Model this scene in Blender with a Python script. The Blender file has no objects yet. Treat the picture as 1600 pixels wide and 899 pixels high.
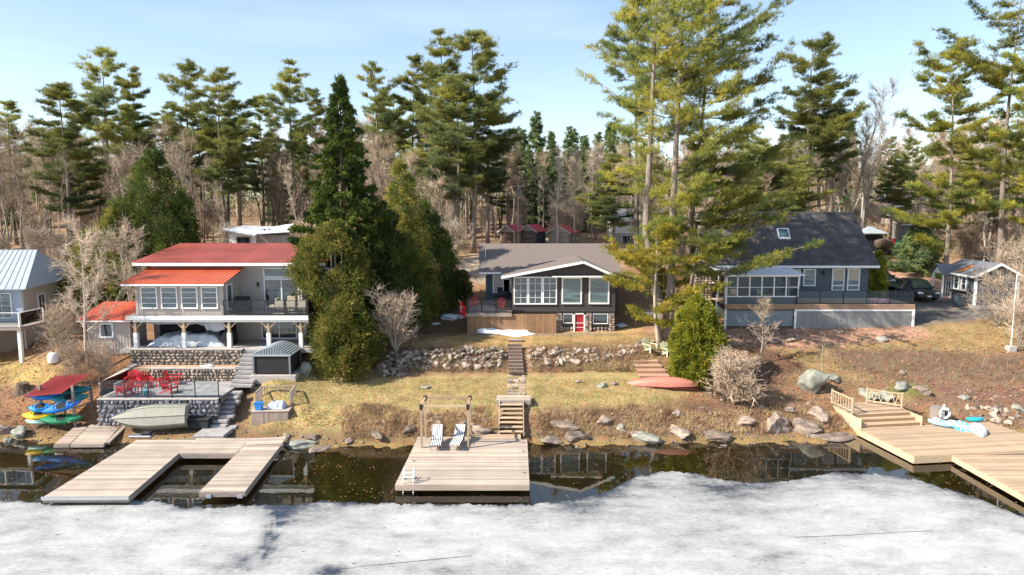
import bpy, bmesh, math, random
import numpy as np
from mathutils import Vector, Matrix, noise
R = math.radians
sc = bpy.context.scene
col = sc.collection

# ------------------------------------------------------------------ camera
F = 1067.0; PITCH = R(6.6); CZ = 13.5
cam_d = bpy.data.cameras.new('camera'); cam = bpy.data.objects.new('camera', cam_d); col.objects.link(cam)
cam.location = (0, 0, CZ); cam.rotation_euler = (R(90) - PITCH, 0, 0)
cam_d.sensor_width = 36; cam_d.lens = 36 * F / 1600; cam_d.clip_end = 5000; cam_d.clip_start = .5
sc.camera = cam

# ------------------------------------------------------------------ world and sun
SUN_AZ_VEC = (-0.90, -0.36); SUN_EL = R(39)
wd = bpy.data.worlds.new('World'); sc.world = wd; wd.use_nodes = True
nt = wd.node_tree; nt.nodes.clear()
sky = nt.nodes.new('ShaderNodeTexSky'); sky.sky_type = 'NISHITA'; sky.sun_disc = False
sky.sun_elevation = SUN_EL; sky.sun_rotation = math.atan2(SUN_AZ_VEC[0], SUN_AZ_VEC[1])
sky.air_density = 1.0; sky.dust_density = .8; sky.ozone_density = 1.6
tc = nt.nodes.new('ShaderNodeTexCoord')
mp = nt.nodes.new('ShaderNodeMapping'); mp.inputs['Scale'].default_value = (1.1, 1.1, 7)
nz = nt.nodes.new('ShaderNodeTexNoise'); nz.inputs['Scale'].default_value = 1.6; nz.inputs['Detail'].default_value = 6
rp = nt.nodes.new('ShaderNodeValToRGB'); rp.color_ramp.elements[0].position = .5; rp.color_ramp.elements[0].color = (0.0,)*3+(1,)
rp.color_ramp.elements[1].position = .78; rp.color_ramp.elements[1].color = (.22,)*3+(1,)
sx = nt.nodes.new('ShaderNodeSeparateXYZ'); mr = nt.nodes.new('ShaderNodeMapRange')
mr.inputs[1].default_value = 0.0; mr.inputs[2].default_value = .45; mr.inputs[3].default_value = 1.0; mr.inputs[4].default_value = 0.35
mm = nt.nodes.new('ShaderNodeMath'); mm.operation = 'MULTIPLY'
ad = nt.nodes.new('ShaderNodeMath'); ad.operation = 'MULTIPLY_ADD'; ad.inputs[1].default_value = .12; ad.use_clamp = True
mx = nt.nodes.new('ShaderNodeMix'); mx.data_type = 'RGBA'; mx.inputs[7].default_value = (7.6, 8.6, 9.6, 1)
bg = nt.nodes.new('ShaderNodeBackground'); bg.inputs[1].default_value = .115
wo = nt.nodes.new('ShaderNodeOutputWorld')
L = nt.links.new
L(tc.outputs['Generated'], mp.inputs[0]); L(mp.outputs[0], nz.inputs[0]); L(nz.outputs[0], rp.inputs[0])
L(tc.outputs['Generated'], sx.inputs[0]); L(sx.outputs[2], mr.inputs[0]); L(rp.outputs[0], mm.inputs[0]); L(mr.outputs[0], mm.inputs[1])
L(mr.outputs[0], ad.inputs[0]); L(mm.outputs[0], ad.inputs[2])
L(ad.outputs[0], mx.inputs[0]); L(sky.outputs[0], mx.inputs[6]); L(mx.outputs[2], bg.inputs[0]); L(bg.outputs[0], wo.inputs[0])
sd = bpy.data.lights.new('sun', 'SUN'); sun = bpy.data.objects.new('sun', sd); col.objects.link(sun)
sd.energy = 4.9; sd.angle = R(.53); sd.color = (1, .92, .79)
_v = Vector((SUN_AZ_VEC[0], SUN_AZ_VEC[1], 0)).normalized() * math.cos(SUN_EL); _v.z = math.sin(SUN_EL)
sun.rotation_euler = _v.to_track_quat('Z', 'Y').to_euler(); sun.location = (-40, -20, 60)
sc.view_settings.view_transform = 'Standard'; sc.view_settings.look = 'None'; sc.view_settings.exposure = .92; sc.view_settings.gamma = 1
sc.view_settings.use_curve_mapping = False
sc.cycles.max_bounces = 6; sc.cycles.transparent_max_bounces = 12; sc.cycles.diffuse_bounces = 3; sc.cycles.glossy_bounces = 3

# ------------------------------------------------------------------ pixel geometry of the lens
SP, CP = math.sin(PITCH), math.cos(PITCH)
def tanv(v):
    b = (449.5 - v) / F
    return (-SP + b * CP) / (CP + b * SP)
def W(u, v, D):                      # point at depth D seen at (u, v)
    b = (449.5 - v) / F; t = D / (CP + b * SP)
    return (u - 800) / F * t, D, CZ + D * tanv(v)
def G(u, v, z=0.0):                  # point at height z seen at (u, v)
    return W(u, v, (z - CZ) / tanv(v))
def Z(v, D): return CZ + D * tanv(v)
def X(u, v, D): return W(u, v, D)[0]

# ------------------------------------------------------------------ materials
def newmat(name):
    m = bpy.data.materials.new(name); m.use_nodes = True
    n = m.node_tree; b = n.nodes['Principled BSDF']
    return m, n, b
def ramp(n, src, stops):
    r = n.nodes.new('ShaderNodeValToRGB'); e = r.color_ramp.elements
    while len(e) < len(stops): e.new(.5)
    for k, (p, c) in enumerate(stops): e[k].position = p; e[k].color = tuple(c) + (1,) if len(c) == 3 else c
    n.links.new(src, r.inputs[0]); return r.outputs[0]
def nodenoise(n, scale, detail=5, rough=.6, stretch=(1, 1, 1), coord='Object'):
    t = n.nodes.new('ShaderNodeTexCoord'); m = n.nodes.new('ShaderNodeMapping'); m.inputs['Scale'].default_value = stretch
    x = n.nodes.new('ShaderNodeTexNoise'); x.inputs['Scale'].default_value = scale; x.inputs['Detail'].default_value = detail; x.inputs['Roughness'].default_value = rough
    if coord == 'World':
        g = n.nodes.new('ShaderNodeNewGeometry'); n.links.new(g.outputs['Position'], m.inputs[0])
    else: n.links.new(t.outputs[coord], m.inputs[0])
    n.links.new(m.outputs[0], x.inputs[0]); return x.outputs[0]
def addbump(n, b, src, strength, dist=.02):
    u = n.nodes.new('ShaderNodeBump'); u.inputs['Strength'].default_value = strength; u.inputs['Distance'].default_value = dist
    n.links.new(src, u.inputs['Height']); n.links.new(u.outputs[0], b.inputs['Normal'])
def hsv(n, colsrc, rnd, amt):
    h = n.nodes.new('ShaderNodeHueSaturation'); m = n.nodes.new('ShaderNodeMapRange')
    m.inputs[3].default_value = 1 - amt; m.inputs[4].default_value = 1 + amt
    n.links.new(rnd, m.inputs[0]); n.links.new(m.outputs[0], h.inputs['Value']); n.links.new(colsrc, h.inputs['Color']); return h.outputs[0]
def c3(c, k): return tuple(min(1, x * k) for x in c)
MATS = {}
def M(name, c, rough=.8, var=.25, scale=3.0, stretch=(1, 1, 1), bump=0, rnd=0, metal=0, spec=.4, c2=None, coord='Object', bscale=None):
    if name in MATS: return MATS[name]
    m, n, b = newmat(name)
    nz = nodenoise(n, scale, 6, .65, stretch, coord)
    if c2 is None: cc = ramp(n, nz, [(.3, c3(c, 1 - var)), (.7, c3(c, 1 + var))])
    else: cc = ramp(n, nz, [(.38, c), (.62, c2)])
    if rnd:
        o = n.nodes.new('ShaderNodeObjectInfo'); cc = hsv(n, cc, o.outputs['Random'], rnd)
    n.links.new(cc, b.inputs['Base Color'])
    b.inputs['Roughness'].default_value = rough; b.inputs['Metallic'].default_value = metal; b.inputs['Specular IOR Level'].default_value = spec
    if bump: addbump(n, b, nz if not bscale else nodenoise(n, bscale, 6, .7, stretch, coord), bump, .03)
    MATS[name] = m; return m
def foliage(name, stops, scale=.6, trans=.35, rough=.6, rv=.35):
    m, n, b = newmat(name)
    nz = nodenoise(n, scale, 3, .6); cc = ramp(n, nz, stops)
    g = n.nodes.new('ShaderNodeNewGeometry'); cc = hsv(n, cc, g.outputs['Random Per Island'], rv)
    o = n.nodes.new('ShaderNodeObjectInfo'); cc = hsv(n, cc, o.outputs['Random'], .28)
    d = n.nodes.new('ShaderNodeBsdfDiffuse'); t = n.nodes.new('ShaderNodeBsdfTranslucent'); x = n.nodes.new('ShaderNodeMixShader')
    x.inputs[0].default_value = trans
    n.links.new(cc, d.inputs[0]); n.links.new(cc, t.inputs[0]); n.links.new(d.outputs[0], x.inputs[1]); n.links.new(t.outputs[0], x.inputs[2])
    n.links.new(x.outputs[0], n.nodes['Material Output'].inputs[0]); n.nodes.remove(b); return m
def deckwood(name, c, rnd_, c2, seed):
    m, n, b = newmat(name); g1 = ramp(n, nodenoise(n, 5, 6, .7, (.25, 6, 6)), [(.3, c3(c, .72)), (.7, c3(c, 1.2))]); o = n.nodes.new('ShaderNodeObjectInfo')
    st = ramp(n, nodenoise(n, .55, 6, .7, (1, 1, 1), 'World'), [(.42, (0, 0, 0)), (.62, (1, 1, 1))]); mx_ = n.nodes.new('ShaderNodeMix'); mx_.data_type = 'RGBA'
    ml_ = n.nodes.new('ShaderNodeMath'); ml_.operation = 'MULTIPLY'; ml_.inputs[1].default_value = .6; n.links.new(st, ml_.inputs[0]); n.links.new(ml_.outputs[0], mx_.inputs[0])
    n.links.new(g1, mx_.inputs[6]); mx_.inputs[7].default_value = (*c2, 1); h = hsv(n, mx_.outputs[2], o.outputs['Random'], rnd_)
    h = hsv(n, h, ramp(n, nodenoise(n, 1.3, 4, .6, (.3, 3, 3), 'World'), [(.3, (0, 0, 0)), (.7, (1, 1, 1))]), .12)
    n.links.new(h, b.inputs['Base Color']); b.inputs['Roughness'].default_value = .85; b.inputs['Specular IOR Level'].default_value = .3
    addbump(n, b, nodenoise(n, 5, 6, .7, (.25, 6, 6)), .3); MATS[name] = m; return m
WOOD = deckwood('weathered_dock_wood', (.44, .345, .275), .24, (.32, .25, .21), 1)
WOODP = deckwood('pale_dock_wood', (.45, .375, .30), .24, (.36, .29, .25), 2)
WOODY = deckwood('yellow_lumber', (.47, .34, .225), .22, (.38, .28, .20), 3)
WOODF = M('fresh_lumber', (.50, .375, .245), .8, .16, 6, (1, 4, 1), .2, .12)
WOODB = M('brown_skirt_wood', (.30, .175, .095), .8, .3, 5, (6, 6, .5), .2, .18)
WOODD = M('dark_old_wood', (.13, .09, .07), .9, .3, 5, (1, 1, 1), .3, .2)
WOODG = M('grey_old_wood', (.30, .25, .22), .9, .3, 5, (.5, 4, 4), .3, .2)
BARK = M('pine_bark', (.17, .13, .105), .95, .45, 3, (3, 3, .7), .8, .15, c2=(.30, .245, .20))
BARKD = M('dark_bark', (.12, .095, .078), .95, .4, 3, (3, 3, .7), .6, .2)
BARKG = M('grey_bark', (.36, .305, .25), .95, .3, 3, (3, 3, .7), .5, .25)
BARKP = M('pale_bark', (.45, .40, .34), .9, .2, 3, (3, 3, .7), .4, .15)
TWIG = M('twig_brown', (.44, .34, .245), .95, .4, .25, (1, 1, 1), 0, .25)
TWIGG = M('twig_grey', (.52, .43, .33), .95, .25, .4, (1, 1, 1), 0, .2)
WHITE = M('white_trim', (.78, .78, .77), .6, .06, 3)
CREAM = M('cream_siding', (.42, .38, .335), .75, .07, 4)
GREIGE = M('greige_siding', (.44, .39, .345), .75, .08, 4)
BROWNS = M('charcoal_brown_siding', (.060, .050, .048), .65, .12, 6, (1, 1, 1), .05)
BLUES = M('navy_siding', (.055, .080, .105), .7, .12, 5)
SLATE = M('slate_blue_siding', (.085, .105, .12), .7, .12, 5)
PALEB = M('pale_grey_skirt', (.225, .23, .225), .75, .12, 5, (4, 4, 1), .1, .1)
PALEB2 = M('pale_blue_siding', (.36, .42, .50), .75, .08, 5)
RED = M('red_metal_roof', (.36, .09, .07), .42, .3, .5, spec=.5)
REDD = M('dark_red_metal', (.26, .03, .03), .45, .2, 1.5)
REDO = M('orange_red_metal', (.50, .10, .045), .4, .25, .6)
SILV = M('silver_metal_roof', (.37, .41, .45), .4, .06, .8, spec=.5)
SHING = M('brown_shingle', (.17, .14, .125), .95, .3, 9, (1, 1, 2), .5)
SHINGD = M('charcoal_shingle', (.075, .070, .072), .93, .45, 1.2, (1, 1, 2), .5)
SHINGG = M('grey_shingle', (.14, .15, .165), .93, .3, 8, (1, 1, 2), .5)
BLACK = M('black_metal', (.018, .018, .02), .45, .1, 3)
BLACKP = M('black_fabric', (.022, .022, .025), .85, .3, 3, bump=.3)
GREYM = M('grey_metal', (.22, .23, .25), .4, .1, 3, metal=.5)
ALU = M('aluminium', (.55, .57, .60), .35, .08, 3, metal=.7)
CONC = M('concrete', (.40, .37, .34), .9, .2, 3, bump=.3)
SLAB = M('patio_slabs', (.30, .285, .28), .9, .3, 2.2, bump=.3, rnd=.1)
STONE = M('field_stone', (.225, .185, .155), .9, .4, 2.5, bump=.7, rnd=.55, c2=(.26, .21, .16))
STONEP = M('pinkish_field_stone', (.27, .215, .18), .9, .3, 2.5, bump=.7, rnd=.55, c2=(.33, .26, .20))
STONEB = M('shade_blue_wall_stone', (.16, .165, .19), .9, .4, 5, bump=.5, rnd=.6)  # blue skylight of the shaded patio wall is put into this colour
MORT = M('mortar', (.19, .172, .16), .95, .3, 3, bump=.3)
ROCK = M('granite_boulder', (.13, .10, .085), .93, .4, 2.2, bump=.7, rnd=.35, c2=(.30, .235, .185))
ROCKL = M('lichen_boulder', (.16, .17, .145), .93, .4, 2.0, bump=.7, c2=(.33, .315, .27))
SNOW = M('old_snow', (.80, .82, .86), .7, .05, 2, bump=.5)
REDP = M('red_plastic', (.55, .02, .03), .5, .1, 3)
REDQ = M('crimson_plastic', (.42, .02, .04), .5, .1, 3)
CREAMP = M('pale_yellow_plastic', (.66, .66, .42), .5, .06, 3)
TEAL = M('teal_plastic', (.02, .20, .22), .4, .3, 3)
BLUEP = M('blue_plastic', (.02, .20, .62), .4, .2, 3)
YEL = M('yellow_plastic', (.75, .47, .02), .4, .15, 3)
GRN = M('green_plastic', (.02, .22, .10), .4, .2, 3)
WHP = M('white_plastic', (.78, .80, .82), .4, .04, 3)
LBLUE = M('light_blue_plastic', (.16, .45, .68), .45, .2, 3, c2=(.5, .7, .85))
CANOE = M('faded_red_canoe', (.44, .17, .125), .5, .12, 1.5)
BOATG = M('sage_boat_paint', (.30, .295, .245), .6, .12, 2)
TARP = M('grey_tarp', (.42, .46, .50), .55, .25, 2.5, bump=.8)
TARPB = M('black_tarp', (.03, .03, .035), .6, .4, 2.5, bump=.8)
WICK = M('beige_cushion', (.48, .40, .31), .85, .1, 3)
SLATR = M('grey_louvre_roof', (.34, .39, .43), .5, .08, 3)
HEDGE = foliage('hedge_cedar_leaf', [(.33, (.06, .10, .018)), (.46, (.22, .25, .034)), (.62, (.50, .47, .065))], 1.8)
CEDAR = foliage('cedar_leaf', [(.32, (.065, .095, .028)), (.48, (.19, .21, .05)), (.6, (.38, .33, .085)), (.8, (.46, .30, .11))], 1.15, .3)
CEDARD = foliage('dark_cedar_leaf', [(.33, (.032, .056, .018)), (.56, (.11, .14, .036)), (.76, (.25, .23, .06))], .5, .25)
SPRUCE = foliage('spruce_needles', [(.35, (.038, .068, .024)), (.56, (.11, .15, .034)), (.8, (.24, .25, .045))], .6, .2)
PINE = foliage('pine_needles', [(.28, (.085, .14, .075)), (.42, (.20, .24, .07)), (.56, (.40, .38, .075)), (.8, (.55, .45, .09))], .32, .5)
PINEY = foliage('yellowing_pine_needles', [(.3, (.12, .15, .04)), (.45, (.28, .27, .05)), (.6, (.46, .36, .06)), (.8, (.60, .30, .07))], .5, .4)
PINEB = foliage('forest_pine_needles', [(.30, (.085, .13, .085)), (.48, (.22, .25, .085)), (.66, (.43, .40, .10))], .16, .5)
FIR = foliage('far_fir_needles', [(.3, (.11, .16, .09)), (.55, (.20, .26, .10)), (.8, (.32, .36, .11))], .3, .3)
DEAD = foliage('dead_grass', [(.28, (.17, .11, .075)), (.45, (.34, .23, .145)), (.58, (.46, .34, .20)), (.75, (.30, .30, .12))], .9, .3)
LAWNG = foliage('short_lawn_grass', [(.3, (.25, .22, .075)), (.48, (.37, .295, .13)), (.6, (.47, .36, .20)), (.75, (.40, .26, .15))], .45, .3)
LEAF = foliage('fallen_leaves', [(.3, (.22, .11, .05)), (.55, (.42, .23, .11)), (.8, (.58, .38, .22))], 2.5, .2)

def glassmat(name, tint=(.02, .035, .045), bump=.06, spec=.9, sc_=1.6):
    m, n, b = newmat(name)
    nz = nodenoise(n, 1.3, 3, .6, (.4, .4, 3)); cc = ramp(n, nz, [(.35, c3(tint, .5)), (.7, c3(tint, 2.2))])
    n.links.new(cc, b.inputs['Base Color']); b.inputs['Roughness'].default_value = .03; b.inputs['Specular IOR Level'].default_value = spec
    b.inputs['Coat Weight'].default_value = .6; b.inputs['Coat Roughness'].default_value = .02; b.inputs['IOR'].default_value = 1.6
    addbump(n, b, nodenoise(n, sc_, 2, .5, (.5, .5, 2.4)), bump, .1); MATS[name] = m; return m
GLASS = glassmat('window_glass'); GLASSG = glassmat('sea_green_glass', (.045, .085, .085), .08)
def clearglass():
    m, n, b = newmat('rail_glass')
    t = n.nodes.new('ShaderNodeBsdfTransparent'); g = n.nodes.new('ShaderNodeBsdfGlossy'); x = n.nodes.new('ShaderNodeMixShader'); f = n.nodes.new('ShaderNodeFresnel')
    t.inputs[0].default_value = (.90, .93, .94, 1); g.inputs['Roughness'].default_value = .03; f.inputs[0].default_value = 1.42
    n.links.new(f.outputs[0], x.inputs[0]); n.links.new(t.outputs[0], x.inputs[1]); n.links.new(g.outputs[0], x.inputs[2])
    n.links.new(x.outputs[0], n.nodes['Material Output'].inputs[0]); n.nodes.remove(b); return m
CLEAR = clearglass()

# ------------------------------------------------------------------ mesh helpers
def link(o, parent=None):
    col.objects.link(o)
    if parent is not None: o.parent = parent
    return o
def tag(o, label=None, cat=None, group=None, kind=None):
    if label: o['label'] = label
    if cat: o['category'] = cat
    if group: o['group'] = group
    if kind or cat: o['kind'] = kind or 'thing'
    return o
def thing(name, label, cat, loc=(0, 0, 0), rz=0, group=None):
    o = bpy.data.objects.new(name, None); o.empty_display_size = .3; link(o); o.location = loc; o.rotation_euler.z = rz
    return tag(o, label, cat, group)
class MB:
    def __init__(s, T=None): s.v = []; s.f = []; s.T = T; s.smooth = False
    def add(s, vs, fs):
        k = len(s.v)
        s.v += [tuple(s.T @ Vector(p)) if s.T is not None else tuple(p) for p in vs]
        s.f += [tuple(i + k for i in f) for f in fs]; return s
    def box(s, x0, x1, y0, y1, z0, z1):
        return s.add([(x0, y0, z0), (x1, y0, z0), (x1, y1, z0), (x0, y1, z0), (x0, y0, z1), (x1, y0, z1), (x1, y1, z1), (x0, y1, z1)],
                     [(0, 3, 2, 1), (4, 5, 6, 7), (0, 1, 5, 4), (1, 2, 6, 5), (2, 3, 7, 6), (3, 0, 4, 7)])
    def slab(s, quad, th):           # quad of 4 top points, thickness straight down
        b = [(p[0], p[1], p[2] - th) for p in quad]
        return s.add(list(quad) + b, [(0, 1, 2, 3), (7, 6, 5, 4), (0, 4, 5, 1), (1, 5, 6, 2), (2, 6, 7, 3), (3, 7, 4, 0)])
    def prism(s, pts, axis, a, b):   # polygon in the plane across axis, extruded a..b
        n = len(pts)
        def q(p, t): return {'y': (p[0], t, p[1]), 'x': (t, p[0], p[1]), 'z': (p[0], p[1], t)}[axis]
        return s.add([q(p, a) for p in pts] + [q(p, b) for p in pts],
                     [tuple(range(n)), tuple(range(2 * n - 1, n - 1, -1))] + [(i, i + n, (i + 1) % n + n, (i + 1) % n) for i in range(n)])
    def bar(s, p0, p1, w, h=None, up=(0, 0, 1)):
        h = h or w; p0 = Vector(p0); p1 = Vector(p1); d = (p1 - p0).normalized(); u = Vector(up)
        if abs(d.dot(u)) > .98: u = Vector((0, 1, 0))
        r = d.cross(u).normalized(); u = r.cross(d)
        vs = [p + r * a * w / 2 + u * b * h / 2 for p in (p0, p1) for a, b in ((-1, -1), (1, -1), (1, 1), (-1, 1))]
        return s.add(vs, [(0, 1, 2, 3), (7, 6, 5, 4), (0, 4, 5, 1), (1, 5, 6, 2), (2, 6, 7, 3), (3, 7, 4, 0)])
    def tube(s, pts, rs, n=6, cap=True):
        vs = []; fs = []; m = len(pts)
        for i, p in enumerate(pts):
            p = Vector(p); a = Vector(pts[max(0, i - 1)]); b = Vector(pts[min(m - 1, i + 1)]); d = (b - a)
            d = d.normalized() if d.length > 1e-9 else Vector((0, 0, 1))
            u = Vector((1, 0, 0)) if abs(d.x) < .8 else Vector((0, 1, 0)); r = d.cross(u).normalized(); u = d.cross(r)
            rr = rs[i] if isinstance(rs, (list, tuple)) else rs
            vs += [p + (r * math.cos(2 * math.pi * k / n) + u * math.sin(2 * math.pi * k / n)) * rr for k in range(n)]
        for i in range(m - 1): fs += [(i * n + k, i * n + (k + 1) % n, (i + 1) * n + (k + 1) % n, (i + 1) * n + k) for k in range(n)]
        if cap: fs += [tuple(range(n - 1, -1, -1)), tuple(range((m - 1) * n, m * n))]
        return s.add(vs, fs)
    def disc(s, c, r, h, n=16, axis='z', r2=None):
        c = Vector(c); e = {'z': Vector((0, 0, h)), 'y': Vector((0, h, 0)), 'x': Vector((h, 0, 0))}[axis]
        return s.tube([c, c + e], [r, r if r2 is None else r2], n)
    def mesh(s, name):
        me = bpy.data.meshes.new(name); me.from_pydata(s.v, [], s.f); me.update(); return me
    def build(s, name, mat, parent=None, smooth=False, bevel=0, seg=1):
        me = s.mesh(name)
        bm = bmesh.new(); bm.from_mesh(me); bmesh.ops.recalc_face_normals(bm, faces=bm.faces)
        if bevel: bmesh.ops.bevel(bm, geom=[e for e in bm.edges if e.calc_face_angle(0) > .5], offset=bevel, segments=seg, affect='EDGES', clamp_overlap=True)
        bm.to_mesh(me); bm.free()
        if smooth: me.polygons.foreach_set('use_smooth', [True] * len(me.polygons))
        me.materials.append(mat); return link(bpy.data.objects.new(name, me), parent)
def B(name, mat, parent, *dims, T=None, bevel=0):
    return MB(T).box(*dims).build(name, mat, parent, bevel=bevel)
def copy_tree(o, parent=None):
    c = o.copy(); col.objects.link(c)
    if parent is not None: c.parent = parent
    for ch in o.children: copy_tree(ch, c)
    return c
def inst(name, me, parent, loc, rot=(0, 0, 0), scl=(1, 1, 1)):
    o = bpy.data.objects.new(name, me); col.objects.link(o); o.parent = parent
    o.location = loc; o.rotation_euler = rot; o.scale = scl; return o
def npmesh(name, V, Fc, mat, parent=None, smooth=False):
    """V (n,3) array, Fc (m,k) array."""
    me = bpy.data.meshes.new(name); V = np.asarray(V, np.float32); Fc = np.asarray(Fc, np.int32); m, k = Fc.shape
    me.vertices.add(len(V)); me.vertices.foreach_set('co', V.ravel())
    me.loops.add(m * k); me.loops.foreach_set('vertex_index', Fc.ravel())
    me.polygons.add(m); me.polygons.foreach_set('loop_start', np.arange(m, dtype=np.int32) * k); me.polygons.foreach_set('loop_total', np.full(m, k, np.int32))
    if smooth: me.polygons.foreach_set('use_smooth', np.ones(m, bool))
    me.update(calc_edges=True); me.materials.append(mat)
    return link(bpy.data.objects.new(name, me), parent)
def rock_mesh(seed, sub=2, flat=.0, rough=.38, mat=None, cuts=6):
    rnd = random.Random(seed); bm = bmesh.new(); bmesh.ops.create_icosphere(bm, subdivisions=sub, radius=1)
    pl = [(Vector((rnd.uniform(-1, 1), rnd.uniform(-1, 1), rnd.uniform(-1, 1))).normalized(), rnd.uniform(.42, .8)) for _ in range(cuts)]
    off = Vector((seed * 3.7, seed * 1.3, 0))
    for v in bm.verts:
        p = v.co.copy()
        for nrm, d in pl:
            q = p.dot(nrm)
            if q > d: p -= nrm * (q - d) * .85
        p *= 1 + rough * noise.noise(p * 1.6 + off) + (rough * .4 * noise.noise(p * 5 + off) if sub > 2 else 0)
        if p.z < -flat and flat: p.z = -flat
        v.co = p
    me = bpy.data.meshes.new('stone'); bm.to_mesh(me); bm.free()
    if sub > 2: me.polygons.foreach_set('use_smooth', [True] * len(me.polygons))
    if mat: me.materials.append(mat)
    return me
STONES = {m.name: [rock_mesh(i, 2, mat=m) for i in range(7)] for m in (STONE, STONEP, STONEB)}
for _k in STONES.values():
    for _m in _k: _m.name = 'stone'

# ------------------------------------------------------------------ terrain
COLS = {
 -500: [(38, 0), (42, 1.0), (50, 2.5), (62, 4.5), (75, 7.5), (100, 10.0)],
 0:    [(38.8, 0), (40.6, .7), (45, 1.9), (50, 2.65), (60, 3.6), (75, 7.6), (100, 10.0)],
 120:  [(38.7, 0), (40.6, .45), (43, 1.9), (46, 3.6), (50, 3.9), (60, 4.2), (75, 7.6), (100, 10.2)],
 190:  [(38.5, 0), (39.6, .42), (40.2, .5), (44.2, 2.0), (45.6, 2.8), (46.3, 3.8), (57, 3.9), (64, 5.4), (75, 7.8), (100, 10.2)],
 375:  [(38.3, 0), (39.4, .45), (40.2, .5), (44.2, 2.0), (45.4, 2.9), (46.2, 3.85), (57, 3.9), (64, 5.4), (75, 7.8), (100, 10.2)],
 432:  [(38.0, 0), (39.2, .5), (42.5, 2.3), (45, 3.0), (47, 3.7), (54, 3.9), (62, 5.0), (75, 8.0), (100, 10.3)],
 520:  [(37.9, 0), (39.3, .9), (44, 2.1), (48.5, 3.45), (54, 3.65), (62, 4.8), (75, 8.0), (100, 10.3)],
 600:  [(38.2, 0), (39.3, .9), (40.6, 1.6), (45.6, 2.15), (46.2, 2.3), (48.2, 3.45), (54, 3.6), (63, 4.8), (71, 7.6), (80, 9.1), (100, 10.3)],
 800:  [(38.4, 0), (39.3, .9), (40.8, 1.65), (45.6, 2.15), (46.2, 2.3), (48.2, 3.45), (54, 3.6), (63, 5.0), (71, 7.9), (80, 9.2), (100, 10.3)],
 1000: [(38.2, 0), (40, .8), (41.7, 1.6), (46, 2.35), (46.6, 2.5), (48.2, 3.45), (54, 3.7), (63, 5.4), (71, 7.8), (80, 9.0), (100, 10.3)],
 1060: [(38.5, 0), (41, 1.1), (43, 1.75), (46.2, 2.55), (47.8, 2.87), (50, 3.6), (55, 3.9), (63, 5.4), (75, 8.2), (100, 10.3)],
 1150: [(38.5, 0), (40, .4), (45, 2.0), (53, 4.15), (58, 4.4), (66, 6.2), (75, 8.2), (100, 10.3)],
 1280: [(38.5, 0), (40, .3), (42, .9), (45, 1.8), (53, 4.12), (58, 4.6), (66, 6.2), (75, 8.3), (100, 10.3)],
 1340: [(39.5, 0), (41, .3), (43, 1.0), (46, 2.0), (53, 4.2), (57.5, 5.2), (62, 5.8), (75, 8.3), (100, 10.3)],
 1450: [(41.3, 0), (42.5, .6), (47, 2.3), (53, 4.35), (57, 5.5), (62, 5.9), (75, 8.3), (100, 10.3)],
 1600: [(40.2, 0), (42, .6), (47, 2.4), (53, 4.6), (57, 5.65), (62, 6.0), (75, 8.2), (100, 10.2)],
 2100: [(40, 0), (42, .6), (53, 4.4), (62, 6.0), (75, 8.2), (100, 10.2)]}
DG = np.concatenate([np.arange(-60, 20, 4.0), np.arange(20, 110, .25), np.arange(110, 905, 15.0)])
UC = np.array(sorted(COLS)); TAB = []
for u in UC:
    p = COLS[u]; s = p[0][0]
    p = [(-60, -6), (s - 14, -2.2), (s - 7.5, -.8), (s - 4.5, -.36), (s - 2, -.2)] + p + [(150, 12.8), (300, 17), (900, 24)]
    z = np.interp(DG, [a for a, _ in p], [b for _, b in p])
    k = np.ones(5) / 5; zs = np.convolve(np.pad(z, 2, 'edge'), k, 'valid'); m = (DG > 21) & (DG < 108)
    TAB.append(np.where(m, zs, z))
TAB = np.array(TAB)
def gz_np(x, y):
    ye = np.maximum(y, 24.0); u = 800 + F * x / ye * .975
    u = np.clip(u, UC[0], UC[-1] - 1e-3); i = np.clip(np.searchsorted(UC, u, 'right') - 1, 0, len(UC) - 2)
    t = (u - UC[i]) / (UC[i + 1] - UC[i]); t = t * t * (3 - 2 * t)
    j = np.clip(np.searchsorted(DG, y, 'right') - 1, 0, len(DG) - 2); s = np.clip((y - DG[j]) / (DG[j + 1] - DG[j]), 0, 1)
    a = TAB[i, j] * (1 - s) + TAB[i, j + 1] * s; b = TAB[i + 1, j] * (1 - s) + TAB[i + 1, j + 1] * s
    return a * (1 - t) + b * t
def lump(x, y):
    return (.5 * np.sin(x * 1.7 + 1.3 * np.sin(y * .9)) * np.sin(y * 1.9 + .7 * np.sin(x * 1.1)) + .3 * np.sin(x * 4.1 + y * 2.3) * np.sin(y * 3.7 - x * 1.3)
            + .2 * np.sin(x * 9.1 - y * 5.3) * np.sin(y * 8.7 + x * 3.3))
def gz_full(x, y):
    z = gz_np(x, y); amp = np.where((z > -.4) & (z < 1.5) & (y < 50), .16, .05) * np.clip((150 - y) / 50, 0, 1)
    u = 800 + F * x / np.maximum(y, 24) * .975
    amp = np.where((u > 140) & (u < 410) & (y < 58), .02, amp)
    return z + amp * lump(x, y)
def gz(x, y): return float(gz_full(np.array([float(x)]), np.array([float(y)]))[0])
def uv_of(x, y, z):
    d = y; h = z - CZ
    f = d * CP - h * SP; up = d * SP + h * CP
    f = np.maximum(f, .1)
    return 800 + F * x / f, 449.5 - F * up / f
def inpoly(u, v, poly):
    r = np.zeros(u.shape, bool); n = len(poly)
    for i in range(n):
        x1, y1 = poly[i]; x2, y2 = poly[(i + 1) % n]
        if y1 == y2: continue
        r ^= ((y1 > v) != (y2 > v)) & (u < (x2 - x1) * (v - y1) / (y2 - y1) + x1)
    return r
def grow(lo, hi, step, out, k, far):
    a = list(np.arange(lo, hi + 1e-6, step)); s = step; x = a[-1]
    while x < far: s *= k; x += s; a.append(x)
    return a
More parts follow.
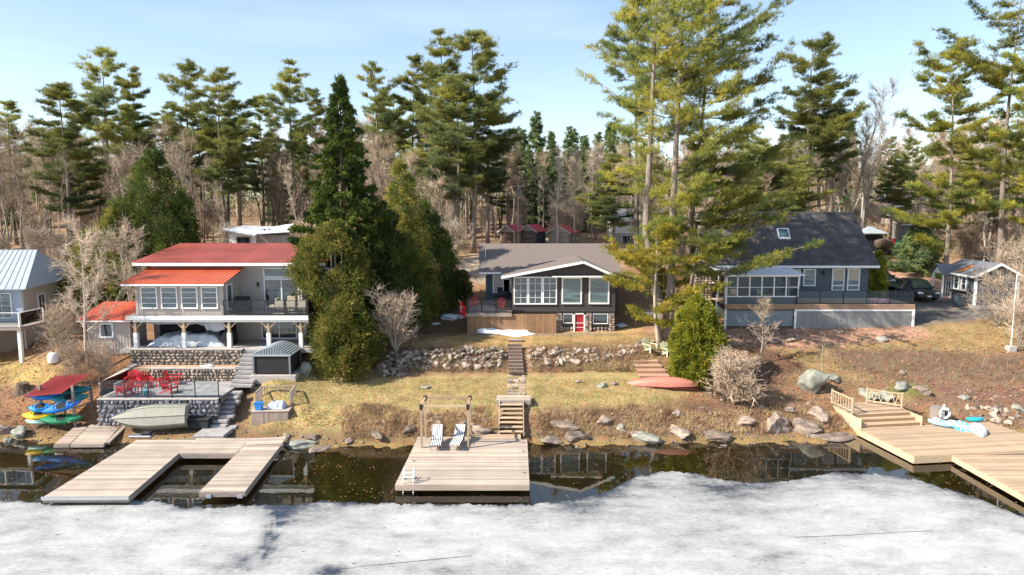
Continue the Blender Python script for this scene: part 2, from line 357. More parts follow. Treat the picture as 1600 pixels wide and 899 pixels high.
xp = grow(0, 44, .36, 0, 1.22, 700); xs = np.array([-x for x in xp[:0:-1]] + xp)
ya = grow(30, 64, .33, 0, 1.045, 900); ys = np.array([-60, -30, -10, 5, 15, 22, 26, 28.5] + ya)
XX, YY = np.meshgrid(xs, ys); x_, y_ = XX.ravel(), YY.ravel(); z_ = gz_full(x_, y_)
ny, nx = XX.shape; ii = np.arange(ny * nx).reshape(ny, nx)
FC = np.stack([ii[:-1, :-1], ii[:-1, 1:], ii[1:, 1:], ii[1:, :-1]], -1).reshape(-1, 4)
def ground_colour(x, y, z):
    u, v = uv_of(x, y, z)
    rs = np.random.RandomState(3); wob = lump(x * .35 + 7, y * .35) * 9; u2 = u + wob; v2 = v + wob * .35
    c = np.tile(np.array([.27, .17, .11]), (len(x), 1))
    def zone(poly, cc): c[inpoly(u2, v2, poly)] = cc
    zone([(-900, 400), (2500, 400), (2500, 326), (-900, 326)], (.32, .225, .15))
    zone([(-300, 600), (130, 600), (60, 560), (-300, 560)], (.36, .27, .12))
    zone([(380, 700), (400, 600), (480, 545), (560, 560), (600, 590), (860, 585), (1010, 560), (1040, 590), (980, 605), (1090, 610), (1050, 625), (860, 640), (640, 655), (560, 665), (450, 700)], (.365, .29, .145))
    zone([(560, 549), (620, 530), (740, 515), (1010, 512), (1010, 530), (800, 544), (600, 552)], (.42, .29, .15))
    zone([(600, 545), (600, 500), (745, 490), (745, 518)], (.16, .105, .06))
    zone([(1200, 590), (1180, 560), (1260, 525), (1600, 495), (1600, 540), (1400, 580), (1300, 600)], (.305, .22, .115))
    zone([(1130, 512), (1440, 512), (1465, 524), (1300, 545), (1130, 540)], (.42, .26, .20))
    zone([(1360, 400), (1640, 410), (1700, 480), (1360, 475)], (.42, .27, .21))
    zone([(1365, 365), (1470, 360), (1480, 402), (1365, 412)], (.24, .22, .075))
    zone([(1420, 472), (1545, 466), (1560, 492), (1420, 514)], (.15, .145, .15))
    zone([(735, 440), (700, 415), (735, 398), (1010, 380), (1010, 410), (750, 440)], (.36, .31, .275))
    zone([(590, 392), (740, 398), (740, 380), (700, 376)], (.42, .31, .18))
    zone([(1000, 560), (1060, 520), (1010, 510)], (.36, .22, .15))
    zone([(0, 700), (190, 700), (210, 560), (120, 545), (60, 620), (0, 630)], (.30, .17, .10))
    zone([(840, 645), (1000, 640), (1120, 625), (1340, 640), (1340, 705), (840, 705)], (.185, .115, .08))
    zone([(560, 662), (660, 655), (660, 700), (540, 700)], (.21, .14, .09))
    zone([(1125, 545), (1230, 550), (1260, 575), (1200, 615), (1100, 600)], (.15, .09, .065))  # right slope patch: tree shade painted into the leaf litter colour
    zone([(1290, 548), (1450, 545), (1610, 560), (1610, 600), (1400, 592), (1330, 580)], (.18, .125, .09))  # leaf litter colour again darkened to stand for tree shade
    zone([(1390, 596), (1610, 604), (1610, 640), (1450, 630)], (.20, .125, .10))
    zone([(1380, 600), (1440, 600), (1470, 618), (1400, 620)], (.20, .21, .07))
    wet = z < .55
    c[wet & (y < 55)] = (.20, .135, .085)
    wet = z < .12
    c[wet & (y < 55)] = (.30, .21, .095)
    deep = z < -.28
    c[deep & (y < 55)] = (.24, .19, .065)
    deep = z < -.75
    c[deep & (y < 55)] = (.20, .165, .06)
    return c
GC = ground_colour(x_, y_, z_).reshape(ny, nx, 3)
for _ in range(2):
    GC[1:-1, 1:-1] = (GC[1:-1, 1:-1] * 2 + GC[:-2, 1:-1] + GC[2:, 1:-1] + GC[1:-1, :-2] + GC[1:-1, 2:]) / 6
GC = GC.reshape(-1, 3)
def groundmat():
    m, n, b = newmat('ground')
    at = n.nodes.new('ShaderNodeVertexColor'); at.layer_name = 'zone'
    n1 = nodenoise(n, .9, 8, .72, coord='World'); n2 = nodenoise(n, 7, 6, .75, coord='World'); n3 = nodenoise(n, 28, 4, .75, coord='World')
    h = hsv(n, at.outputs[0], ramp(n, n1, [(.3, (0, 0, 0)), (.7, (1, 1, 1))]), .30)
    h = hsv(n, h, ramp(n, n2, [(.3, (0, 0, 0)), (.7, (1, 1, 1))]), .34)
    h = hsv(n, h, ramp(n, n3, [(.3, (0, 0, 0)), (.7, (1, 1, 1))]), .30)
    mxx = n.nodes.new('ShaderNodeMix'); mxx.data_type = 'RGBA'; mxx.blend_type = 'OVERLAY'; mxx.inputs[0].default_value = .25
    n4 = nodenoise(n, 2.3, 5, .6, coord='World')
    n.links.new(h, mxx.inputs[6]); n.links.new(ramp(n, n4, [(.4, (.72, .36, .22)), (.6, (.36, .52, .22))]), mxx.inputs[7])
    n.links.new(mxx.outputs[2], b.inputs['Base Color'])
    b.inputs['Roughness'].default_value = 1; b.inputs['Specular IOR Level'].default_value = .1
    addbump(n, b, n2, .9, .12); return m
GM = groundmat()
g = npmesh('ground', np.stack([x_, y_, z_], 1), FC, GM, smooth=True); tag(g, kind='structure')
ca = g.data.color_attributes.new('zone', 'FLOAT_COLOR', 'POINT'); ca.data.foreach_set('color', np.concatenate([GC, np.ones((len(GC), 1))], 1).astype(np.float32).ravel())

def watermat():
    m, n, b = newmat('lake_water')
    t = n.nodes.new('ShaderNodeBsdfTransparent'); g = n.nodes.new('ShaderNodeBsdfGlossy'); x = n.nodes.new('ShaderNodeMixShader')
    lw = n.nodes.new('ShaderNodeFresnel'); lw.inputs[0].default_value = 1.33
    t.inputs[0].default_value = (.86, .80, .60, 1); g.inputs['Roughness'].default_value = .012; g.inputs[0].default_value = (1, 1, 1, 1)
    mu = n.nodes.new('ShaderNodeMath'); mu.operation = 'MULTIPLY_ADD'; mu.inputs[1].default_value = 1.45; mu.inputs[2].default_value = .02; mu.use_clamp = True
    bu = n.nodes.new('ShaderNodeBump'); bu.inputs['Strength'].default_value = .035; bu.inputs['Distance'].default_value = .05
    n.links.new(nodenoise(n, 1.2, 3, .5, coord='World'), bu.inputs['Height']); n.links.new(bu.outputs[0], g.inputs['Normal'])
    n.links.new(lw.outputs[0], mu.inputs[0]); n.links.new(mu.outputs[0], x.inputs[0]); n.links.new(t.outputs[0], x.inputs[1]); n.links.new(g.outputs[0], x.inputs[2])
    n.links.new(x.outputs[0], n.nodes['Material Output'].inputs[0]); n.nodes.remove(b); return m
w = MB().add([(-700, -60, 0), (700, -60, 0), (700, 46, 0), (-700, 46, 0)], [(0, 1, 2, 3)]).build('lake_water', watermat()); tag(w, kind='structure')

# ice sheet, its ragged edge facing the docks
ice_px = [(-700, 770), (-250, 776), (-80, 782), (0, 781), (40, 784), (75, 786), (120, 783), (235, 781), (262, 786), (280, 792), (350, 792), (425, 787), (460, 789), (500, 782), (560, 785), (615, 786), (700, 788), (800, 788),
          (850, 786), (900, 780), (925, 775), (950, 767), (975, 753), (1000, 742), (1050, 735), (1075, 738), (1100, 742), (1135, 750), (1175, 754), (1225, 752), (1250, 747), (1300, 737), (1350, 740), (1400, 744), (1425, 747),
          (1475, 762), (1525, 777), (1600, 808), (1700, 840), (1900, 860), (2400, 860)]
edge = []
rnd = random.Random(5)
for i in range(len(ice_px) - 1):
    a, b_ = ice_px[i], ice_px[i + 1]; k = max(2, int(abs(b_[0] - a[0]) / 3)) if -100 < a[0] < 1750 else 4
    for j in range(k):
        t = j / k; u = a[0] + (b_[0] - a[0]) * t; v = a[1] + (b_[1] - a[1]) * t + 3.0 * noise.noise(Vector((u * .05, 0, 0))) + 3.2 * noise.noise(Vector((u * .17, 3, 0))) + 2.0 * noise.noise(Vector((u * .5, 3, 0)))
        edge.append(G(u, v, .03))
ex = np.array([e[0] for e in edge]); ey = np.array([e[1] for e in edge]); so = np.argsort(ex); ex, ey = ex[so], ey[so]
gx_ = np.concatenate([np.linspace(ex[0], -24, 60, endpoint=False), np.arange(-24, 25, .07), np.linspace(25, ex[-1], 60)]); edge = list(zip(gx_, np.interp(gx_, ex, ey)))
NR = 90; V = []; 
for e in edge:
    for j in range(NR):
        t = (j / (NR - 1)) ** 2.0; V.append((e[0], e[1] + (-55 - e[1]) * t, .004 + .002 * min(j, 5)))
n_e = len(edge); idx = np.arange(n_e * NR).reshape(n_e, NR)
FI = np.stack([idx[:-1, :-1], idx[:-1, 1:], idx[1:, 1:], idx[1:, :-1]], -1).reshape(-1, 4)
def icemat():
    m, n, b = newmat('rotting_ice')
    n1 = nodenoise(n, .55, 10, .68, (1, 1.9, 1), 'World'); n2 = nodenoise(n, 4.5, 10, .75, (1, 1.8, 1), 'World'); n3 = nodenoise(n, .16, 6, .65, (1, 1.5, 1), 'World')
    ml = n.nodes.new('ShaderNodeMix'); ml.data_type = 'FLOAT'; ml.inputs[0].default_value = .42; n.links.new(n1, ml.inputs[2]); n.links.new(n2, ml.inputs[3])
    m2 = n.nodes.new('ShaderNodeMix'); m2.data_type = 'FLOAT'; m2.inputs[0].default_value = .35; n.links.new(ml.outputs[0], m2.inputs[2]); n.links.new(n3, m2.inputs[3])
    at = n.nodes.new('ShaderNodeAttribute'); at.attribute_name = 'thin'
    su = n.nodes.new('ShaderNodeMath'); su.operation = 'SUBTRACT'; n.links.new(m2.outputs[0], su.inputs[0]); n.links.new(at.outputs['Fac'], su.inputs[1])
    cc = ramp(n, su.outputs[0], [(.30, (.03, .045, .075)), (.35, (.09, .10, .115)), (.40, (.21, .215, .22)), (.465, (.32, .32, .315)), (.56, (.45, .45, .445))])
    n.links.new(cc, b.inputs['Base Color']); b.inputs['Roughness'].default_value = .55
    sp_ = ramp(n, nodenoise(n, 3.2, 2, .5, (1, 1.6, 1), 'World'), [(.255, (1, 1, 1)), (.29, (0, 0, 0))]); ms_ = n.nodes.new('ShaderNodeMix'); ms_.data_type = 'RGBA'; n.links.new(sp_, ms_.inputs[0]); n.links.new(cc, ms_.inputs[6]); ms_.inputs[7].default_value = (.06, .06, .06, 1); n.links.new(ms_.outputs[2], b.inputs['Base Color'])
    rr = ramp(n, su.outputs[0], [(.26, (.12, .12, .12)), (.45, (.7, .7, .7))]); n.links.new(rr, b.inputs['Roughness'])
    addbump(n, b, n2, .5, .03); return m
ice = npmesh('ice_sheet', V, FI, icemat(), smooth=False); tag(ice, kind='structure')
Va = np.array(V); uu, vv = uv_of(Va[:, 0], Va[:, 1], Va[:, 2])
thin = np.zeros(len(Va)); jj = np.tile(np.arange(NR), n_e); thin = .20 * np.exp(-jj / 5.0) * (1 + .8 * lump(Va[:, 0] * 1.1, Va[:, 1] * 1.3))
def blob(u0, v0, su, sv, a, rot=0):
    du = uu - u0; dv = vv - v0; c_, s_ = math.cos(rot), math.sin(rot); a_ = du * c_ + dv * s_; b_ = -du * s_ + dv * c_
    return a * np.exp(-((a_ / su) ** 2 + (b_ / sv) ** 2))
thin += (blob(425, 835, 16, 40, .15, .35) + blob(440, 812, 30, 12, .06) + blob(400, 868, 46, 14, .09, -.2) + blob(380, 890, 40, 14, .06)) * (.75 + .9 * lump(Va[:, 0] * 2.2, Va[:, 1] * 2.6)) + blob(515, 893, 30, 9, .22) + blob(1500, 772, 90, 14, .10, .3) + blob(1130, 765, 120, 14, .06) + blob(455, 800, 40, 10, .08) + blob(930, 785, 60, 14, .08, -.3) + blob(1350, 760, 80, 12, .05)
thin -= .0 + blob(1400, 850, 250, 50, .02) - blob(120, 870, 120, 20, .03) - blob(1000, 800, 150, 16, .04)
fa = ice.data.attributes.new('thin', 'FLOAT', 'POINT'); fa.data.foreach_set('value', thin.astype(np.float32))
# ------------------------------------------------------------------ vegetation
def norm(a): return a / np.maximum(np.linalg.norm(a, axis=1, keepdims=True), 1e-9)
def blades(C, Dr, ln, wd_, k, spread, rs, lenvar=.35):
    """k thin triangles leaving each point of C around direction Dr."""
    C = np.repeat(C, k, 0); Dr = np.repeat(Dr, k, 0); n = len(C)
    d = norm(Dr + rs.randn(n, 3) * spread); s = norm(np.cross(d, rs.randn(n, 3)))
    l = (ln * (1 + lenvar * rs.uniform(-1, 1, n)))[:, None]; C = C + rs.randn(n, 3) * ln * .18
    return np.stack([C - s * wd_ / 2, C + s * wd_ / 2, C + d * l], 1).reshape(-1, 3)
def trimesh(name, V, mat, parent):
    return npmesh(name, V, np.arange(len(V)).reshape(-1, 3), mat, parent)
class Twigs:
    """many thin tapering 3-sided sticks as one mesh"""
    def __init__(s): s.a = []; s.b = []; s.r = []; s.q = []
    def add(s, a, b, r0, r1): s.a.append(tuple(a)); s.b.append(tuple(b)); s.r.append(r0); s.q.append(r1)
    def arr(s, extra=None):
        a = np.array(s.a); b = np.array(s.b); r0 = np.array(s.r); r1 = np.array(s.q)
        if extra is not None: a = np.vstack([a, extra[0]]); b = np.vstack([b, extra[1]]); r0 = np.concatenate([r0, extra[2]]); r1 = np.concatenate([r1, extra[3]])
        d = norm(b - a); u = np.where(np.abs(d[:, :1]) < .8, [[1., 0, 0]], [[0, 1., 0]]); p = norm(np.cross(d, u)); q = np.cross(d, p)
        vs = []
        for c, r in ((a, r0), (b, r1)):
            for k in range(3):
                an = 2 * math.pi * k / 3; vs.append(c + (p * math.cos(an) + q * math.sin(an)) * r[:, None])
        V = np.stack(vs, 1).reshape(-1, 3); base = np.arange(len(a))[:, None] * 6
        F_ = np.concatenate([base + np.array([k, (k + 1) % 3, 3 + (k + 1) % 3, 3 + k]) for k in range(3)])
        return V, F_
def pine(name, seed, H, base, rad, nb, mat, bark=BARK, lean=(0, 0), tufts=9000, ln=.30, wd_=.045, k=8, top=.6, wind=(0, 0), holes=.25, twin=False, prof=None, tr=.30, droop=0):
    rs = np.random.RandomState(seed); rd = random.Random(seed)
    root = bpy.data.objects.new(name, None); link(root)
    tw = Twigs(); T = MB(); pads = []
    trunks = [(0, 0, 1.0)] if not twin else [(0, 0, 1.0), (twin[0], twin[1], twin[2])]
    for ti, (tx, ty, hs) in enumerate(trunks):
        Ht = H * hs; n = 14; pts = []; wx = rd.uniform(-.25, .25); wy = rd.uniform(-.2, .2)
        for i in range(n):
            t = i / (n - 1); sp = min(1, t * 3.2) if twin else 1
            pts.append((tx * sp + lean[0] * t * t + wx * math.sin(t * 5 + seed), ty * sp + lean[1] * t * t + wy * math.sin(t * 4 + seed * 2), t * Ht))
        T.tube(pts, [tr * hs * (1 - .93 * (i / (n - 1)) ** .85) + (.12 * tr if i == 0 else 0) for i in range(n)], 8)
        def P(t):
            f = t * (n - 1); i = min(int(f), n - 2); f -= i
            return np.array(pts[i]) * (1 - f) + np.array(pts[i + 1]) * f
        nbi = int(nb * hs); nw = max(4, nbi // 3); woff = [rd.uniform(-.25, .25) for _ in range(nw + 1)]
        for i in range(nbi):
            wh = int(i * nw / nbi); t = min(.995, base + (1 - base) * max(.01, (wh + .5 + woff[wh] + rd.uniform(-.3, .3)) / nw) ** .92)
            if rd.random() < holes * .5: continue
            f = (t - base) / (1 - base)
            if prof: Lr = np.interp(t, [p[0] for p in prof], [p[1] for p in prof])
            else: Lr = rad * float(np.interp(f, [0, .1, .35, .7, .9, 1], [.5, .95, 1.1, .8, .45, .15]))
            Lr *= rd.uniform(.45, 1.15) * hs; az = rd.uniform(0, 2 * math.pi) if not i % 2 else i * 2.39996
            dz = (rd.uniform(-.05, .25) + .5 * f * f) - droop
            d = np.array([math.cos(az), math.sin(az), 0]); d = d + np.array([wind[0], wind[1], 0]) * rd.uniform(.3, 1); Lr *= min(1.35, max(.45, np.linalg.norm(d))); d = d / np.linalg.norm(d)
            p = P(t); seg = 5; q = p; rb = max(.015, .011 * Lr); pl = [p]
            for s in range(1, seg + 1):
                g = s / seg; nn = p + d * Lr * g + np.array([0, 0, Lr * (dz * g + .22 * g * g - .10 * math.sin(g * 3))]) + rs.randn(3) * .04 * Lr
                tw.add(q, nn, rb * (1 - .8 * (s - 1) / seg), rb * (1 - .8 * s / seg)); q = nn; pl.append(nn)
            pl = np.array(pl); side = np.cross(d, [0, 0, 1]); ns = int(5 + Lr * 2.6)
            for s in range(ns):
                g = rd.uniform(.18, 1.0); f5 = g * seg; ii_ = min(int(f5), seg - 1); o = pl[ii_] + (pl[ii_ + 1] - pl[ii_]) * (f5 - ii_)
                sl = Lr * rd.uniform(.18, .36) * (1.25 - g * .7) + .25; sg = rd.choice((-1, 1))
                e = o + (d * rd.uniform(.4, .9) + side * sg * rd.uniform(.3, 1)) * sl + np.array([0, 0, sl * rd.uniform(.02, .35)])
                tw.add(o, e, rb * .28 + .006, .006)
                pads.append((o, e, sl))
            pads.append((pl[-2], pl[-1] + d * .3, Lr * .2))
    ln_ = np.array([max(.3, p[2]) for p in pads]); pr = ln_ / ln_.sum(); ch = rs.choice(len(pads), tufts, p=pr)
    A = np.array([p[0] for p in pads])[ch]; Bb = np.array([p[1] for p in pads])[ch]; g = rs.uniform(.0, 1.1, (tufts, 1))
    C = A + (Bb - A) * g + rs.randn(tufts, 3) * [.17, .17, .07]
    Dr = norm(Bb - A) * .7 + [0, 0, .55]
    V = blades(C, Dr, ln, wd_, k, .65, rs)
    T.build('trunk', bark, root, smooth=True)
    v, f = tw.arr(); tag(npmesh('branches', v, f, bark, root, smooth=True), kind='stuff')
    trimesh('crown', V, mat, root); return root
def spruce(name, seed, H, rad, nb, mat, tufts=14000, base=.04, prof=None, ln=.22, wd_=.07, k=6):
    rs = np.random.RandomState(seed); rd = random.Random(seed); root = bpy.data.objects.new(name, None); link(root)
    tw = Twigs(); T = MB(); T.tube([(0, 0, 0), (0, 0, H * .5), (0, 0, H)], [.28, .16, .02], 8); pads = []
    for i in range(nb):
        t = base + (1 - base) * ((i + .5) / nb) ** .8; az = i * 2.39996 + rd.uniform(-.5, .5)
        Lr = (np.interp(t, [p[0] for p in prof], [p[1] for p in prof]) if prof else rad * (1 - t) ** .8 + .15) * rd.uniform(.7, 1.15)
        d = np.array([math.cos(az), math.sin(az), 0.]); side = np.cross(d, [0, 0, 1]); p = np.array([0, 0, t * H]); pl = [p]
        for s in range(1, 5):
            g_ = s / 4; nn = p + d * Lr * g_ + np.array([0, 0, Lr * (-.42 * g_ + .30 * g_ * g_)]); tw.add(pl[-1], nn, .03 * (1.1 - g_), .03 * (1.02 - g_)); pl.append(nn)
        for s in range(int(4 + Lr * 4)):
            g_ = rd.uniform(.15, 1) * 4; a_ = min(3, int(g_)); o = pl[a_] + (pl[a_ + 1] - pl[a_]) * (g_ - a_); sl = rd.uniform(.25, .6) * (.4 + Lr * .22)
            e = o + (d * .7 + side * rd.choice((-1, 1)) * rd.uniform(.3, .9)) * sl + np.array([0, 0, -sl * rd.uniform(.1, .5)]); pads.append((o, e, sl))
        pads.append((pl[-2], pl[-1], Lr * .3))
    w_ = np.array([p[2] for p in pads]); ch = rs.choice(len(pads), tufts, p=w_ / w_.sum()); A = np.array([p[0] for p in pads])[ch]; Bb = np.array([p[1] for p in pads])[ch]
    C = A + (Bb - A) * rs.uniform(0, 1.05, (tufts, 1)) + rs.randn(tufts, 3) * [.07, .07, .08]
    V = blades(C, norm(Bb - A) * .8 + [0, 0, -.25], ln, wd_, k, .55, rs)
    T.build('trunk', BARKD, root, smooth=True); v, f = tw.arr(); tag(npmesh('branches', v, f, BARKD, root), kind='stuff'); trimesh('crown', V, mat, root); return root
def cedar(name, seed, H, prof, mat, clumps=260, per=70, k=3, ln=.17, wd_=.062, squash=1.0, stems=1, cr=(.35, .75), show=0, core=True, off=None):
    """dense irregular conifer: clumps of flat sprays over a profile [(t, r)]"""
    rs = np.random.RandomState(seed); root = bpy.data.objects.new(name, None); link(root); T = MB()
    for s in range(stems):
        ox, oy = (0, 0) if stems == 1 else (rs.uniform(-.5, .5) * prof[0][1], rs.uniform(-.3, .3) * prof[0][1])
        T.tube([(ox * .4, oy * .4, 0), (ox, oy, H * .45), (ox * 1.3, oy * 1.3, H * .92)], [.20, .12, .02], 7)
    ts = np.array([p[0] for p in prof]); rr = np.array([p[1] for p in prof])
    tt = np.linspace(0, 1, 200); dens = np.interp(tt, ts, rr) + .08; dens /= dens.sum()
    t = rs.choice(tt, clumps, p=dens) + rs.uniform(0, .005, clumps); az = rs.uniform(0, 2 * math.pi, clumps); R_ = np.interp(t, ts, rr)
    R_ *= 1 + .16 * np.sin(az * 3 + seed) * np.sin(t * 9 + seed) + .10 * np.sin(az * 5 - t * 14)
    q = rs.uniform(.4, 1.12, clumps) ** .5; x = np.cos(az) * R_ * q; y = np.sin(az) * R_ * q * squash
    Cc = np.stack([x, y, t * H], 1)
    if off is not None: Cc[:, 0] += np.interp(t, [o[0] for o in off], [o[1] for o in off])
    cs = rs.uniform(cr[0], cr[1], clumps) * (.6 + .4 * np.clip(R_ / rr.max(), 0, 1))
    out = np.stack([np.cos(az), np.sin(az) * squash, np.full(clumps, .35)], 1)
    per = int(per * 1.7); C = np.repeat(Cc, per, 0) + norm(rs.randn(clumps * per, 3)) * (np.repeat(cs, per)[:, None] * rs.uniform(.3, 1.35, (clumps * per, 1))) * [1, 1, 1.1]
    Dr = norm(norm(C - np.repeat(Cc, per, 0)) * .8 + np.repeat(out, per, 0) * .7 + [0, 0, .25])
    V = blades(C, Dr, ln, wd_, k, .45, rs)
    T.build('trunk', BARKG if show else BARK, root, smooth=True)
    trimesh('crown', V, mat, root)
    return root
def bare(name, seed, H, spread=.28, nb=16, bark=BARKG, twig=TWIG, tr=.12, fork=0, start=.35, twn=900, tl=.9, tw_=.012, up=.7, stems=1, curl=.1):
    rs = np.random.RandomState(seed); rd = random.Random(seed); root = bpy.data.objects.new(name, None); link(root)
    T = MB(); tw = Twigs(); segs = []
    for st in range(stems):
        a0 = rd.uniform(0, 6.28); ls = (rd.uniform(.10, .32) if stems > 1 else .03) * H
        n = 8; pts = [np.array([math.cos(a0) * ls * (i / (n - 1)) ** 1.2 + .012 * H * math.sin(i * 1.3 + seed), math.sin(a0) * ls * (i / (n - 1)) ** 1.2 + .01 * H * math.cos(i * 1.7 + seed), H * (rd.uniform(.75, 1) if stems > 1 and i == n - 1 else 1) * i / (n - 1)]) for i in range(n)]
        T.tube([tuple(p) for p in pts], [tr * (1 - .93 * i / (n - 1)) for i in range(n)], 6)
        for i in range(nb if stems < 2 or stems > 3 else int(nb * 1.3 / stems)):
            t = start + (1 - start) * (i + rd.random()) / (nb if stems < 2 or stems > 3 else int(nb * 1.3 / stems)); f = t * (n - 1); j = min(int(f), n - 2); p = pts[j] + (pts[j + 1] - pts[j]) * (f - j)
            Lb = H * spread * (1.15 - t * .75) * rd.uniform(.6, 1.15); az = i * 2.4 + rd.uniform(-.6, .6); d = norm(np.array([[math.cos(az), math.sin(az), up + rd.uniform(-.25, .4)]]))[0]
            rb = tr * (1 - .85 * t) * .5 + .008; q = p
            for s in range(4):
                d = norm((d + rs.randn(3) * curl * 1.5 + [0, 0, .10])[None])[0]; e = q + d * Lb / 4; tw.add(q, e, rb * (1 - s * .22), rb * (1 - (s + 1) * .22)); segs.append((q, e, d))
                if s:
                    for _ in range(2):
                        d2 = norm((d + rs.randn(3) * .55 + [0, 0, .15])[None])[0]; l2 = Lb * rd.uniform(.25, .5); q2 = q + (e - q) * rd.random(); e2 = q2 + d2 * l2
                        tw.add(q2, e2, rb * .4, rb * .15); segs.append((q2, e2, d2))
                q = e
    A = np.array([s[0] for s in segs]); Bb = np.array([s[1] for s in segs]); D_ = np.array([s[2] for s in segs]); ch = rs.randint(0, len(segs), twn)
    o = A[ch] + (Bb[ch] - A[ch]) * rs.uniform(0, 1, (twn, 1)); dd = norm(D_[ch] + rs.randn(twn, 3) * .55 + [0, 0, .2]); e = o + dd * (tl * rs.uniform(.4, 1.2, (twn, 1)))
    ch2 = rs.randint(0, twn, twn * 2); o2 = o[ch2] + (e[ch2] - o[ch2]) * rs.uniform(.2, 1, (twn * 2, 1)); e2 = o2 + norm(dd[ch2] + rs.randn(twn * 2, 3) * .6) * (tl * .5 * rs.uniform(.4, 1.2, (twn * 2, 1)))
    Vt = blades_seg(np.vstack([o, o2]), np.vstack([e, e2]), np.concatenate([np.full(twn, tw_ * 2), np.full(twn * 2, tw_ * 1.4)]), rs)
    T.build('trunk', bark, root, smooth=True); v, f = tw.arr(); tag(npmesh('branches', v, f, bark, root), kind='stuff')
    tag(trimesh('twigs', Vt, twig, root), kind='stuff'); return root
def blades_seg(a, b, w_, rs):
    d = norm(b - a); s = norm(np.cross(d, rs.randn(len(a), 3))) * w_[:, None] / 2
    return np.stack([a - s, a + s, b], 1).reshape(-1, 3)

def put(o, x, y, rz=0, s=1, sz=None, z=None, dz=-.1):
    o.location = (x, y, (gz(x, y) if z is None else z) + dz); o.rotation_euler.z = rz; o.scale = (s, s, sz or s); return o
def at_px(u, D, v=None): return X(u, 330 if v is None else v, D)

# -- the big pines of the shore
PX, PY = at_px(1045, 50, 520), 50.0
p = pine('pine_tree', 11, 27.5, .12, 5.4, 78, PINE, lean=(.6, 0), tufts=17500, twin=(-1.9, .4, .98), wind=(.3, 0), tr=.42, holes=.35, ln=.26, wd_=.036,
         prof=[(.12, .6), (.17, 3.6), (.26, 3.0), (.30, 1.6), (.36, 3.2), (.5, 4.8), (.62, 4.4), (.75, 5.0), (.9, 4.0), (1, 2)])
put(p, PX, PY); tag(p, 'towering forked white pine rising between the brown cottage and the blue house', 'tree')
p = pine('pine_tree', 23, 26, .30, 5.6, 60, PINE, lean=(1.0, 0), tufts=10500, wind=(.4, .1), tr=.34, holes=.55, ln=.26, wd_=.036,
         prof=[(.30, 2.5), (.4, 5.2), (.55, 5.6), (.7, 5.4), (.85, 5.0), (1, 2)])
put(p, at_px(1078, 53, 480), 53.5); tag(p, 'tall full pine with branches reaching right over the dark roof', 'tree')
# low yellowing boughs in front of the blue house
p = pine('pine_tree', 31, 8.2, .2, 4.2, 24, PINEY, lean=(-.6, 0), tufts=3600, wind=(.2, 0), tr=.20, holes=.1, ln=.28, wd_=.05, prof=[(.2, 2.), (.45, 4.4), (.7, 4.0), (1, 1.2)], bark=BARKG)
put(p, PX - .9, 49.4); tag(p, 'low yellowing pine boughs at the foot of the forked pine', 'tree')
p = pine('pine_tree', 37, 10.5, .42, 4.6, 18, PINE, lean=(1.2, 0), tufts=3300, wind=(1.2, -.1), tr=.16, holes=.1, ln=.28, wd_=.05, prof=[(.42, 3.0), (.6, 5.2), (.85, 5.2), (1, 2.)])
put(p, PX + 1.6, 51.0); tag(p, 'mid height pine whose boughs droop before the chimney', 'tree')
# right pines
p = pine('pine_tree', 41, 22, .12, 3.6, 58, PINE, tufts=11000, lean=(-.6, 0), wind=(-.25, 0), tr=.26, holes=.35, ln=.28, wd_=.042, prof=[(.12, 3.4), (.25, 4.2), (.38, 4.4), (.44, 2.0), (.55, 2.4), (.62, 3.2), (.8, 4.2), (.92, 2.6), (1, .8)])
put(p, at_px(1478, 66, 400), 66); tag(p, 'slender layered pine directly behind the parked grey car', 'tree')
p = pine('pine_tree', 43, 26, .26, 4.4, 52, PINE, bark=BARK, tufts=8000, wind=(-.3, 0), tr=.34, holes=.35, ln=.28, wd_=.042, prof=[(.26, 2.4), (.4, 4.6), (.55, 4.4), (.75, 5.0), (.95, 3.4), (1, 1.0)])
put(p, at_px(1568, 63, 380), 63.5); tag(p, 'tall pine with long bare trunk behind the small blue hut', 'tree')
p = pine('pine_tree', 47, 27, .22, 4.6, 54, PINE, tufts=7000, tr=.4, holes=.3, ln=.34, wd_=.06)
put(p, at_px(1622, 60, 380), 60); tag(p, 'pine at the right border with brown patches among its needles', 'tree')
p = spruce('young_pine', 49, 5.2, 3.2, 60, FIR, tufts=3600, ln=.34, wd_=.07, k=6)
put(p, at_px(1440, 68, 400), 68.5); tag(p, 'bushy young pine on the lawn left of the slender pine trunk', 'tree')
# spruce and cedars between the left and middle cottages
p = spruce('spruce_tree', 51, 19.8, 3.6, 190, SPRUCE, tufts=23000, prof=[(0, 3.4), (.3, 3.4), (.48, 3.6), (.58, 2.3), (.75, 1.7), (.9, .8), (1, .08)], ln=.24, wd_=.08)
put(p, at_px(541, 52, 500), 52); tag(p, 'tall pointed dark spruce towering above the cedars', 'tree')
p = cedar('cedar_tree', 53, 9.3, [(0, 1.5), (.12, 1.8), (.3, 1.5), (.55, 2.5), (.8, 2.0), (1, .5)], CEDAR, clumps=250, per=62, stems=3, show=1, cr=(.35, .7))
put(p, at_px(523, 48.5, 500), 48.5); tag(p, 'yellowish ragged cedar leaning over the red metal roof', 'tree')
p = cedar('cedar_tree', 59, 5.0, [(0, 1.8), (.3, 2.0), (.7, 1.4), (1, .3)], CEDAR, clumps=170, per=60)
put(p, at_px(540, 45.5, 540), 45.8); tag(p, 'low bright green cedar at the foot of the ragged cedar', 'tree')
p = cedar('cedar_tree', 61, 10.6, [(0, 2.7), (.3, 3.0), (.6, 2.4), (.85, 1.1), (1, .2)], CEDARD, clumps=360, per=60, stems=2)
put(p, at_px(592, 53, 480), 54.0); tag(p, 'wide dark green cedar behind the bare shrub', 'tree')
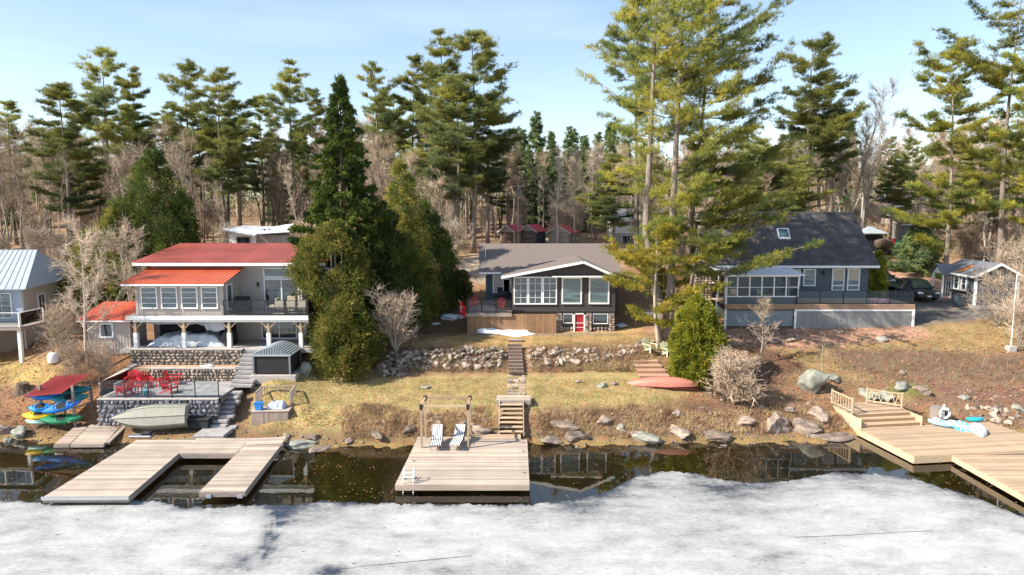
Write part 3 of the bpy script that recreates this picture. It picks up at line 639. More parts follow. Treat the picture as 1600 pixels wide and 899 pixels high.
p = cedar('cedar_tree', 67, 13.2, [(0, 2.6), (.35, 2.8), (.6, 2.0), (.85, .9), (1, .15)], CEDAR, clumps=330, per=60, stems=2)
put(p, at_px(626, 57, 480), 58); tag(p, 'tall olive cedar right of the pointed spruce', 'tree')
p = cedar('cedar_tree', 71, 9.4, [(0, 2.2), (.35, 2.7), (.7, 1.6), (1, .2)], CEDARD, clumps=260, per=60)
put(p, at_px(668, 60, 440), 60.5); tag(p, 'rounded dark cedar nearest the brown cottage', 'tree')
p = cedar('cedar_tree', 73, 3.2, [(0, .6), (.4, .8), (.8, .5), (1, .1)], CEDAR, clumps=60, per=50, cr=(.25, .4))
put(p, at_px(722, 62, 430), 62); tag(p, 'small cone shaped cedar beside the brown cottage roof', 'shrub')
# cedars behind the left house
p = cedar('cedar_tree', 79, 14.0, [(0, 3.2), (.25, 3.7), (.55, 3.3), (.8, 2.1), (1, .3)], CEDARD, clumps=470, per=60)
put(p, at_px(243, 60, 380), 60.5); tag(p, 'broad rounded dark cedar behind the red roofed house', 'tree')
p = cedar('cedar_tree', 83, 9.8, [(0, 2.0), (.3, 2.5), (.6, 2.2), (.85, 1.3), (1, .2)], CEDAR, clumps=260, per=55, show=1, stems=2)
put(p, at_px(178, 58, 380), 58.5); tag(p, 'thin yellow green cedar left of the broad dark cedar', 'tree')
p = cedar('cedar_tree', 85, 8.0, [(0, 1.6), (.3, 1.8), (.8, .9), (1, .2)], CEDAR, clumps=150, per=45, show=1, stems=2)
put(p, at_px(143, 58, 380), 57.5); tag(p, 'sparse twiggy cedar above the small red roofed shed', 'tree')
# cedar column on the shore and hedge columns
p = cedar('cedar_shrub', 89, 5.5, [(0, 1.3), (.15, 1.55), (.45, 1.5), (.75, 1.15), (.93, .55), (1, .1)], HEDGE, clumps=330, per=80, ln=.14, wd_=.055, cr=(.25, .5))
x, z = W(1087, 600, 43.8)[0], 0
put(p, W(1087, 600, 44.9)[0], 44.9); tag(p, 'plump egg shaped yellow green cedar beside the canoe', 'shrub')
p = cedar('cedar_shrub', 97, 4.2, [(0, .55), (.2, .72), (.6, .6), (1, .1)], HEDGE, clumps=90, per=70, ln=.14, wd_=.055, cr=(.2, .35))
put(p, at_px(1370, 59.5, 450), 59.5); tag(p, 'narrow columnar cedar at the right corner of the blue house', 'shrub')
# bare shrubs and small trees near the shore
p = bare('bare_shrub', 101, 4.3, .34, 10, BARKG, TWIG, tr=.04, start=.15, twn=1700, tl=.5, tw_=.013, stems=9, up=.9)
put(p, at_px(617, 47.5, 520), 47.6, 0, 1.3, 1.05); tag(p, 'round bare leafless shrub behind the left boulder wall', 'shrub')
p = bare('bare_bush', 103, 2.3, .5, 8, TWIG, TWIG, tr=.03, start=.05, twn=2600, tl=.5, tw_=.016, stems=16, up=.6, curl=.15)
put(p, X(1150, 640, 41.6), 42.1, 0, 1.55, 1.25); tag(p, 'wide pale grey leafless bush on the bank', 'shrub')
p = bare('bare_sapling', 105, 4.4, .32, 14, BARKG, TWIG, tr=.06, start=.25, twn=600, tl=.5, up=.8)
put(p, X(1190, 560, 47.2), 47.4); tag(p, 'thin bare tree standing before the grey deck skirt', 'tree')
p = bare('bare_sapling', 107, 2.6, .2, 4, BARKP, TWIG, tr=.03, start=.5, twn=30, tl=.3)
put(p, X(1284, 570, 46.0), 46.0); tag(p, 'spindly pale sapling just above the big boulder', 'tree')
p = bare('bare_tree', 109, 9.0, .36, 16, BARKP, TWIGG, tr=.10, start=.25, twn=1800, tl=.7, up=.6, tw_=.014)
put(p, X(135, 540, 45), 45); tag(p, 'pale bare tree with wide branches before the small red roofed shed', 'tree')
p = bare('bare_tree', 111, 8.4, .34, 18, BARKG, TWIGG, tr=.08, start=.2, twn=1500, tl=.7, up=.8, stems=2)
put(p, X(193, 480, 52), 53); tag(p, 'forked bare tree behind the small red roofed shed', 'tree')
for k, (u, D, s, lb) in enumerate([(95, 45.5, 1.0, 'tangled brown leafless thicket below the blue cottage'), (92, 49.5, .8, 'leafless thicket under the side wall of the blue cottage'), (160, 44.3, .7, 'brown bramble bush beside the stone patio wall'), (118, 43.5, .75, 'leafless bramble just above the kayak rack')]):
    if k == 0: bb = p = bare('bare_bush', 113, 3.4, .42, 9, TWIG, TWIG, tr=.035, start=.1, twn=1100, tl=.7, tw_=.012, stems=9, up=.6, curl=.2)
    else: p = copy_tree(bb)
    put(p, X(u, 560, D), D, k * 1.3, s); tag(p, lb, 'shrub', 'bare bushes under the left cottages')
for k, (u, D, s, lb) in enumerate([(1585, 57.0, 1.25, 'bare arching shrub right of the blue hut'), (1560, 52.5, 1.0, 'bare arching shrub before the blue hut gable'), (1600, 49, .9, 'bare arching shrub beside the white lamp pole'), (1625, 54, 1.3, 'bare arching shrub cut by the right edge')]):
    if k == 0: ba = p = bare('bare_bush', 117, 4.2, .5, 8, BARKG, TWIG, tr=.035, start=.1, twn=900, tl=.8, tw_=.014, stems=7, up=.4, curl=.12)
    else: p = copy_tree(ba)
    put(p, X(u, 470, D), D, 2 + k * 1.7, s); tag(p, lb, 'shrub', 'bare shrubs round the blue hut')

# -- forest behind
def region(u):
    for a, s in ((60, 'above the silver roofed cottage'), (180, 'left of the broad dark cedar'), (330, 'behind the broad dark cedar'), (470, 'behind the white roofed outbuilding'), (620, 'behind the pointed spruce'), (760, 'behind the great central pine'), (910, 'behind the three red roofed sheds'), (1050, 'around the white house'), (1200, 'behind the giant forked pine'), (1340, 'behind the dark shingle roof'), (1460, 'behind the play area')):
        if u < a: return s
    return 'behind the small blue hut'
PB = [pine('pine_tree', 200 + i, 24, [.30, .42, .36, .5, .28, .34, .45, .38][i], [3.5, 2.7, 3.5, 2.8, 3.2, 2.6, 3.0, 3.7][i], [66, 50, 62, 44, 78, 54, 48, 68][i], PINEB, bark=BARKD if i % 2 else BARK, tufts=[7600, 4800, 6600, 3900, 8600, 5400, 4300, 6400][i], ln=.36, wd_=.05, k=8,
           tr=.26, holes=.35, wind=[(.25, 0), (.1, 0), (.4, 0), (-.15, 0), (.2, 0), (.3, 0), (-.2, .1), (.35, 0)][i]) for i in range(8)]
FB = [spruce('fir_tree', 220 + i, 16, [3.0, 2.4][i], 60, FIR, tufts=2400, ln=.5, wd_=.14, k=6) for i in range(2)]
used = {}
def pcopy(lst, i):
    o = lst[i % len(lst)]
    if used.get(o.name): return copy_tree(o)
    used[o.name] = 1; return o
pines = [  # u, v of the top, depth, variant, width, label
 (8, 158, 88, 1, 1.0, 'dark thin pine at the left edge of the forest'), (92, 132, 74, 4, 1.25, 'bushy olive pine behind the silver roofed cottage'), (157, 74, 84, 3, 1.15, 'tallest dark half bare pine on the far left'),
 (205, 106, 90, 1, 1.0, 'slim pine with stepped branches left of the broad cedar'), (240, 178, 95, 3, .9, 'short pine peeping above the broad cedar'), (289, 99, 86, 2, 1.1, 'forked looking full pine just above the red roof'),
 (340, 108, 82, 0, 1.15, 'thick crowned pine above the white roofed outbuilding'), (404, 150, 96, 1, .9, 'smaller pine between two full pines at left centre'), (452, 98, 88, 3, 1.05, 'lone pine standing high left of the spruce'),
 (492, 138, 100, 1, 1.0, 'blurry pine directly left of the spruce tip'), (586, 99, 84, 2, 1.0, 'pine directly right of the spruce tip'), (644, 88, 86, 1, 1.0, 'narrow pine left of the great central pine'),
 (690, 51, 84, 0, 1.1, 'second tallest pine of the central cluster'), (738, 50, 76, 4, 1.45, 'great central pine with boughs sweeping right'), (712, 118, 74, 0, 1.2, 'yellow green pine in front of the central cluster'), (762, 150, 80, 2, 1.0, 'dense lower pine at the right of the central cluster'),
 (1272, 62, 78, 2, 1.3, 'bent pine with a crooked top right of the giant pines'), (1290, 120, 80, 3, 1.1, 'dark companion pine beside the crooked one'), (1400, 250, 84, 0, .7, 'short pine above the playground'),
 (1000, -40, 72, 3, 1.2, 'pine with bare left branches behind the forked pine'), (960, 240, 74, 4, 1.0, 'low light green pine left of the forked pine trunk'), (1180, 215, 70, 0, 1.1, 'lower pine glimpsed behind the dark roof ridge'), (1225, 230, 70, 4, 1.1, 'green pine low behind the dark roof ridge'),
 (1525, 235, 72, 4, 1.2, 'olive pine between the two right hand pines'), (60, 200, 100, 0, 1.0, 'far pine behind the silver roofed cottage'), (120, 215, 96, 2, 1.0, 'far pine left of the tallest dark pine'),
 (370, 190, 104, 2, 1.1, 'far pine between the full pines'), (525, 170, 105, 0, 1.1, 'far pine hidden behind the spruce'), (615, 150, 98, 0, 1.1, 'far pine behind the olive cedar'), (672, 110, 92, 2, 1.0, 'far pine within the central cluster'),
 (795, 235, 95, 0, 1.0, 'far low pine right of the central cluster')]
for k, (u, v, D, i, s, lb) in enumerate(pines):
    o = pcopy(PB, i + (3 if k % 5 == 2 else 4 if k % 7 == 3 else 0)); x = X(u, v, D); zt = Z(v, D); zb = gz(x, D); h = (zt - zb) / 24
    put(o, x, D, k * 1.1, s * .95, h); tag(o, lb, 'tree', 'tall pines of the forest')
rr_ = random.Random(77)
for k in range(26):
    D = rr_.uniform(90, 110); u = -60 + 1720 * (k + rr_.random()) / 26
    if 825 < u < 990: continue
    v = rr_.uniform(150, 235); i = rr_.randrange(8); o = pcopy(PB, i); x = X(u, v, D); h = (Z(v, D) - gz(x, D)) / 24
    lb = ('narrow' if i in (1, 3, 5, 6) else 'broad') + ' far pine half hidden by bare trees ' + region(u)
    put(o, x, D, k * 2.1, h * 1.05, h); tag(o, lb, 'tree', 'far pines: ' + lb)
for k, (u, v, D) in enumerate([(838, 172, 105), (862, 205, 100), (893, 196, 104), (915, 215, 98), (935, 205, 108), (955, 190, 100), (815, 200, 112), (980, 220, 105), (1240, 200, 100), (1330, 190, 110), (1560, 200, 100), (470, 200, 108), (20, 240, 105), (430, 210, 110), (560, 190, 112)]):
    o = pcopy(FB, k); x = X(u, v, D); h = (Z(v, D) - gz(x, D)) / 16
    put(o, x, D, k, h * rr_.uniform(.9, 1.2), h); tag(o, 'blurred green fir of the far row ' + region(u), 'tree', 'far firs ' + region(u))
# bare forest
BF = [bare('bare_tree', 300 + i, 15, [.15, .17, .13, .24, .15, .17][i], 16, [BARKG, BARKD, BARKP, BARKG, BARKG, BARKD][i], [TWIG, TWIG, TWIGG, TWIG, TWIG, TWIG][i], tr=.135, start=.38, twn=900, tl=1.2, tw_=.016, up=1.2, stems=[1, 2, 1, 2, 1, 3][i]) for i in range(6)]
BF.append(bare('bare_tree', 310, 15, .10, 9, BARK, TWIG, tr=.13, start=.55, twn=260, tl=1.0, tw_=.016, up=1.1)); BF.append(bare('bare_tree', 311, 15, .12, 8, BARKP, TWIGG, tr=.10, start=.5, twn=220, tl=1.0, tw_=.016, up=1.1))
special = [(870, 235, 78, 2, 'pale barked bare tree behind the red roofed sheds'), (897, 240, 80, 2, 'second pale bare tree right of the red roofed sheds'), (1330, 130, 80, 3, 'wide crowned bare tree right of the crooked pine'), 
           (1350, 175, 84, 3, 'pinkish bare tree above the playground')]
for k, (u, v, D, i, lb) in enumerate(special):
    o = pcopy(BF, i); x = X(u, v, D); h = (Z(v, D) - gz(x, D)) / 15; put(o, x, D, k, min(1.4, h), h); tag(o, lb, 'tree', 'noticeable bare trees')
def clear_of(u, D):
    if D < 77 and 735 < u < 1015: return False
    if D < 84 and 770 < u < 905: return False
    if D < 76 and 1340 < u < 1500: return False
    if D < 84 and 350 < u < 460: return False
    if D < 68: return False
    return True
n = 0
while n < 290:
    D = rr_.uniform(68, 112); u = rr_.uniform(-120, 1720)
    if not clear_of(u, D): continue
    x = X(u, 300, D); vi = rr_.choice((0, 1, 2, 3, 4, 5, 1, 6, 6, 7)); o = pcopy(BF, vi)
    vt = rr_.uniform(185, 285) if u < 800 or u > 1180 else rr_.uniform(215, 290)
    h = max(.45, (Z(vt, D) - gz(x, D)) / 15); put(o, x, D, rr_.uniform(0, 6.28), h * rr_.uniform(.8, 1.25), h)
    kd = ('short ' if h < .75 else 'tall ') + ['grey leafless tree', 'dark forked leafless tree', 'pale leafless tree', 'grey forked leafless tree', 'grey upright leafless tree', 'three stemmed leafless tree', 'straight brown trunk', 'straight pale trunk'][vi] + (' in front rows ' if D < 88 else ' in rear rows ') + region(u)
    tag(o, kd, 'tree', 'bare trees: ' + kd); n += 1
# undergrowth saplings in front of the forest
US = [bare('bare_bush', 340 + i, 4.2, .36, 8, TWIG if i else TWIGG, TWIG if i else TWIGG, tr=.035, start=.1, twn=900, tl=.8, tw_=.018, stems=7, up=.9, curl=.2) for i in range(2)]
n = 0
while n < 95:
    D = rr_.uniform(64, 98); u = rr_.uniform(-120, 1720)
    if not clear_of(u, D) and not (480 < u < 700 and D > 63) and not (1500 < u and D > 60): continue
    if 1015 > u > 735 and D < 83: continue
    x = X(u, 340, D); o = pcopy(US, n); put(o, x, D, rr_.uniform(0, 6.28), rr_.uniform(.8, 1.35)); tag(o, 'leafless undergrowth bush among the trunks ' + region(u), 'shrub', 'undergrowth bushes ' + region(u)); n += 1
# far wood that reads as one mass
rs = np.random.RandomState(9); N = 520; tx = rs.uniform(-150, 150, N); ty = rs.uniform(112, 165, N); tz = gz_full(tx, ty); hh = rs.uniform(7, 14, N)
K = 120; c = np.repeat(np.stack([tx, ty, tz], 1), K, 0) + np.stack([rs.randn(N * K) * 1.5, rs.randn(N * K) * 1.5, np.abs(rs.rand(N * K)) * np.repeat(hh, K)], 1)
e = c + norm(rs.randn(N * K, 3) + [0, 0, 1.0]) * rs.uniform(1, 3, (N * K, 1)); Vt = blades_seg(c, e, np.full(N * K, .11), rs)
tr_a = np.stack([tx, ty, tz], 1); tr_b = tr_a + np.stack([rs.randn(N) * .4, rs.randn(N) * .4, hh], 1); V2 = blades_seg(tr_a, tr_b, np.full(N, .55), rs)
o = trimesh('distant_woods', np.vstack([Vt, V2]), TWIG, None); tag(o, kind='stuff')
tx = rs.uniform(-150, 150, 330); ty = rs.uniform(118, 175, 330); tz = gz_full(tx, ty); hh = rs.uniform(7, 15, 330); K = 90; t = rs.rand(330 * K) ** .8
c = np.repeat(np.stack([tx, ty, tz], 1), K, 0) + np.stack([rs.randn(330 * K) * (1 - t) * 1.9, rs.randn(330 * K) * (1 - t) * 1.9, (.15 + .85 * t) * np.repeat(hh, K)], 1)
o = trimesh('distant_evergreens', blades(c, np.tile([0, 0, .2], (len(c), 1)) + rs.randn(len(c), 3), 1.3, .5, 1, .3, rs), FIR, None); tag(o, kind='stuff')

# -- dead grass on the bank, lawn blades and leaves
def scatter(n, ur, Dr, cond, seed):
    rs = np.random.RandomState(seed); u = rs.uniform(ur[0], ur[1], n); D = rs.uniform(Dr[0], Dr[1], n); x = (u - 800) / F * D * 1.02; z = gz_full(x, D)
    uu_, vv_ = uv_of(x, D, z); m = cond(uu_, vv_, z, D); return np.stack([x[m], D[m], z[m]], 1), rs
C, rs = scatter(22000, (530, 1330), (38.2, 42.5), lambda u, v, z, D: (z > .25) & (v > 640 + 8 * np.sin(u * .03)) & (v < 688) & ~((u > 765) & (u < 830)) & (lump(u * .05, v * .08) > -.45), 21)
tag(trimesh('dead_bank_grass', blades(C, np.tile([0, -.25, 1.], (len(C), 1)), .26, .03, 3, .5, rs), DEAD, None), kind='stuff')
C, rs = scatter(52000, (380, 1080), (39.0, 53.5), lambda u, v, z, D: (z > .5) & ~((u > 793) & (u < 832)) & ~((u > 586) & (u < 1015) & (v > 540) & (v < 592)), 22)
tag(trimesh('lawn_grass', blades(C, np.tile([0, 0, 1.], (len(C), 1)), .085, .03, 2, .8, rs), LAWNG, None), kind='stuff')
def leafcond(u, v, z, D): return (z > .15) & ~((u > 150) & (u < 1075) & (v < 640)) & ~((u > 1420) & (u < 1560) & (v < 515)) & ~((u > 150) & (u < 470))
C, rs = scatter(19000, (-60, 1660), (39, 60), leafcond, 23); n = len(C); k = norm(rs.randn(n, 3) * [1, 1, .35]) * .09; s = norm(rs.randn(n, 3) * [1, 1, .35]) * .06
tag(npmesh('leaf_litter', np.stack([C - k, C + s + [0, 0, .03], C + k + [0, 0, .02], C - s + [0, 0, .01]], 1).reshape(-1, 3) + [0, 0, .03], np.arange(n * 4).reshape(-1, 4), LEAF), kind='stuff')
# ------------------------------------------------------------------ building helpers
def frame_T(face, x, y, z):
    """local window frame: X along the wall, -Y outwards"""
    a = {'S': 0, 'W': -90, 'E': 90, 'N': 180}[face] if isinstance(face, str) else face
    return Matrix.Translation((x, y, z)) @ Matrix.Rotation(R(a), 4, 'Z')
def window(parent, T, w_, h, cols=1, rows=1, fmat=None, gmat=None, fw=.08, mw=.03, rail=None, name='window', label=None, blind=None):
    fmat = fmat or WHITE; m = MB(T); d0, d1 = -.07, .02
    m.box(0, w_, d0, d1, h - fw, h); m.box(0, w_, d0 - .03, d1, 0, fw); m.box(0, fw, d0, d1, fw, h - fw); m.box(w_ - fw, w_, d0, d1, fw, h - fw)
    xs_ = [w_ * k / cols for k in range(1, cols)]; zs_ = [h * k / rows for k in range(1, rows)]
    for x in xs_: m.box(x - mw / 2, x + mw / 2, d0 + .01, d1, fw, h - fw)
    for z in zs_: m.box(fw, w_ - fw, d0 + .015, d1 - .005, z - mw / 2, z + mw / 2)
    if rail: m.box(fw, w_ - fw, d0 - .005, d1 - .01, h * rail - .04, h * rail + .04)
    o = m.build(name, fmat, parent)
    if label: o['label'] = label
    MB(T).box(fw * .7, w_ - fw * .7, -.03, .012, fw * .7, h - fw * .7).build('pane', gmat or GLASS, o)
    if blind: MB(T).box(fw, w_ - fw, -.038, -.031, h * (1 - blind), h - fw).build('blind', WICK, o)
    return o
def ribbed(name, mat, parent, quad, spacing=.42, th=.05, rib=.03, soff=None):
    """metal roof sheet: quad = eave-left, eave-right, ridge-right, ridge-left"""
    a, b, c, d = [Vector(p) for p in quad]; m = MB(); m.slab([tuple(p) for p in (a, b, c, d)], th)
    n = max(2, int((b - a).length / spacing)); nr = (b - a).cross(d - a).normalized()
    if nr.z < 0: nr = -nr
    for i in range(n + 1):
        t = i / n; p = a + (b - a) * t; q = d + (c - d) * t; m.bar(p + nr * rib * .4, q + nr * rib * .4, .045, rib, up=nr)
    return m.build(name, mat, parent)
def lap_wall(name, mat, parent, x0, x1, z0, z1, y, T=None, lap=.13, thick=.12, gable=None):
    m = MB(T); n = max(1, int(round((z1 - z0) / lap))); h = (z1 - z0) / n
    m.box(x0, x1, y + .005, y + thick, z0, z1)
    for i in range(n): m.add([(x0, y - .028, z0 + i * h), (x1, y - .028, z0 + i * h), (x1, y, z0 + (i + 1) * h), (x0, y, z0 + (i + 1) * h), (x0, y + .01, z0 + i * h), (x1, y + .01, z0 + i * h)], [(0, 1, 2, 3), (0, 4, 5, 1)])
    return m.build(name, mat, parent)
def batten_wall(name, mat, parent, x0, x1, z0, z1, y, T=None, sp=.2, thick=.12):
    m = MB(T); m.box(x0, x1, y, y + thick, z0, z1); n = int((x1 - x0) / sp)
    for i in range(1, n): x = x0 + (x1 - x0) * i / n; m.box(x - .016, x + .016, y - .02, y, z0, z1)
    return m.build(name, mat, parent)
def planks(parent, quad, n, mat, th=.04, gap=.014, name='plank', along='a', jit=.004, me_cache={}):
    """deck boards as objects sharing one board mesh. quad = 4 corners (a,b,c,d); boards run a->b, laid from ab towards dc"""
    a, b, c, d = [Vector(p) for p in quad]; ww = (d - a).length / n; ln = (b - a).length; key = (mat.name, round(ln, 2), round(ww, 3), th)
    if key not in me_cache: me = MB().box(0, ln, 0, ww - gap, -th, 0).mesh(name); me.materials.append(mat); me_cache[key] = me
    ang = math.atan2((b - a).y, (b - a).x); rs_ = random.Random(int(ln * 100) + n)
    for i in range(n):
        t = i / n; p = a + (d - a) * t; q = b + (c - b) * t; tilt = -math.asin(max(-1, min(1, (q - p).z / (q - p).length)))
        o = inst(name, me_cache[key], parent, (p.x, p.y, p.z + rs_.uniform(-jit, jit)), (0, tilt, ang + rs_.uniform(-.0008, .0008)), ((q - p).length / ln, 1, 1))
def stone_row_wall(name, label, p0, p1, zb, zt, mat, rows, cols_, cap=CONC, thick=.35, seed=1, ztr=None):
    """mortared stone wall, front face on the line p0-p1 (towards the viewer), stones as parts"""
    p0 = Vector(p0); p1 = Vector(p1); ln = (p1 - p0).length; ang = math.atan2(p1.y - p0.y, p1.x - p0.x)
    t = thing(name, label, 'wall', (p0.x, p0.y, zb), ang); H = zt - zb; ztr = H if ztr is None else ztr
    MB().prism([(0, -.3), (ln, -.3), (ln, ztr), (0, H)], 'y', .03, thick).build('mortar', MORT, t)
    rd = random.Random(seed); ms = STONES[mat.name]
    for r in range(rows):
        x = rd.uniform(-.1, .1)
        while x < ln:
            w_ = ln / cols_ * rd.uniform(.55, 1.6); f = (x + w_ / 2) / ln; hh = H + (ztr - H) * f; hr = hh / rows
            sc_ = (w_ * .56, .13, hr * rd.uniform(.45, .62))
            inst('stone', rd.choice(ms), t, (min(ln - .1, x + w_ / 2), .03, hr * (r + .5) + rd.uniform(-.05, .05) * hr), (rd.uniform(-.2, .2), rd.uniform(-.5, .5), rd.uniform(-.2, .2)), sc_); x += w_ * 1.02
    if cap:
        n = max(2, int(ln / .8)); m = None
        for i in range(n):
            a_, b_ = ln * i / n, ln * (i + 1) / n; za = H + (ztr - H) * i / n; zb_ = H + (ztr - H) * (i + 1) / n
            MB().slab([(a_ + .006, -.06, za + .07), (b_ - .006, -.06, zb_ + .07), (b_ - .006, thick + .03, zb_ + .07), (a_ + .006, thick + .03, za + .07)], .07).build('capstone', cap, t)
    return t
def boulder_wall(name, label, pts, layers, mat, seed, size=(.2, .42)):
    rd = random.Random(seed); t = thing(name, label, 'stone wall', (pts[0][0], pts[0][1], 0)); cx, cy = pts[0][0], pts[0][1]; ms = STONES[mat.name]
    for l in range(layers):
        f = l / max(1, layers - 1)
        for i in range(len(pts) - 1):
            a, b = Vector(pts[i][:4]), Vector(pts[i + 1][:4]); ln = math.hypot(b[0] - a[0], b[1] - a[1]); s = 0
            while s < ln:
                w_ = rd.uniform(*size) * (1.25 if l == 0 else 1); k = s / ln; p = a + (b - a) * k
                x = p[0] + rd.uniform(-.1, .1); y = p[1] + f * 1.25 + rd.uniform(-.2, .2); z = p[2] + (p[3] - p[2]) * f + rd.uniform(-.14, .14)
                o = inst('stone', rd.choice(ms), t, (x - cx, y - cy, z), (rd.uniform(-.5, .5), rd.uniform(-.5, .5), rd.uniform(0, 6.28)), (w_ * rd.uniform(.8, 1.4), w_ * rd.uniform(.6, 1.0), w_ * rd.uniform(.45, .85)))
                s += w_ * 1.25
    return t
def boulder(label, x, y, s, seed, mat=ROCK, z=None, rz=0, group=None, cat='boulder', sub=4, rough=.28):
    me = rock_mesh(seed, sub, 0, rough, mat, 8); me.name = 'boulder'; o = bpy.data.objects.new('boulder', me); link(o)
    o.location = (x, y, gz(x, y) + s[2] * .08 if z is None else z); o.scale = s; o.rotation_euler.z = rz; return tag(o, label, cat, group)
def glass_rail(parent, p0, p1, h, n, post=BLACK, top=True, glass=True, pw=.05, gl=CLEAR, base=.08, name='railing'):
    p0 = Vector(p0); p1 = Vector(p1)
    for i in range(n + 1):
        p = p0 + (p1 - p0) * i / n; MB().box(p.x - pw / 2, p.x + pw / 2, p.y - pw / 2, p.y + pw / 2, p.z, p.z + h).build('rail_post', post, parent)
    d = (p1 - p0).normalized()
    if top: MB().bar(p0 + Vector((0, 0, h + .02)), p1 + Vector((0, 0, h + .02)), .06, .04).build('top_rail', post, parent); MB().bar(p0 + Vector((0, 0, base)), p1 + Vector((0, 0, base)), .04, .04).build('bottom_rail', post, parent)
    if glass:
        for i in range(n):
            a = p0 + (p1 - p0) * (i / n) + d * (pw / 2 + .02); b = p0 + (p1 - p0) * ((i + 1) / n) - d * (pw / 2 + .02)
            MB().bar(a + Vector((0, 0, (h + base) / 2)), b + Vector((0, 0, (h + base) / 2)), .012, h - base - .06).build('glass_panel', gl, parent)
def hull(L_, W_, H, n=22, m=12, p=2.2, rocker=.15, keel=.8, deck=None):
    """boat hull, keel down, along X, gunwale at z=0; deck = height of a closed deck"""
    vs = []; fs = []
    for i in range(n + 1):
        t = -1 + 2 * i / n; w_ = max(.004, W_ / 2 * (1 - abs(t) ** p)); sh = rocker * H * abs(t) ** 2; hh = H * (1 - .55 * abs(t) ** 3)
        for k in range(m + 1):
            an = math.pi * k / m; vs.append((t * L_ / 2, -w_ * math.copysign(abs(math.cos(an)) ** .75, math.cos(an)), sh - hh * math.sin(an) ** keel))
        if deck is not None:
            for k in range(1, 6):
                an = math.pi * k / 6; vs.append((t * L_ / 2, w_ * math.cos(an), sh + deck * (1 - .4 * abs(t)) * math.sin(an)))
    q = m + 1 + (5 if deck is not None else 0)
    for i in range(n):
        for k in range(q if deck is not None else q - 1): fs.append((i * q + k, (i + 1) * q + k, (i + 1) * q + (k + 1) % q, i * q + (k + 1) % q))
    return MB().add(vs, fs)

# ================================================================== LEFT HOUSE (red roof)
x0, x1 = -26.2, -13.9; zf, z2 = 4.02, 6.28
H1 = thing('red_roof_house', 'two storey greige house with red metal roofs and a long front deck', 'house', (x0, 46, 4.0))
def L1(mb_T=None): return Matrix.Translation((-x0, -46, -4.0))
T1 = L1()
def S(*d, name='wall', mat=GREIGE): return MB(T1).box(*d).build(name, mat, H1)
S(x0 + .1, x1 + .4, 49.1, 56, 3.6, 9.75); 
# sloping upper part of walls under the shed roof
MB(T1).prism([(49.12, 9.6), (55.9, 9.6), (55.9, 10.45), (49.12, 9.68)], 'x', x0 + .12, x1 + .38).build('upper_wall', GREIGE, H1)
batten_wall('porch_wall', GREIGE, H1, -25.65, -19.65, z2, 8.42, 46.1, T1, .16, .1)
MB(T1).box(-25.65, -25.5, 46.2, 49.1, z2, 8.6).build('porch_wall', GREIGE, H1)
MB(T1).prism([(46.2, z2), (49.1, z2), (49.1, 9.1), (46.2, 8.42)], 'x', -19.78, -19.65).build('porch_wall', GREIGE, H1)
o = ribbed('roof', RED, H1, [T1 @ Vector(p) for p in ((-26.95, 48.3, 9.72), (-13.2, 48.3, 9.72), (-13.2, 56.3, 10.66), (-27.3, 56.3, 10.66))], .34)
MB(T1).box(-26.93, -13.22, 48.28, 48.34, 9.46, 9.66).build('fascia', WHITE, H1); MB(T1).box(-26.9, -13.25, 48.36, 49.09, 9.56, 9.60).build('soffit', WHITE, H1)
ribbed('porch_roof', REDO, H1, [T1 @ Vector(p) for p in ((-26.25, 45.45, 8.52), (-19.3, 45.45, 8.52), (-19.3, 49.05, 9.28), (-26.0, 49.05, 9.28))], .27)
MB(T1).box(-26.23, -19.32, 45.44, 45.5, 8.34, 8.46).build('fascia', WHITE, H1)
for i in range(4): window(H1, T1 @ frame_T('S', -25.25 + i * 1.37, 46.1, 6.72), 1.12, 1.5, 1, 4, mw=.035, label='four pane porch window')
window(H1, T1 @ frame_T(90, -19.65, 46.6, 6.55), .9, 1.75, 1, 1, name='window')
# great glass wall
gx = -17.95
for (a, w_, z0_, h, c_) in ((gx, 2.55, 8.55, .72, 1), (gx + 2.65, 2.15, 8.55, .72, 1), (gx, 2.55, 6.34, 2.15, 2), (gx + 2.65, 2.15, 6.34, 2.15, 3)):
    window(H1, T1 @ frame_T('S', a, 49.1, z0_), w_, h, c_, 1, fw=.1, mw=.09, name='patio_door' if h > 1 else 'transom_window')
for lx in (-18.35, -12.95 - .3): MB(T1).disc((lx if lx < -14 else -13.75, 48.98, 7.9), .07, .32, 8).build('wall_lamp', BLACK, H1)
# deck of the upper floor
MB(T1).box(x0, x1, 45.9, 49.08, 6.14, 6.27).build('deck_floor', WOODG, H1)
MB(T1).box(x0 - .05, x1 + .05, 45.84, 45.895, 5.98, 6.26).build('deck_beam', WHITE, H1)
MB(T1).box(x0 + .3, x1, 46.02, 46.14, 5.8, 6.13).build('deck_beam', WHITE, H1)
rails1 = thing('deck_railing', 'black railing with glass panels along the red roofed house deck', 'railing', (-19.6, 45.95, 6.27))
glass_rail(rails1, (0, 0, 0), (5.6, 0, 0), 1.0, 4); glass_rail(rails1, (5.72, .1, 0), (5.72, 3.0, 0), 1.0, 2)
for i, px_ in enumerate((-25.75, -22.45, -19.35, -16.65, -14.45)):
    MB(T1).box(px_ - .09, px_ + .09, 46.0, 46.18, 5.0, 5.8).build('post', WOODY, H1); MB(T1).box(px_ - .13, px_ + .13, 45.96, 46.22, 4.0, 5.05).build('post_base', WHITE, H1)
    MB(T1).bar((px_ - .5, 46.09, 5.8), (px_, 46.09, 5.3), .09).bar((px_ + .5, 46.09, 5.8), (px_, 46.09, 5.3), .09).build('brace', WOODY, H1)
window(H1, T1 @ frame_T('S', -18.25, 49.1, 4.05), 2.6, 1.85, 2, 1, fw=.1, mw=.08, name='patio_door')
window(H1, T1 @ frame_T('S', -15.05, 49.1, 4.55), 2.1, 1.3, 3, 1, fw=.08, mw=.07)
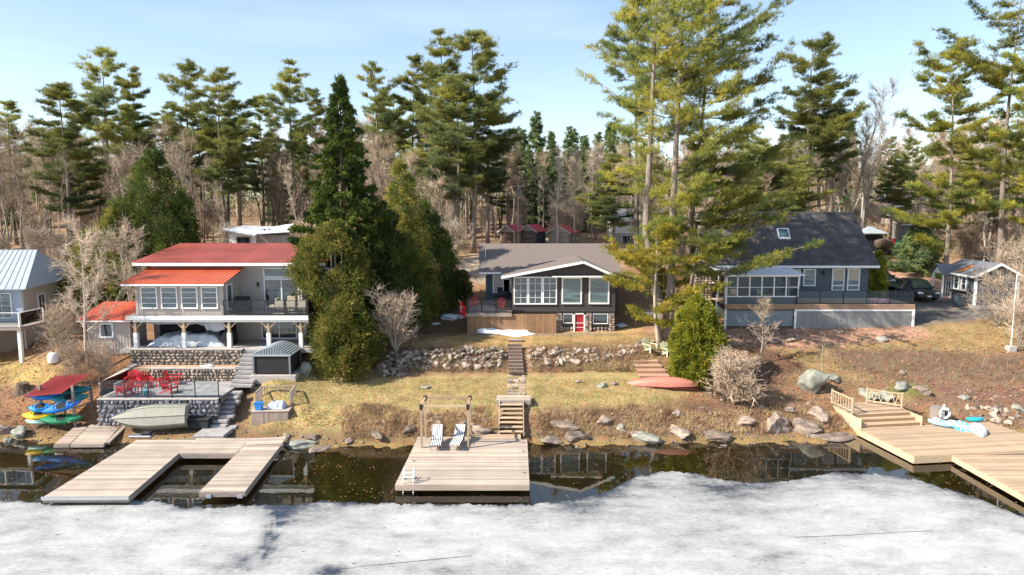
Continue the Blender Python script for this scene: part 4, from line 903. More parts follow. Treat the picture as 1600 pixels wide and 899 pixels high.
window(H1, T1 @ frame_T('S', -20.9, 49.1, 4.9), .9, .9, 2, 1)
MB(T1).box(-25.4, -19.9, 48.6, 48.66, 4.05, 5.9).build('dark_screen', BLACKP, H1)
MB(T1).box(x0 - .5, x1 + .6, 45.65, 49.1, 3.75, 3.99).build('patio_floor', CONC, H1)
# tarps over the stored furniture
def drape(label, x0_, x1_, y0_, y1_, zb, zt, mat, seed, nx_=36, ny_=14):
    V = []; rr = random.Random(seed)
    for j in range(ny_ + 1):
        for i in range(nx_ + 1):
            s, t = i / nx_, j / ny_; e = min(1, 6 * s, 6 * (1 - s)); k = min(1, t * 2.6)
            z = zb + (zt - zb) * k * e ** .5 * (.75 + .35 * noise.noise(Vector((s * 5 + seed, t * 2, 0)))) + .07 * noise.noise(Vector((s * 16, t * 7, seed)))
            V.append((x0_ + (x1_ - x0_) * s, y0_ + (y1_ - y0_) * (t if t > .38 else t * .35) + .06 * noise.noise(Vector((s * 14, t * 9, 5))), max(zb, z)))
    ii = np.arange((nx_ + 1) * (ny_ + 1)).reshape(ny_ + 1, nx_ + 1); Fq = np.stack([ii[:-1, :-1], ii[:-1, 1:], ii[1:, 1:], ii[1:, :-1]], -1).reshape(-1, 4)
    return tag(npmesh('tarpaulin', V, Fq, mat, None, True), label, 'tarpaulin')
drape('grey blue tarpaulin heaped over furniture between the house posts', -25.3, -19.9, 46.5, 48.3, 4.0, 4.95, TARP, 3)
drape('black tarpaulin bundle at the right end of the grey one', -20.6, -19.5, 46.6, 47.9, 4.0, 5.3, TARPB, 8, 14, 14)
m = MB()
Vh = []
for i in range(31):
    s = i / 30
    for j in range(5): Vh.append((-25.3 + 5.3 * s, 46.9 + .2 * noise.noise(Vector((s * 9, j, 0))), 5.92 - j * (.10 + .12 * abs(noise.noise(Vector((s * 5, 2, 1)))) + .10 * (s > .75))))
ii = np.arange(155).reshape(31, 5); tag(npmesh('tarpaulin', Vh, np.stack([ii[:-1, :-1], ii[:-1, 1:], ii[1:, 1:], ii[1:, :-1]], -1).reshape(-1, 4), TARP, None, True), 'loose grey tarpaulin strip hanging below the deck beam', 'tarpaulin')
# patio set on the upper deck
def armchair(loc, rz):
    t = thing('cushioned_chair', '', 'chair', loc, rz); m = MB()
    for sx_ in (-.32, .32):
        for sy in (-.3, .3): MB().bar((sx_, sy, 0), (sx_, sy, .62 if sy < 0 else .95), .04).build('leg', BLACK, t)
        MB().bar((sx_, -.32, .62), (sx_, .3, .62), .06, .03).build('armrest', BLACK, t)
    MB().box(-.3, .3, -.3, .28, .36, .50).build('seat_cushion', WICK, t, bevel=.03); MB().box(-.3, .3, .2, .34, .48, 1.0).build('back_cushion', WICK, t, bevel=.03); return t
ch = armchair((-15.9, 46.55, 6.27), R(180)); tag(ch, 'beige cushioned chair at the left of the deck dining table', group='cushioned chairs on the deck')
for k, (x, y, a, lb) in enumerate(((-15.1, 46.55, 180, 'beige cushioned chair second along the deck railing'), (-15.8, 48.3, 0, 'beige cushioned chair behind the deck table, against the glass doors'), (-16.7, 47.4, -90, 'beige cushioned chair at the left head of the deck table'), (-14.35, 46.6, 180, 'beige cushioned chair nearest the end of the deck'))):
    c_ = copy_tree(ch); c_.location = (x, y, 6.27); c_.rotation_euler.z = R(a); c_['label'] = lb
t = thing('patio_table', 'dark dining table among the cushioned deck chairs', 'table', (-15.4, 47.45, 6.27)); MB().box(-.9, .9, -.5, .5, .7, .74).build('table_top', BLACK, t, bevel=.01)
for sx_ in (-.8, .8):
    for sy in (-.4, .4): MB().bar((sx_, sy, 0), (sx_, sy, .7), .05).build('leg', BLACK, t)
t = thing('barbecue', 'covered black barbecue beside the porch window on the deck', 'barbecue', (-18.9, 47.4, 6.27)); MB().box(-.6, .6, -.3, .3, .02, .8).build('cover_skirt', BLACKP, t, bevel=.06); MB().prism([(-.3, .8), (.3, .8), (.2, 1.12), (-.2, 1.12)], 'x', -.5, .5).build('cover_hood', BLACKP, t, bevel=.05)
for k, x in enumerate((-21.7, -15.2)): pass

# small red roofed shed
t = thing('garden_shed', 'small greige shed with a bright orange red roof', 'shed', (-29.2, 46.3, 3.6), R(1)); 
batten_wall('wall', GREIGE, t, 0, 2.9, 0, 2.3, 0, None, .2, 2.2)
ribbed('roof', REDO, t, [(-.45, -.4, 2.36), (3.25, -.4, 2.36), (3.25, 2.5, 3.25), (-.1, 2.5, 3.25)], .27); MB().box(-.43, 3.23, -.42, -.37, 2.22, 2.31).build('fascia', WHITE, t)
MB().prism([(0, 2.3), (2.2, 2.3), (2.2, 3.05)], 'x', .02, .12).build('gable_wall', GREIGE, t)
window(t, frame_T('S', .85, 0, 1.05), .95, 1.05, 1, 1, fw=.11); MB().box(2.95, 3.2, .25, .35, 0, 2.25).build('door', REDD, t)
MB().box(-.1, 3.0, -.05, 2.2, -.35, -.002).build('base', CONC, t)

# terraces
A0 = W(205, 549, 45.5); 
ux0, ux1 = X(205, 549, 45.6), X(380, 542, 45.6)
stone_row_wall('stone_wall', 'upper dark round stone wall under the red roofed house', (ux0, 45.45), (ux1, 45.45), 2.95, 3.98, STONE, 5, 26, seed=2)
stone_row_wall('stone_wall', 'pale pinkish stone wall behind the red patio chairs', (X(232, 596, 44.2), 44.2), (X(371, 596, 44.2), 44.2), 2.12, 2.95, STONEP, 4, 26, seed=3, cap=CONC)
lx0, lx1 = X(153, 626, 40.1), X(341, 622, 40.1)
stone_row_wall('stone_wall', 'blue shaded stone retaining wall below the glass patio fence', (lx0, 40.05), (lx1, 40.05), .42, 2.06, STONEB, 6, 26, seed=4)
stone_row_wall('stone_wall', 'left return of the blue shaded patio wall', (lx0, 43.9), (lx0, 40.4), 1.0, 2.1, STONEB, 3, 9, seed=5)
w_ = stone_row_wall('stone_wall', 'sloping stepped stone wall left of the red chairs', (X(168, 615, 42.4), 42.0), (X(216, 575, 45.2), 45.1), 2.0, 2.5, STONEP, 2, 13, seed=6, ztr=1.05, thick=.3)
# patio
t = thing('patio', 'grey slab patio between the stone walls', 'patio', (lx0, 40.1, 2.13)); n = 0
for i in range(9):
    for j in range(4):
        a = .30 + i * (lx1 - lx0 - .3) / 9; b = .30 + (i + 1) * (lx1 - lx0 - .3) / 9; c_ = .3 + j * .96
        MB().box(a + .01, b - .01, c_ + .01, c_ + .95, -.08, .02 + .004 * ((i * 7 + j * 3) % 3)).build('slab', SLAB, t)
MB().box(.0, lx1 - lx0, .1, 4.1, -.35, -.02).build('bed', MORT, t)
t = thing('terrace', 'leafy middle terrace above the pale stone wall', 'terrace', (ux0, 44.5, 2.9)); MB().box(.2, ux1 - ux0, 0, 1.0, -.4, .06).build('bed', M('terrace_leaves', (.34, .21, .12), .95, .4, 6, bump=.5, c2=(.50, .36, .25)), t)
snow = lambda lb, x, y, s, seed, z=None: boulder(lb, x, y, s, seed, SNOW, gz(x, y) + .02 if z is None else z, cat='snow patch', rough=.35)
sn = snow('small snow heap left on the middle terrace', X(325, 570, 44.9), 44.9, (.5, .28, .16), 71, 2.98); sn.name = 'snow_patch'
# stone stairs (upper flight and lower flight)
def slab_stairs(label, top, bot, n, w0, w1, mat, seed, name='stone_steps'):
    t = thing(name, label, 'steps', bot); rd = random.Random(seed); bot = Vector(bot); top = Vector(top)
    for i in range(n):
        f = (i + .5) / n; p = (top - bot) * f; w_ = (w0 + (w1 - w0) * f) * rd.uniform(.9, 1.1); d = (top - bot).xy.length / n; hz = (top - bot).z / n
        o = MB().box(-w_ / 2, w_ / 2, -d * .65, d * .65, -hz * .62, hz * .30).build('step', mat, t, bevel=.035, seg=2); o.location = (p.x + rd.uniform(-.08, .08), p.y, p.z); o.rotation_euler.z = rd.uniform(-.1, .1)
        if i: o2 = MB().box(-w_ / 2 + .05, w_ / 2 - .05, 0, d * .8, -hz * 1.5, -hz * .62).build('riser', MORT, t); o2.location = (p.x, p.y, p.z)
    return t
xt, xb = X(397, 545, 45.9), X(383, 594, 43.0)
slab_stairs('upper flight of grey slab steps left of the hot tub', (xt, 46.0, 3.98), (xb - .1, 42.6, 2.15), 9, 1.5, 1.5, SLAB, 3)
slab_stairs('lower flight of grey slab steps beside the patio wall', (X(358, 622, 41.9), 42.1, 2.1), (X(340, 668, 39.8), 39.5, .5), 8, 1.55, 1.5, SLAB, 4)
t = thing('stone_landing', 'pale flat slabs between the lower steps and the wooden dock', 'landing', (X(335, 680, 38.8), 38.6, .5)); MB().box(-.9, .9, -.6, .8, -.2, .04).build('slab', SLAB, t, bevel=.03); MB().box(-.8, 1.0, .82, 1.35, -.2, .05).build('slab', SLAB, t, bevel=.03)
# glass fence on the patio
t = thing('glass_fence', 'frameless glass fence with black posts at the patio edge', 'fence', (lx0 + .15, 40.25, 2.13))
glass_rail(t, (0, 0, 0), (X(343, 619, 40.25) - lx0 - .2, 0, 0), 1.12, 5, top=False, base=.06)
MB().box(-.01, .01, .1, 3.2, .08, 1.0).build('glass_panel', CLEAR, t)

# adirondack chair
def adirondack(mat, label, x, y, rz, z=None):
    t = thing('garden_chair', label, 'chair', (x, y, gz(x, y) if z is None else z), R(rz))
    for k in range(5): MB().box(-.26, .26, -.30 + k * .115, -.30 + k * .115 + .10, 0, .022, T=None) if 0 else None
    def rot(y_, z_): return (y_, z_)
    for k in range(5):
        y_ = -.30 + k * .115; z_ = .40 - k * .032; MB().add([(-.27, y_, z_), (.27, y_, z_), (.27, y_ + .10, z_ - .028), (-.27, y_ + .10, z_ - .028), (-.27, y_, z_ - .022), (.27, y_, z_ - .022), (.27, y_ + .10, z_ - .05), (-.27, y_ + .10, z_ - .05)], [(0, 1, 2, 3), (7, 6, 5, 4), (0, 4, 5, 1), (1, 5, 6, 2), (2, 6, 7, 3), (3, 7, 4, 0)]).build('seat_slat', mat, t)
    for k in range(5):
        x_ = -.24 + k * .12; sp = (k - 2) * .028; hh = .98 - abs(k - 2) * .055
        MB().bar((x_, .26, .24), (x_ + sp, .26 + .30 * hh / .98, hh), .105, .022, up=(0, 1, .3)).build('back_slat', mat, t)
    for sx_ in (-1, 1):
        MB().box(sx_ * .36 - .07, sx_ * .36 + .07, -.42, .34, .56, .585).build('armrest', mat, t)
        MB().box(sx_ * .31 - .012, sx_ * .31 + .012, -.36, -.26, 0, .56).build('leg', mat, t)
        MB().add([(sx_ * .285 - .012, -.32, .40), (sx_ * .285 + .012, -.32, .40), (sx_ * .285 + .012, .62, .02), (sx_ * .285 - .012, .62, .02), (sx_ * .285 - .012, -.32, .28), (sx_ * .285 + .012, -.32, .28), (sx_ * .285 + .012, .50, 0), (sx_ * .285 - .012, .50, 0)], [(0, 1, 2, 3), (7, 6, 5, 4), (0, 4, 5, 1), (1, 5, 6, 2), (2, 6, 7, 3), (3, 7, 4, 0)]).build('leg', mat, t)
    MB().box(-.34, .34, .30, .33, .54, .60).build('back_brace', mat, t); return t
cr = adirondack(REDP, 'red slatted garden chair at the far left corner of the patio', X(208, 610, 42.9), 42.9, 15, 2.15); cr['group'] = 'red garden chairs on the stone patio'
for (u, v, D, a, lb) in ((196, 624, 40.9, -100, 'red garden chair nearest the left end of the patio fence'), (228, 612, 42.6, 40, 'red garden chair with its footrest beside the left corner chair'), (266, 620, 41.3, 80, 'red garden chair turned sideways right of the blue pail'), (272, 604, 43.4, 100, 'red garden chair standing closest to the pale stone wall')):
    c_ = copy_tree(cr); c_.location = (X(u, v, D), D, 2.15); c_.rotation_euler.z = R(a); c_['label'] = lb
for (u, D, lb) in ((214, 41.3, 'low red side table between the left patio chairs'), (243, 42.8, 'low red side table before the pale stone wall')):
    t = thing('side_table', lb, 'table', (X(u, 615, D), D, 2.15)); 
    for k in range(4): MB().box(-.25, .25, -.25 + k * .13, -.25 + k * .13 + .115, .42, .445).build('table_slat', REDP, t)
    for sx_ in (-.2, .2):
        for sy in (-.2, .2): MB().box(sx_ - .03, sx_ + .03, sy - .015, sy + .015, 0, .42).build('leg', REDP, t)
t = thing('pail', 'light blue pail on the patio between the red chairs', 'pail', (X(227, 615, 40.7), 40.8, 2.15)); MB().disc((0, 0, 0), .14, .32, 14, r2=.18).build('body', M('aqua_plastic', (.12, .42, .50), .5, .1), t, smooth=False); MB().tube([(-.18, 0, .32), (-.1, 0, .43), (.1, 0, .43), (.18, 0, .32)], .01, 5).build('handle', GREYM, t)
t = thing('storage_bench', 'grey box standing at the left corner of the patio', 'box', (X(180, 612, 42), 42.0, 2.15)); MB().box(-.3, .3, -.4, .4, 0, .45).build('body', CONC, t, bevel=.02); MB().box(-.33, .33, -.43, .43, .452, .5).build('lid', SLAB, t, bevel=.01)
# snow on upper patio, rowboat against wall
t = thing('rowboat', 'sage green wooden rowboat leaning on its side against the stone wall', 'rowboat', (X(236, 645, 39.4), 39.35, 1.0), R(3))
TR = Matrix.Rotation(R(-2), 4, 'Y') @ Matrix.Rotation(R(-108), 4, 'X')
L_, W_, H_ = 4.35, 1.5, .52; vs = []; n = 16; rows = 5
def sec(t_):   # t 0 stern .. 1 bow; half section points from gunwale to keel
    w_ = W_ / 2 * (1 - .18 * (1 - t_) ** 2) * (1 - max(0, (t_ - .35) / .65) ** 2.3) + .02; zb_ = -H_ * (1 - .35 * t_ ** 4)
    return [(w_, .10 * t_ * t_), (w_ * .97, zb_ * .35), (w_ * .90, zb_ * .68), (w_ * .72, zb_ * .92), (0, zb_)]
m = MB(TR)
for s in (-1, 1):
    v = []
    for i in range(n + 1):
        for (w_, z_) in sec(i / n): v.append((L_ / 2 - L_ * i / n, s * w_, z_))
    m.add(v, [(i * 5 + k, (i + 1) * 5 + k, (i + 1) * 5 + k + 1, i * 5 + k + 1) for i in range(n) for k in range(4)])
s_ = sec(0); m.add([(L_ / 2, -w_, z_) for w_, z_ in s_] + [(L_ / 2, w_, z_) for w_, z_ in s_[::-1]], [tuple(range(10))])
m.build('hull', BOATG, t)
for k in (1, 2, 3):
    for s in (-1, 1): MB(TR).tube([(L_ / 2 - L_ * i / n, s * (sec(i / n)[k][0] + .012), sec(i / n)[k][1]) for i in range(n + 1)], .016, 5).build('strake', M('sage_dark', (.13, .14, .10), .7, .1), t)
for s in (-1, 1): MB(TR).tube([(L_ / 2 - L_ * i / n, s * (sec(i / n)[0][0]), sec(i / n)[0][1] + .01) for i in range(n + 1)], .035, 6).build('gunwale', BOATG, t)
MB(TR).tube([(L_ / 2 - L_ * i / n, 0, sec(i / n)[4][1] - .02) for i in range(n + 1)], .03, 5).build('keel', BOATG, t)
t.location.z = 1.22
t = thing('storage_box', 'black low deck box against the stone wall right of the rowboat', 'box', (X(311, 650, 39.6), 39.55, .5)); MB().box(-.7, .7, -.3, .35, 0, .52).build('body', BLACKP, t, bevel=.04); MB().box(-.74, .74, -.34, .38, .525, .62).build('lid', BLACKP, t, bevel=.03)

# hot tub gazebo
t = thing('hot_tub_pavilion', 'grey hot tub pavilion with a louvred gable roof and black screens', 'pavilion', (X(397, 580, 43.6), 43.4, 2.78))
gw, gd, gh = 2.45, 2.3, 1.32
MB().box(-.15, gw + .35, -.15, gd + .2, -.6, -.004).build('base', CONC, t, bevel=.02)
for x_ in (.05, gw - .05):
    for y_ in (.05, gd - .05): MB().box(x_ - .06, x_ + .06, y_ - .06, y_ + .06, 0, gh).build('post', GREYM, t)
MB().box(.12, gw - .12, .06, .10, .06, gh - .1).build('screen', BLACKP, t); MB().box(gw - .09, gw - .05, .12, gd - .12, .06, gh - .1).build('screen', BLACKP, t); MB().box(.05, .09, .12, gd - .12, .06, gh - .1).build('screen', BLACKP, t)
MB().box(-.03, gw + .03, -.04, .05, gh - .1, gh + .02).build('beam', SLATR, t); MB().box(gw - .05, gw + .04, .06, gd, gh - .1, gh + .02).build('beam', SLATR, t)
for k in range(17):   # louvres of the curved gable face and roof
    f = k / 16; x_ = -.05 + f * (gw + .1); zt_ = gh + .03 + .46 * (1 - abs(2 * f - 1) ** 1.4); MB().box(x_ - .035, x_ + .035, -.06, gd + .05, zt_ - .03, zt_).build('roof_slat', SLATR, t)
    if .04 < f < .96: MB().box(x_ - .03, x_ + .03, -.05, -.02, gh + .02, zt_ - .035).build('gable_slat', SLATR, t)
MB().prism([(0, gh + .02)] + [(-.02 + gw * f / 10, gh + .42 * (1 - abs(2 * f / 10 - 1) ** 1.4)) for f in range(11)] + [(gw, gh + .02)], 'y', 0.0, gd).build('roof', GREYM, t)
MB().box(.4, gw - .4, .25, gd - .3, .0, .8).build('hot_tub', BLACKP, t, bevel=.06)
b = boulder('tall pale standing slab right of the hot tub pavilion', X(477, 562, 44.4), 44.4, (.35, .3, .65), 81, ROCKL, gz(X(477, 562, 44.4), 44.4) + .35)
b = boulder('flat rock at the foot of the upper stone steps', X(400, 600, 43.1), 43.0, (.5, .35, .25), 82, ROCK)

# planter deck box on the lawn
bx_, by_ = X(393, 680, 39.6), 39.7
t = thing('lookout_platform', 'small boarded timber platform with railings on the lawn edge', 'platform', (bx_, by_, .35), R(5))
pw_, pd_, ph_ = 2.15, 2.3, 1.05
for k in range(16): MB().box(pw_ * k / 16 + .004, pw_ * (k + 1) / 16 - .004, -.03, 0, 0, ph_).build('board', WOODG if k % 5 == 0 else WOOD, t)
for k in range(14): MB().box(pw_, pw_ + .03, pd_ * k / 14 + .004, pd_ * (k + 1) / 14 - .004, 0, ph_).build('board', WOODG, t)
planks(t, [(-.03, -.06, ph_ + .045), (pw_ + .06, -.06, ph_ + .045), (pw_ + .06, pd_, ph_ + .045), (-.03, pd_, ph_ + .045)], 16, WOODP)
MB().box(.02, pw_ - .02, .02, pd_ - .02, .2, ph_ - .02).build('frame', WOODD, t)
zt_ = ph_ + .05
for (x_, y_) in ((.05, 1.0), (.05, pd_ - .05), (pw_ - .05, pd_ - .05), (pw_ - .05, 1.0), (pw_ / 2, pd_ - .05)): MB().box(x_ - .045, x_ + .045, y_ - .045, y_ + .045, zt_, zt_ + .9).build('post', WOODG, t)
for (a, b_) in (((.05, .9), (.05, pd_ - .05)), ((.05, pd_ - .05), (pw_ - .05, pd_ - .05)), ((pw_ - .05, pd_ - .05), (pw_ - .05, .9))):
    MB().bar((*a, zt_ + .92), (*b_, zt_ + .92), .11, .04).build('top_rail', WOODG, t); MB().bar((*a, zt_ + .12), (*b_, zt_ + .12), .05, .05).build('bottom_rail', WOODG, t)
    n = int(math.hypot(a[0] - b_[0], a[1] - b_[1]) / .17)
    for k in range(1, n): q = [a[j] + (b_[j] - a[j]) * k / n for j in (0, 1)]; MB().box(q[0] - .018, q[0] + .018, q[1] - .018, q[1] + .018, zt_ + .14, zt_ + .9).build('baluster', WOODG, t)
zz_ = .35 + zt_ + .005
t = thing('blue_bin', 'blue bin at the front left of the timber platform', 'bin', (bx_ + .35, by_ + .35, zz_)); MB().prism([(-.18, 0), (.18, 0), (.24, .42), (-.24, .42)], 'y', -.17, .17).build('body', BLUEP, t, bevel=.02); MB().box(-.26, .26, -.2, .2, .422, .46).build('rim', BLUEP, t)
o = drape('pale blue bundled cover lying on the timber platform', bx_ + .75, bx_ + 1.8, by_ + .35, by_ + 1.1, zz_ + .01, zz_ + .42, M('pale_blue_sheet', (.42, .50, .62), .6, .3, 4, bump=.6), 12, 18, 10)

# kayak rack
kx, ky = X(62, 665, 40.6), 40.4
kz = gz(kx, ky); rk = thing('kayak_rack', 'timber boat rack with a dark red metal lean-to roof', 'rack', (kx, ky, kz), R(-6))
for x_ in (.35, 2.5):
    for y_ in (0, 1.5): MB().box(x_ - .06, x_ + .06, y_ - .06, y_ + .06, -.4, 2.35 if y_ == 0 else 2.15).build('post', WOODG, rk)
for z_ in (.25, .95, 1.5):
    for x_ in (.35, 2.5): MB().bar((x_, -.5, z_), (x_, 1.6, z_), .08).build('arm', WOODG, rk)
MB().bar((.2, 0, .22), (2.7, 0, .22), .08).build('cross_beam', WOODG, rk)
ribbed('roof', REDD, rk, [(-.25, -.5, 1.75), (2.2, -.5, 2.05), (2.7, 1.25, 2.75), (.45, 1.25, 2.6)], .22, .04)
def kayak(label, L_, W_, H_, mat, T, cockpits=1, name='kayak', group='kayaks on the rack'):
    t = thing(name, label, 'kayak', T.to_translation()); t.rotation_euler = T.to_euler(); tag(t, group=group)
    hull(L_, W_, H_, 18, 8, deck=.12).build('hull', mat, t, smooth=True)
    for k in range(cockpits):
        x_ = (k - (cockpits - 1) / 2) * 1.1; MB().disc((x_, 0, .07), .26, .05, 12).build('cockpit', BLACKP, t); MB().tube([(x_ + .42 * math.cos(a * math.pi / 6), .25 * math.sin(a * math.pi / 6), .12) for a in range(13)], .022, 5).build('cockpit_rim', mat, t)
    MB().tube([(L_ / 2 - .35, -.04, .10), (L_ / 2 - .3, 0, .16), (L_ / 2 - .35, .04, .10)], .012, 5).build('carry_handle', BLACK, t); return t
def KT(x, y, z, rz, roll=0, pitch=0): 
    p_ = rk.matrix_basis @ Vector((x, y, z)) if 0 else Matrix.Translation((kx, ky, kz)) @ Matrix.Rotation(R(-6), 4, 'Z') @ Vector((x, y, z))
    return Matrix.Translation(p_) @ Matrix.Rotation(R(rz), 4, 'Z') @ Matrix.Rotation(R(pitch), 4, 'Y') @ Matrix.Rotation(R(roll), 4, 'X')
kayak('dark blue kayak tip on the upper left of the rack', 2.03, .7, .28, BLUEP, KT(.75, .1, 1.75, 22, 35))
kayak('teal kayak on the top shelf under the red roof', 2.26, .68, .28, TEAL, KT(1.8, .7, 1.9, 18, 30))
kayak('dark teal kayak on the right of the middle shelf', 2.03, .66, .28, TEAL, KT(2.1, .2, 1.55, 20, 40))
kayak('bright blue kayak slanting across the rack middle', 2.11, .62, .26, BLUEP, KT(1.9, -.25, 1.12, 22, 45, -14))
kayak('short light blue kayak just above the yellow one', 1.25, .62, .26, M('azure_plastic', (.03, .33, .72), .4, .1), KT(.55, -.3, 1.05, 15, 30))
kayak('yellow sit-on-top kayak on the lower left shelf', 1.72, .74, .3, YEL, KT(.45, -.35, .62, 14, 25))
kayak('green kayak on the lowest shelf', 2.26, .74, .3, GRN, KT(1.9, -.35, .42, 14, 30))
kayak('pale green kayak under the yellow one', 1.48, .6, .2, M('mint_plastic', (.35, .6, .5), .4, .1), KT(.55, -.45, .28, 10, 10))
# little grounded dock sections
t = thing('old_dock_section', 'pair of weathered dock sections pulled up on the shore', 'dock', (0, 0, 0))
def section(quad, z0, z1, n, par, mat=WOODP, th=.04, fr=.16):
    q = [Vector((p[0], p[1], z)) for p, z in zip(quad, (z0, z0, z1, z1))]
    planks(par, [tuple(p) for p in q], n, mat, th)
    for a, b_ in ((0, 1), (1, 2), (2, 3), (3, 0)): MB().bar(q[a] - Vector((0, 0, th + fr / 2)), q[b_] - Vector((0, 0, th + fr / 2)), .05, fr).build('frame_beam', WOODG, par)
p = [G(110, 694, .25), G(162, 693.5, .25), G(190, 664, .42), G(142, 664, .42)]; section(p, .25, .48, 15, t)
p = [G(84, 694.4, .22), G(108, 694, .22), G(136, 668, .38), G(116, 668, .38)]; section(p, .22, .42, 14, t, WOOD)
t = thing('loose_beam', 'loose grey timber beam beside the small dock sections', 'beam', (0, 0, 0)); MB().bar(G(168, 693, .2), G(198, 664, .45), .22, .12).build('timber', WOODG, t)

# ================================================================== LEFT DOCK
ZD = .45
def xy(u, v, z=ZD): return G(u, v, z)
def deck_section(t, quad, n, mat, edge=.22, z=ZD, skirt=WOODG, trim=None):
    planks(t, [(p[0], p[1], z) for p in quad], n, mat)
    Q = [Vector((p[0], p[1], z - .045)) for p in quad]
    for a, b_ in ((0, 1), (1, 2), (2, 3), (3, 0)): MB().bar(Q[a] - Vector((0, 0, edge / 2)), Q[b_] - Vector((0, 0, edge / 2)), .06, edge).build('side_beam', skirt, t)
t = thing('wooden_dock', 'wide weathered floating dock at the far left reaching to the ice', 'dock', (0, 0, 0), group='left docks')
deck_section(t, [(-21.35, 29.8), (-17.5, 29.85), (-18.05, 37.9), (-21.3, 37.5)], 50, WOODP); MB().bar((-21.4, 29.74, .40), (-17.45, 29.79, .40), .06, .16).build('front_trim', ALU, t)
for (x_, y_) in ((-21, 30.3), (-17.9, 30.3), (-21, 34), (-18, 34)): MB().disc((x_, y_, -1.2), .05, 1.5, 8).build('pile', GREYM, t)
t = thing('wooden_dock', 'U shaped dock arm right of the wide left dock', 'dock', (0, 0, 0), group='left docks')
deck_section(t, [(-14.5, 30.4), (-12.4, 30.45), (-12.85, 36.9), (-14.85, 36.6)], 40, WOODP)
deck_section(t, [(-17.96, 35.35), (-14.82, 35.35), (-14.92, 37.75), (-18.02, 37.85)], 15, WOODP, z=ZD + .004); 
deck_section(t, [(-14.93, 36.65), (-12.86, 36.95), (-12.95, 37.5), (-14.94, 37.8)], 4, WOODP, z=ZD + .002)
for x_ in (-14.2, -12.75): MB().box(x_, x_ + .25, 30.33, 30.37, .15, .34).build('bracket', ALU, t)
t = thing('boat_lift_motor', 'grey covered motor lying on the back of the wide dock', 'motor', (X(216, 690, 37.4), 37.9, ZD)); MB().box(-.75, .55, -.2, .3, 0, .16).build('base', GREYM, t, bevel=.04); MB().box(-.1, .5, -.12, .22, .165, .34).build('cover', BLACKP, t, bevel=.06)
# ================================================================== CENTRAL DOCK
t = thing('wooden_dock', 'square sun bleached dock in the centre carrying two striped loungers', 'dock', (0, 0, 0))
deck_section(t, [(-5.55, 31.25), (.83, 31.25), (.86, 37.6), (-5.40, 37.6)], 44, WOODP, edge=.26, skirt=WOOD)
deck_section(t, [(-5.40, 37.61), (-2.2, 37.61), (-2.2, 38.05), (-5.39, 38.05)], 3, WOODP)
deck_section(t, [(-2.18, 37.64), (.5, 37.64), (.5, 38.35), (-2.18, 38.35)], 5, WOODY, z=ZD + .06)
for (x_, y_) in ((-5.2, 31.6), (.5, 31.6), (-5.2, 34.5), (.5, 34.5)): MB().disc((x_, y_, -1.3), .06, 1.6, 8).build('pile', WOODD, t)
for (x_, y_) in ((.62, 32.6), (.62, 35.6), (-5.1, 34.2), (.62, 37.0)): MB().tube([(x_ - .09, y_, ZD + .05), (x_ + .09, y_, ZD + .05)], .018, 6).box(x_ - .03, x_ + .03, y_ - .02, y_ + .02, ZD + .0, ZD + .05).build('cleat', GREYM, t)
t = thing('swim_ladder', 'white metal swim ladder folded up on the dock corner', 'ladder', (-5.2, 31.3, ZD), R(0))
for x_ in (0, .48): MB().tube([(x_, -.02, -.5), (x_, -.02, .1), (x_, .12, .55), (x_, .5, .62), (x_, .62, .02)], .028, 7).build('side_rail', WHP, t)
for z_, y_ in ((-.3, -.02), (-.08, -.02), (.3, .05), (.5, .12)): MB().box(0, .48, y_ - .05, y_ + .05, z_ - .015, z_ + .015).build('tread', WHP, t)
for x_ in (0, .48): MB().box(x_ - .05, x_ + .05, .55, .8, 0, .03).build('foot_plate', BLACK, t)
# pergola
t = thing('pergola', 'bare timber pergola frame at the back of the central dock', 'pergola', (-4.95, 36.2, ZD))
pw_, pd_, ph_ = 2.55, 1.75, 2.3
for x_ in (0, pw_):
    for y_ in (0, pd_):
        MB().box(x_ - .055, x_ + .055, y_ - .055, y_ + .055, 0, ph_).build('post', WOODY, t)
        for s in (1 if x_ == 0 else -1,): MB().bar((x_, y_, ph_ - .45), (x_ + s * .42, y_, ph_ - .03), .06).build('brace', WOODY, t)
        MB().box(x_ - .085, x_ + .085, y_ - .085, y_ + .085, ph_ - .12, ph_ + .14).build('corner_bracket', BLACK, t)
for y_ in (0, pd_): MB().box(-.12, pw_ + .12, y_ - .05, y_ + .05, ph_ + .005, ph_ + .10).build('beam', WOODY, t)
for x_ in (0, pw_): MB().box(x_ - .045, x_ + .045, .06, pd_ - .06, ph_ + .01, ph_ + .095).build('beam', WOODY, t)
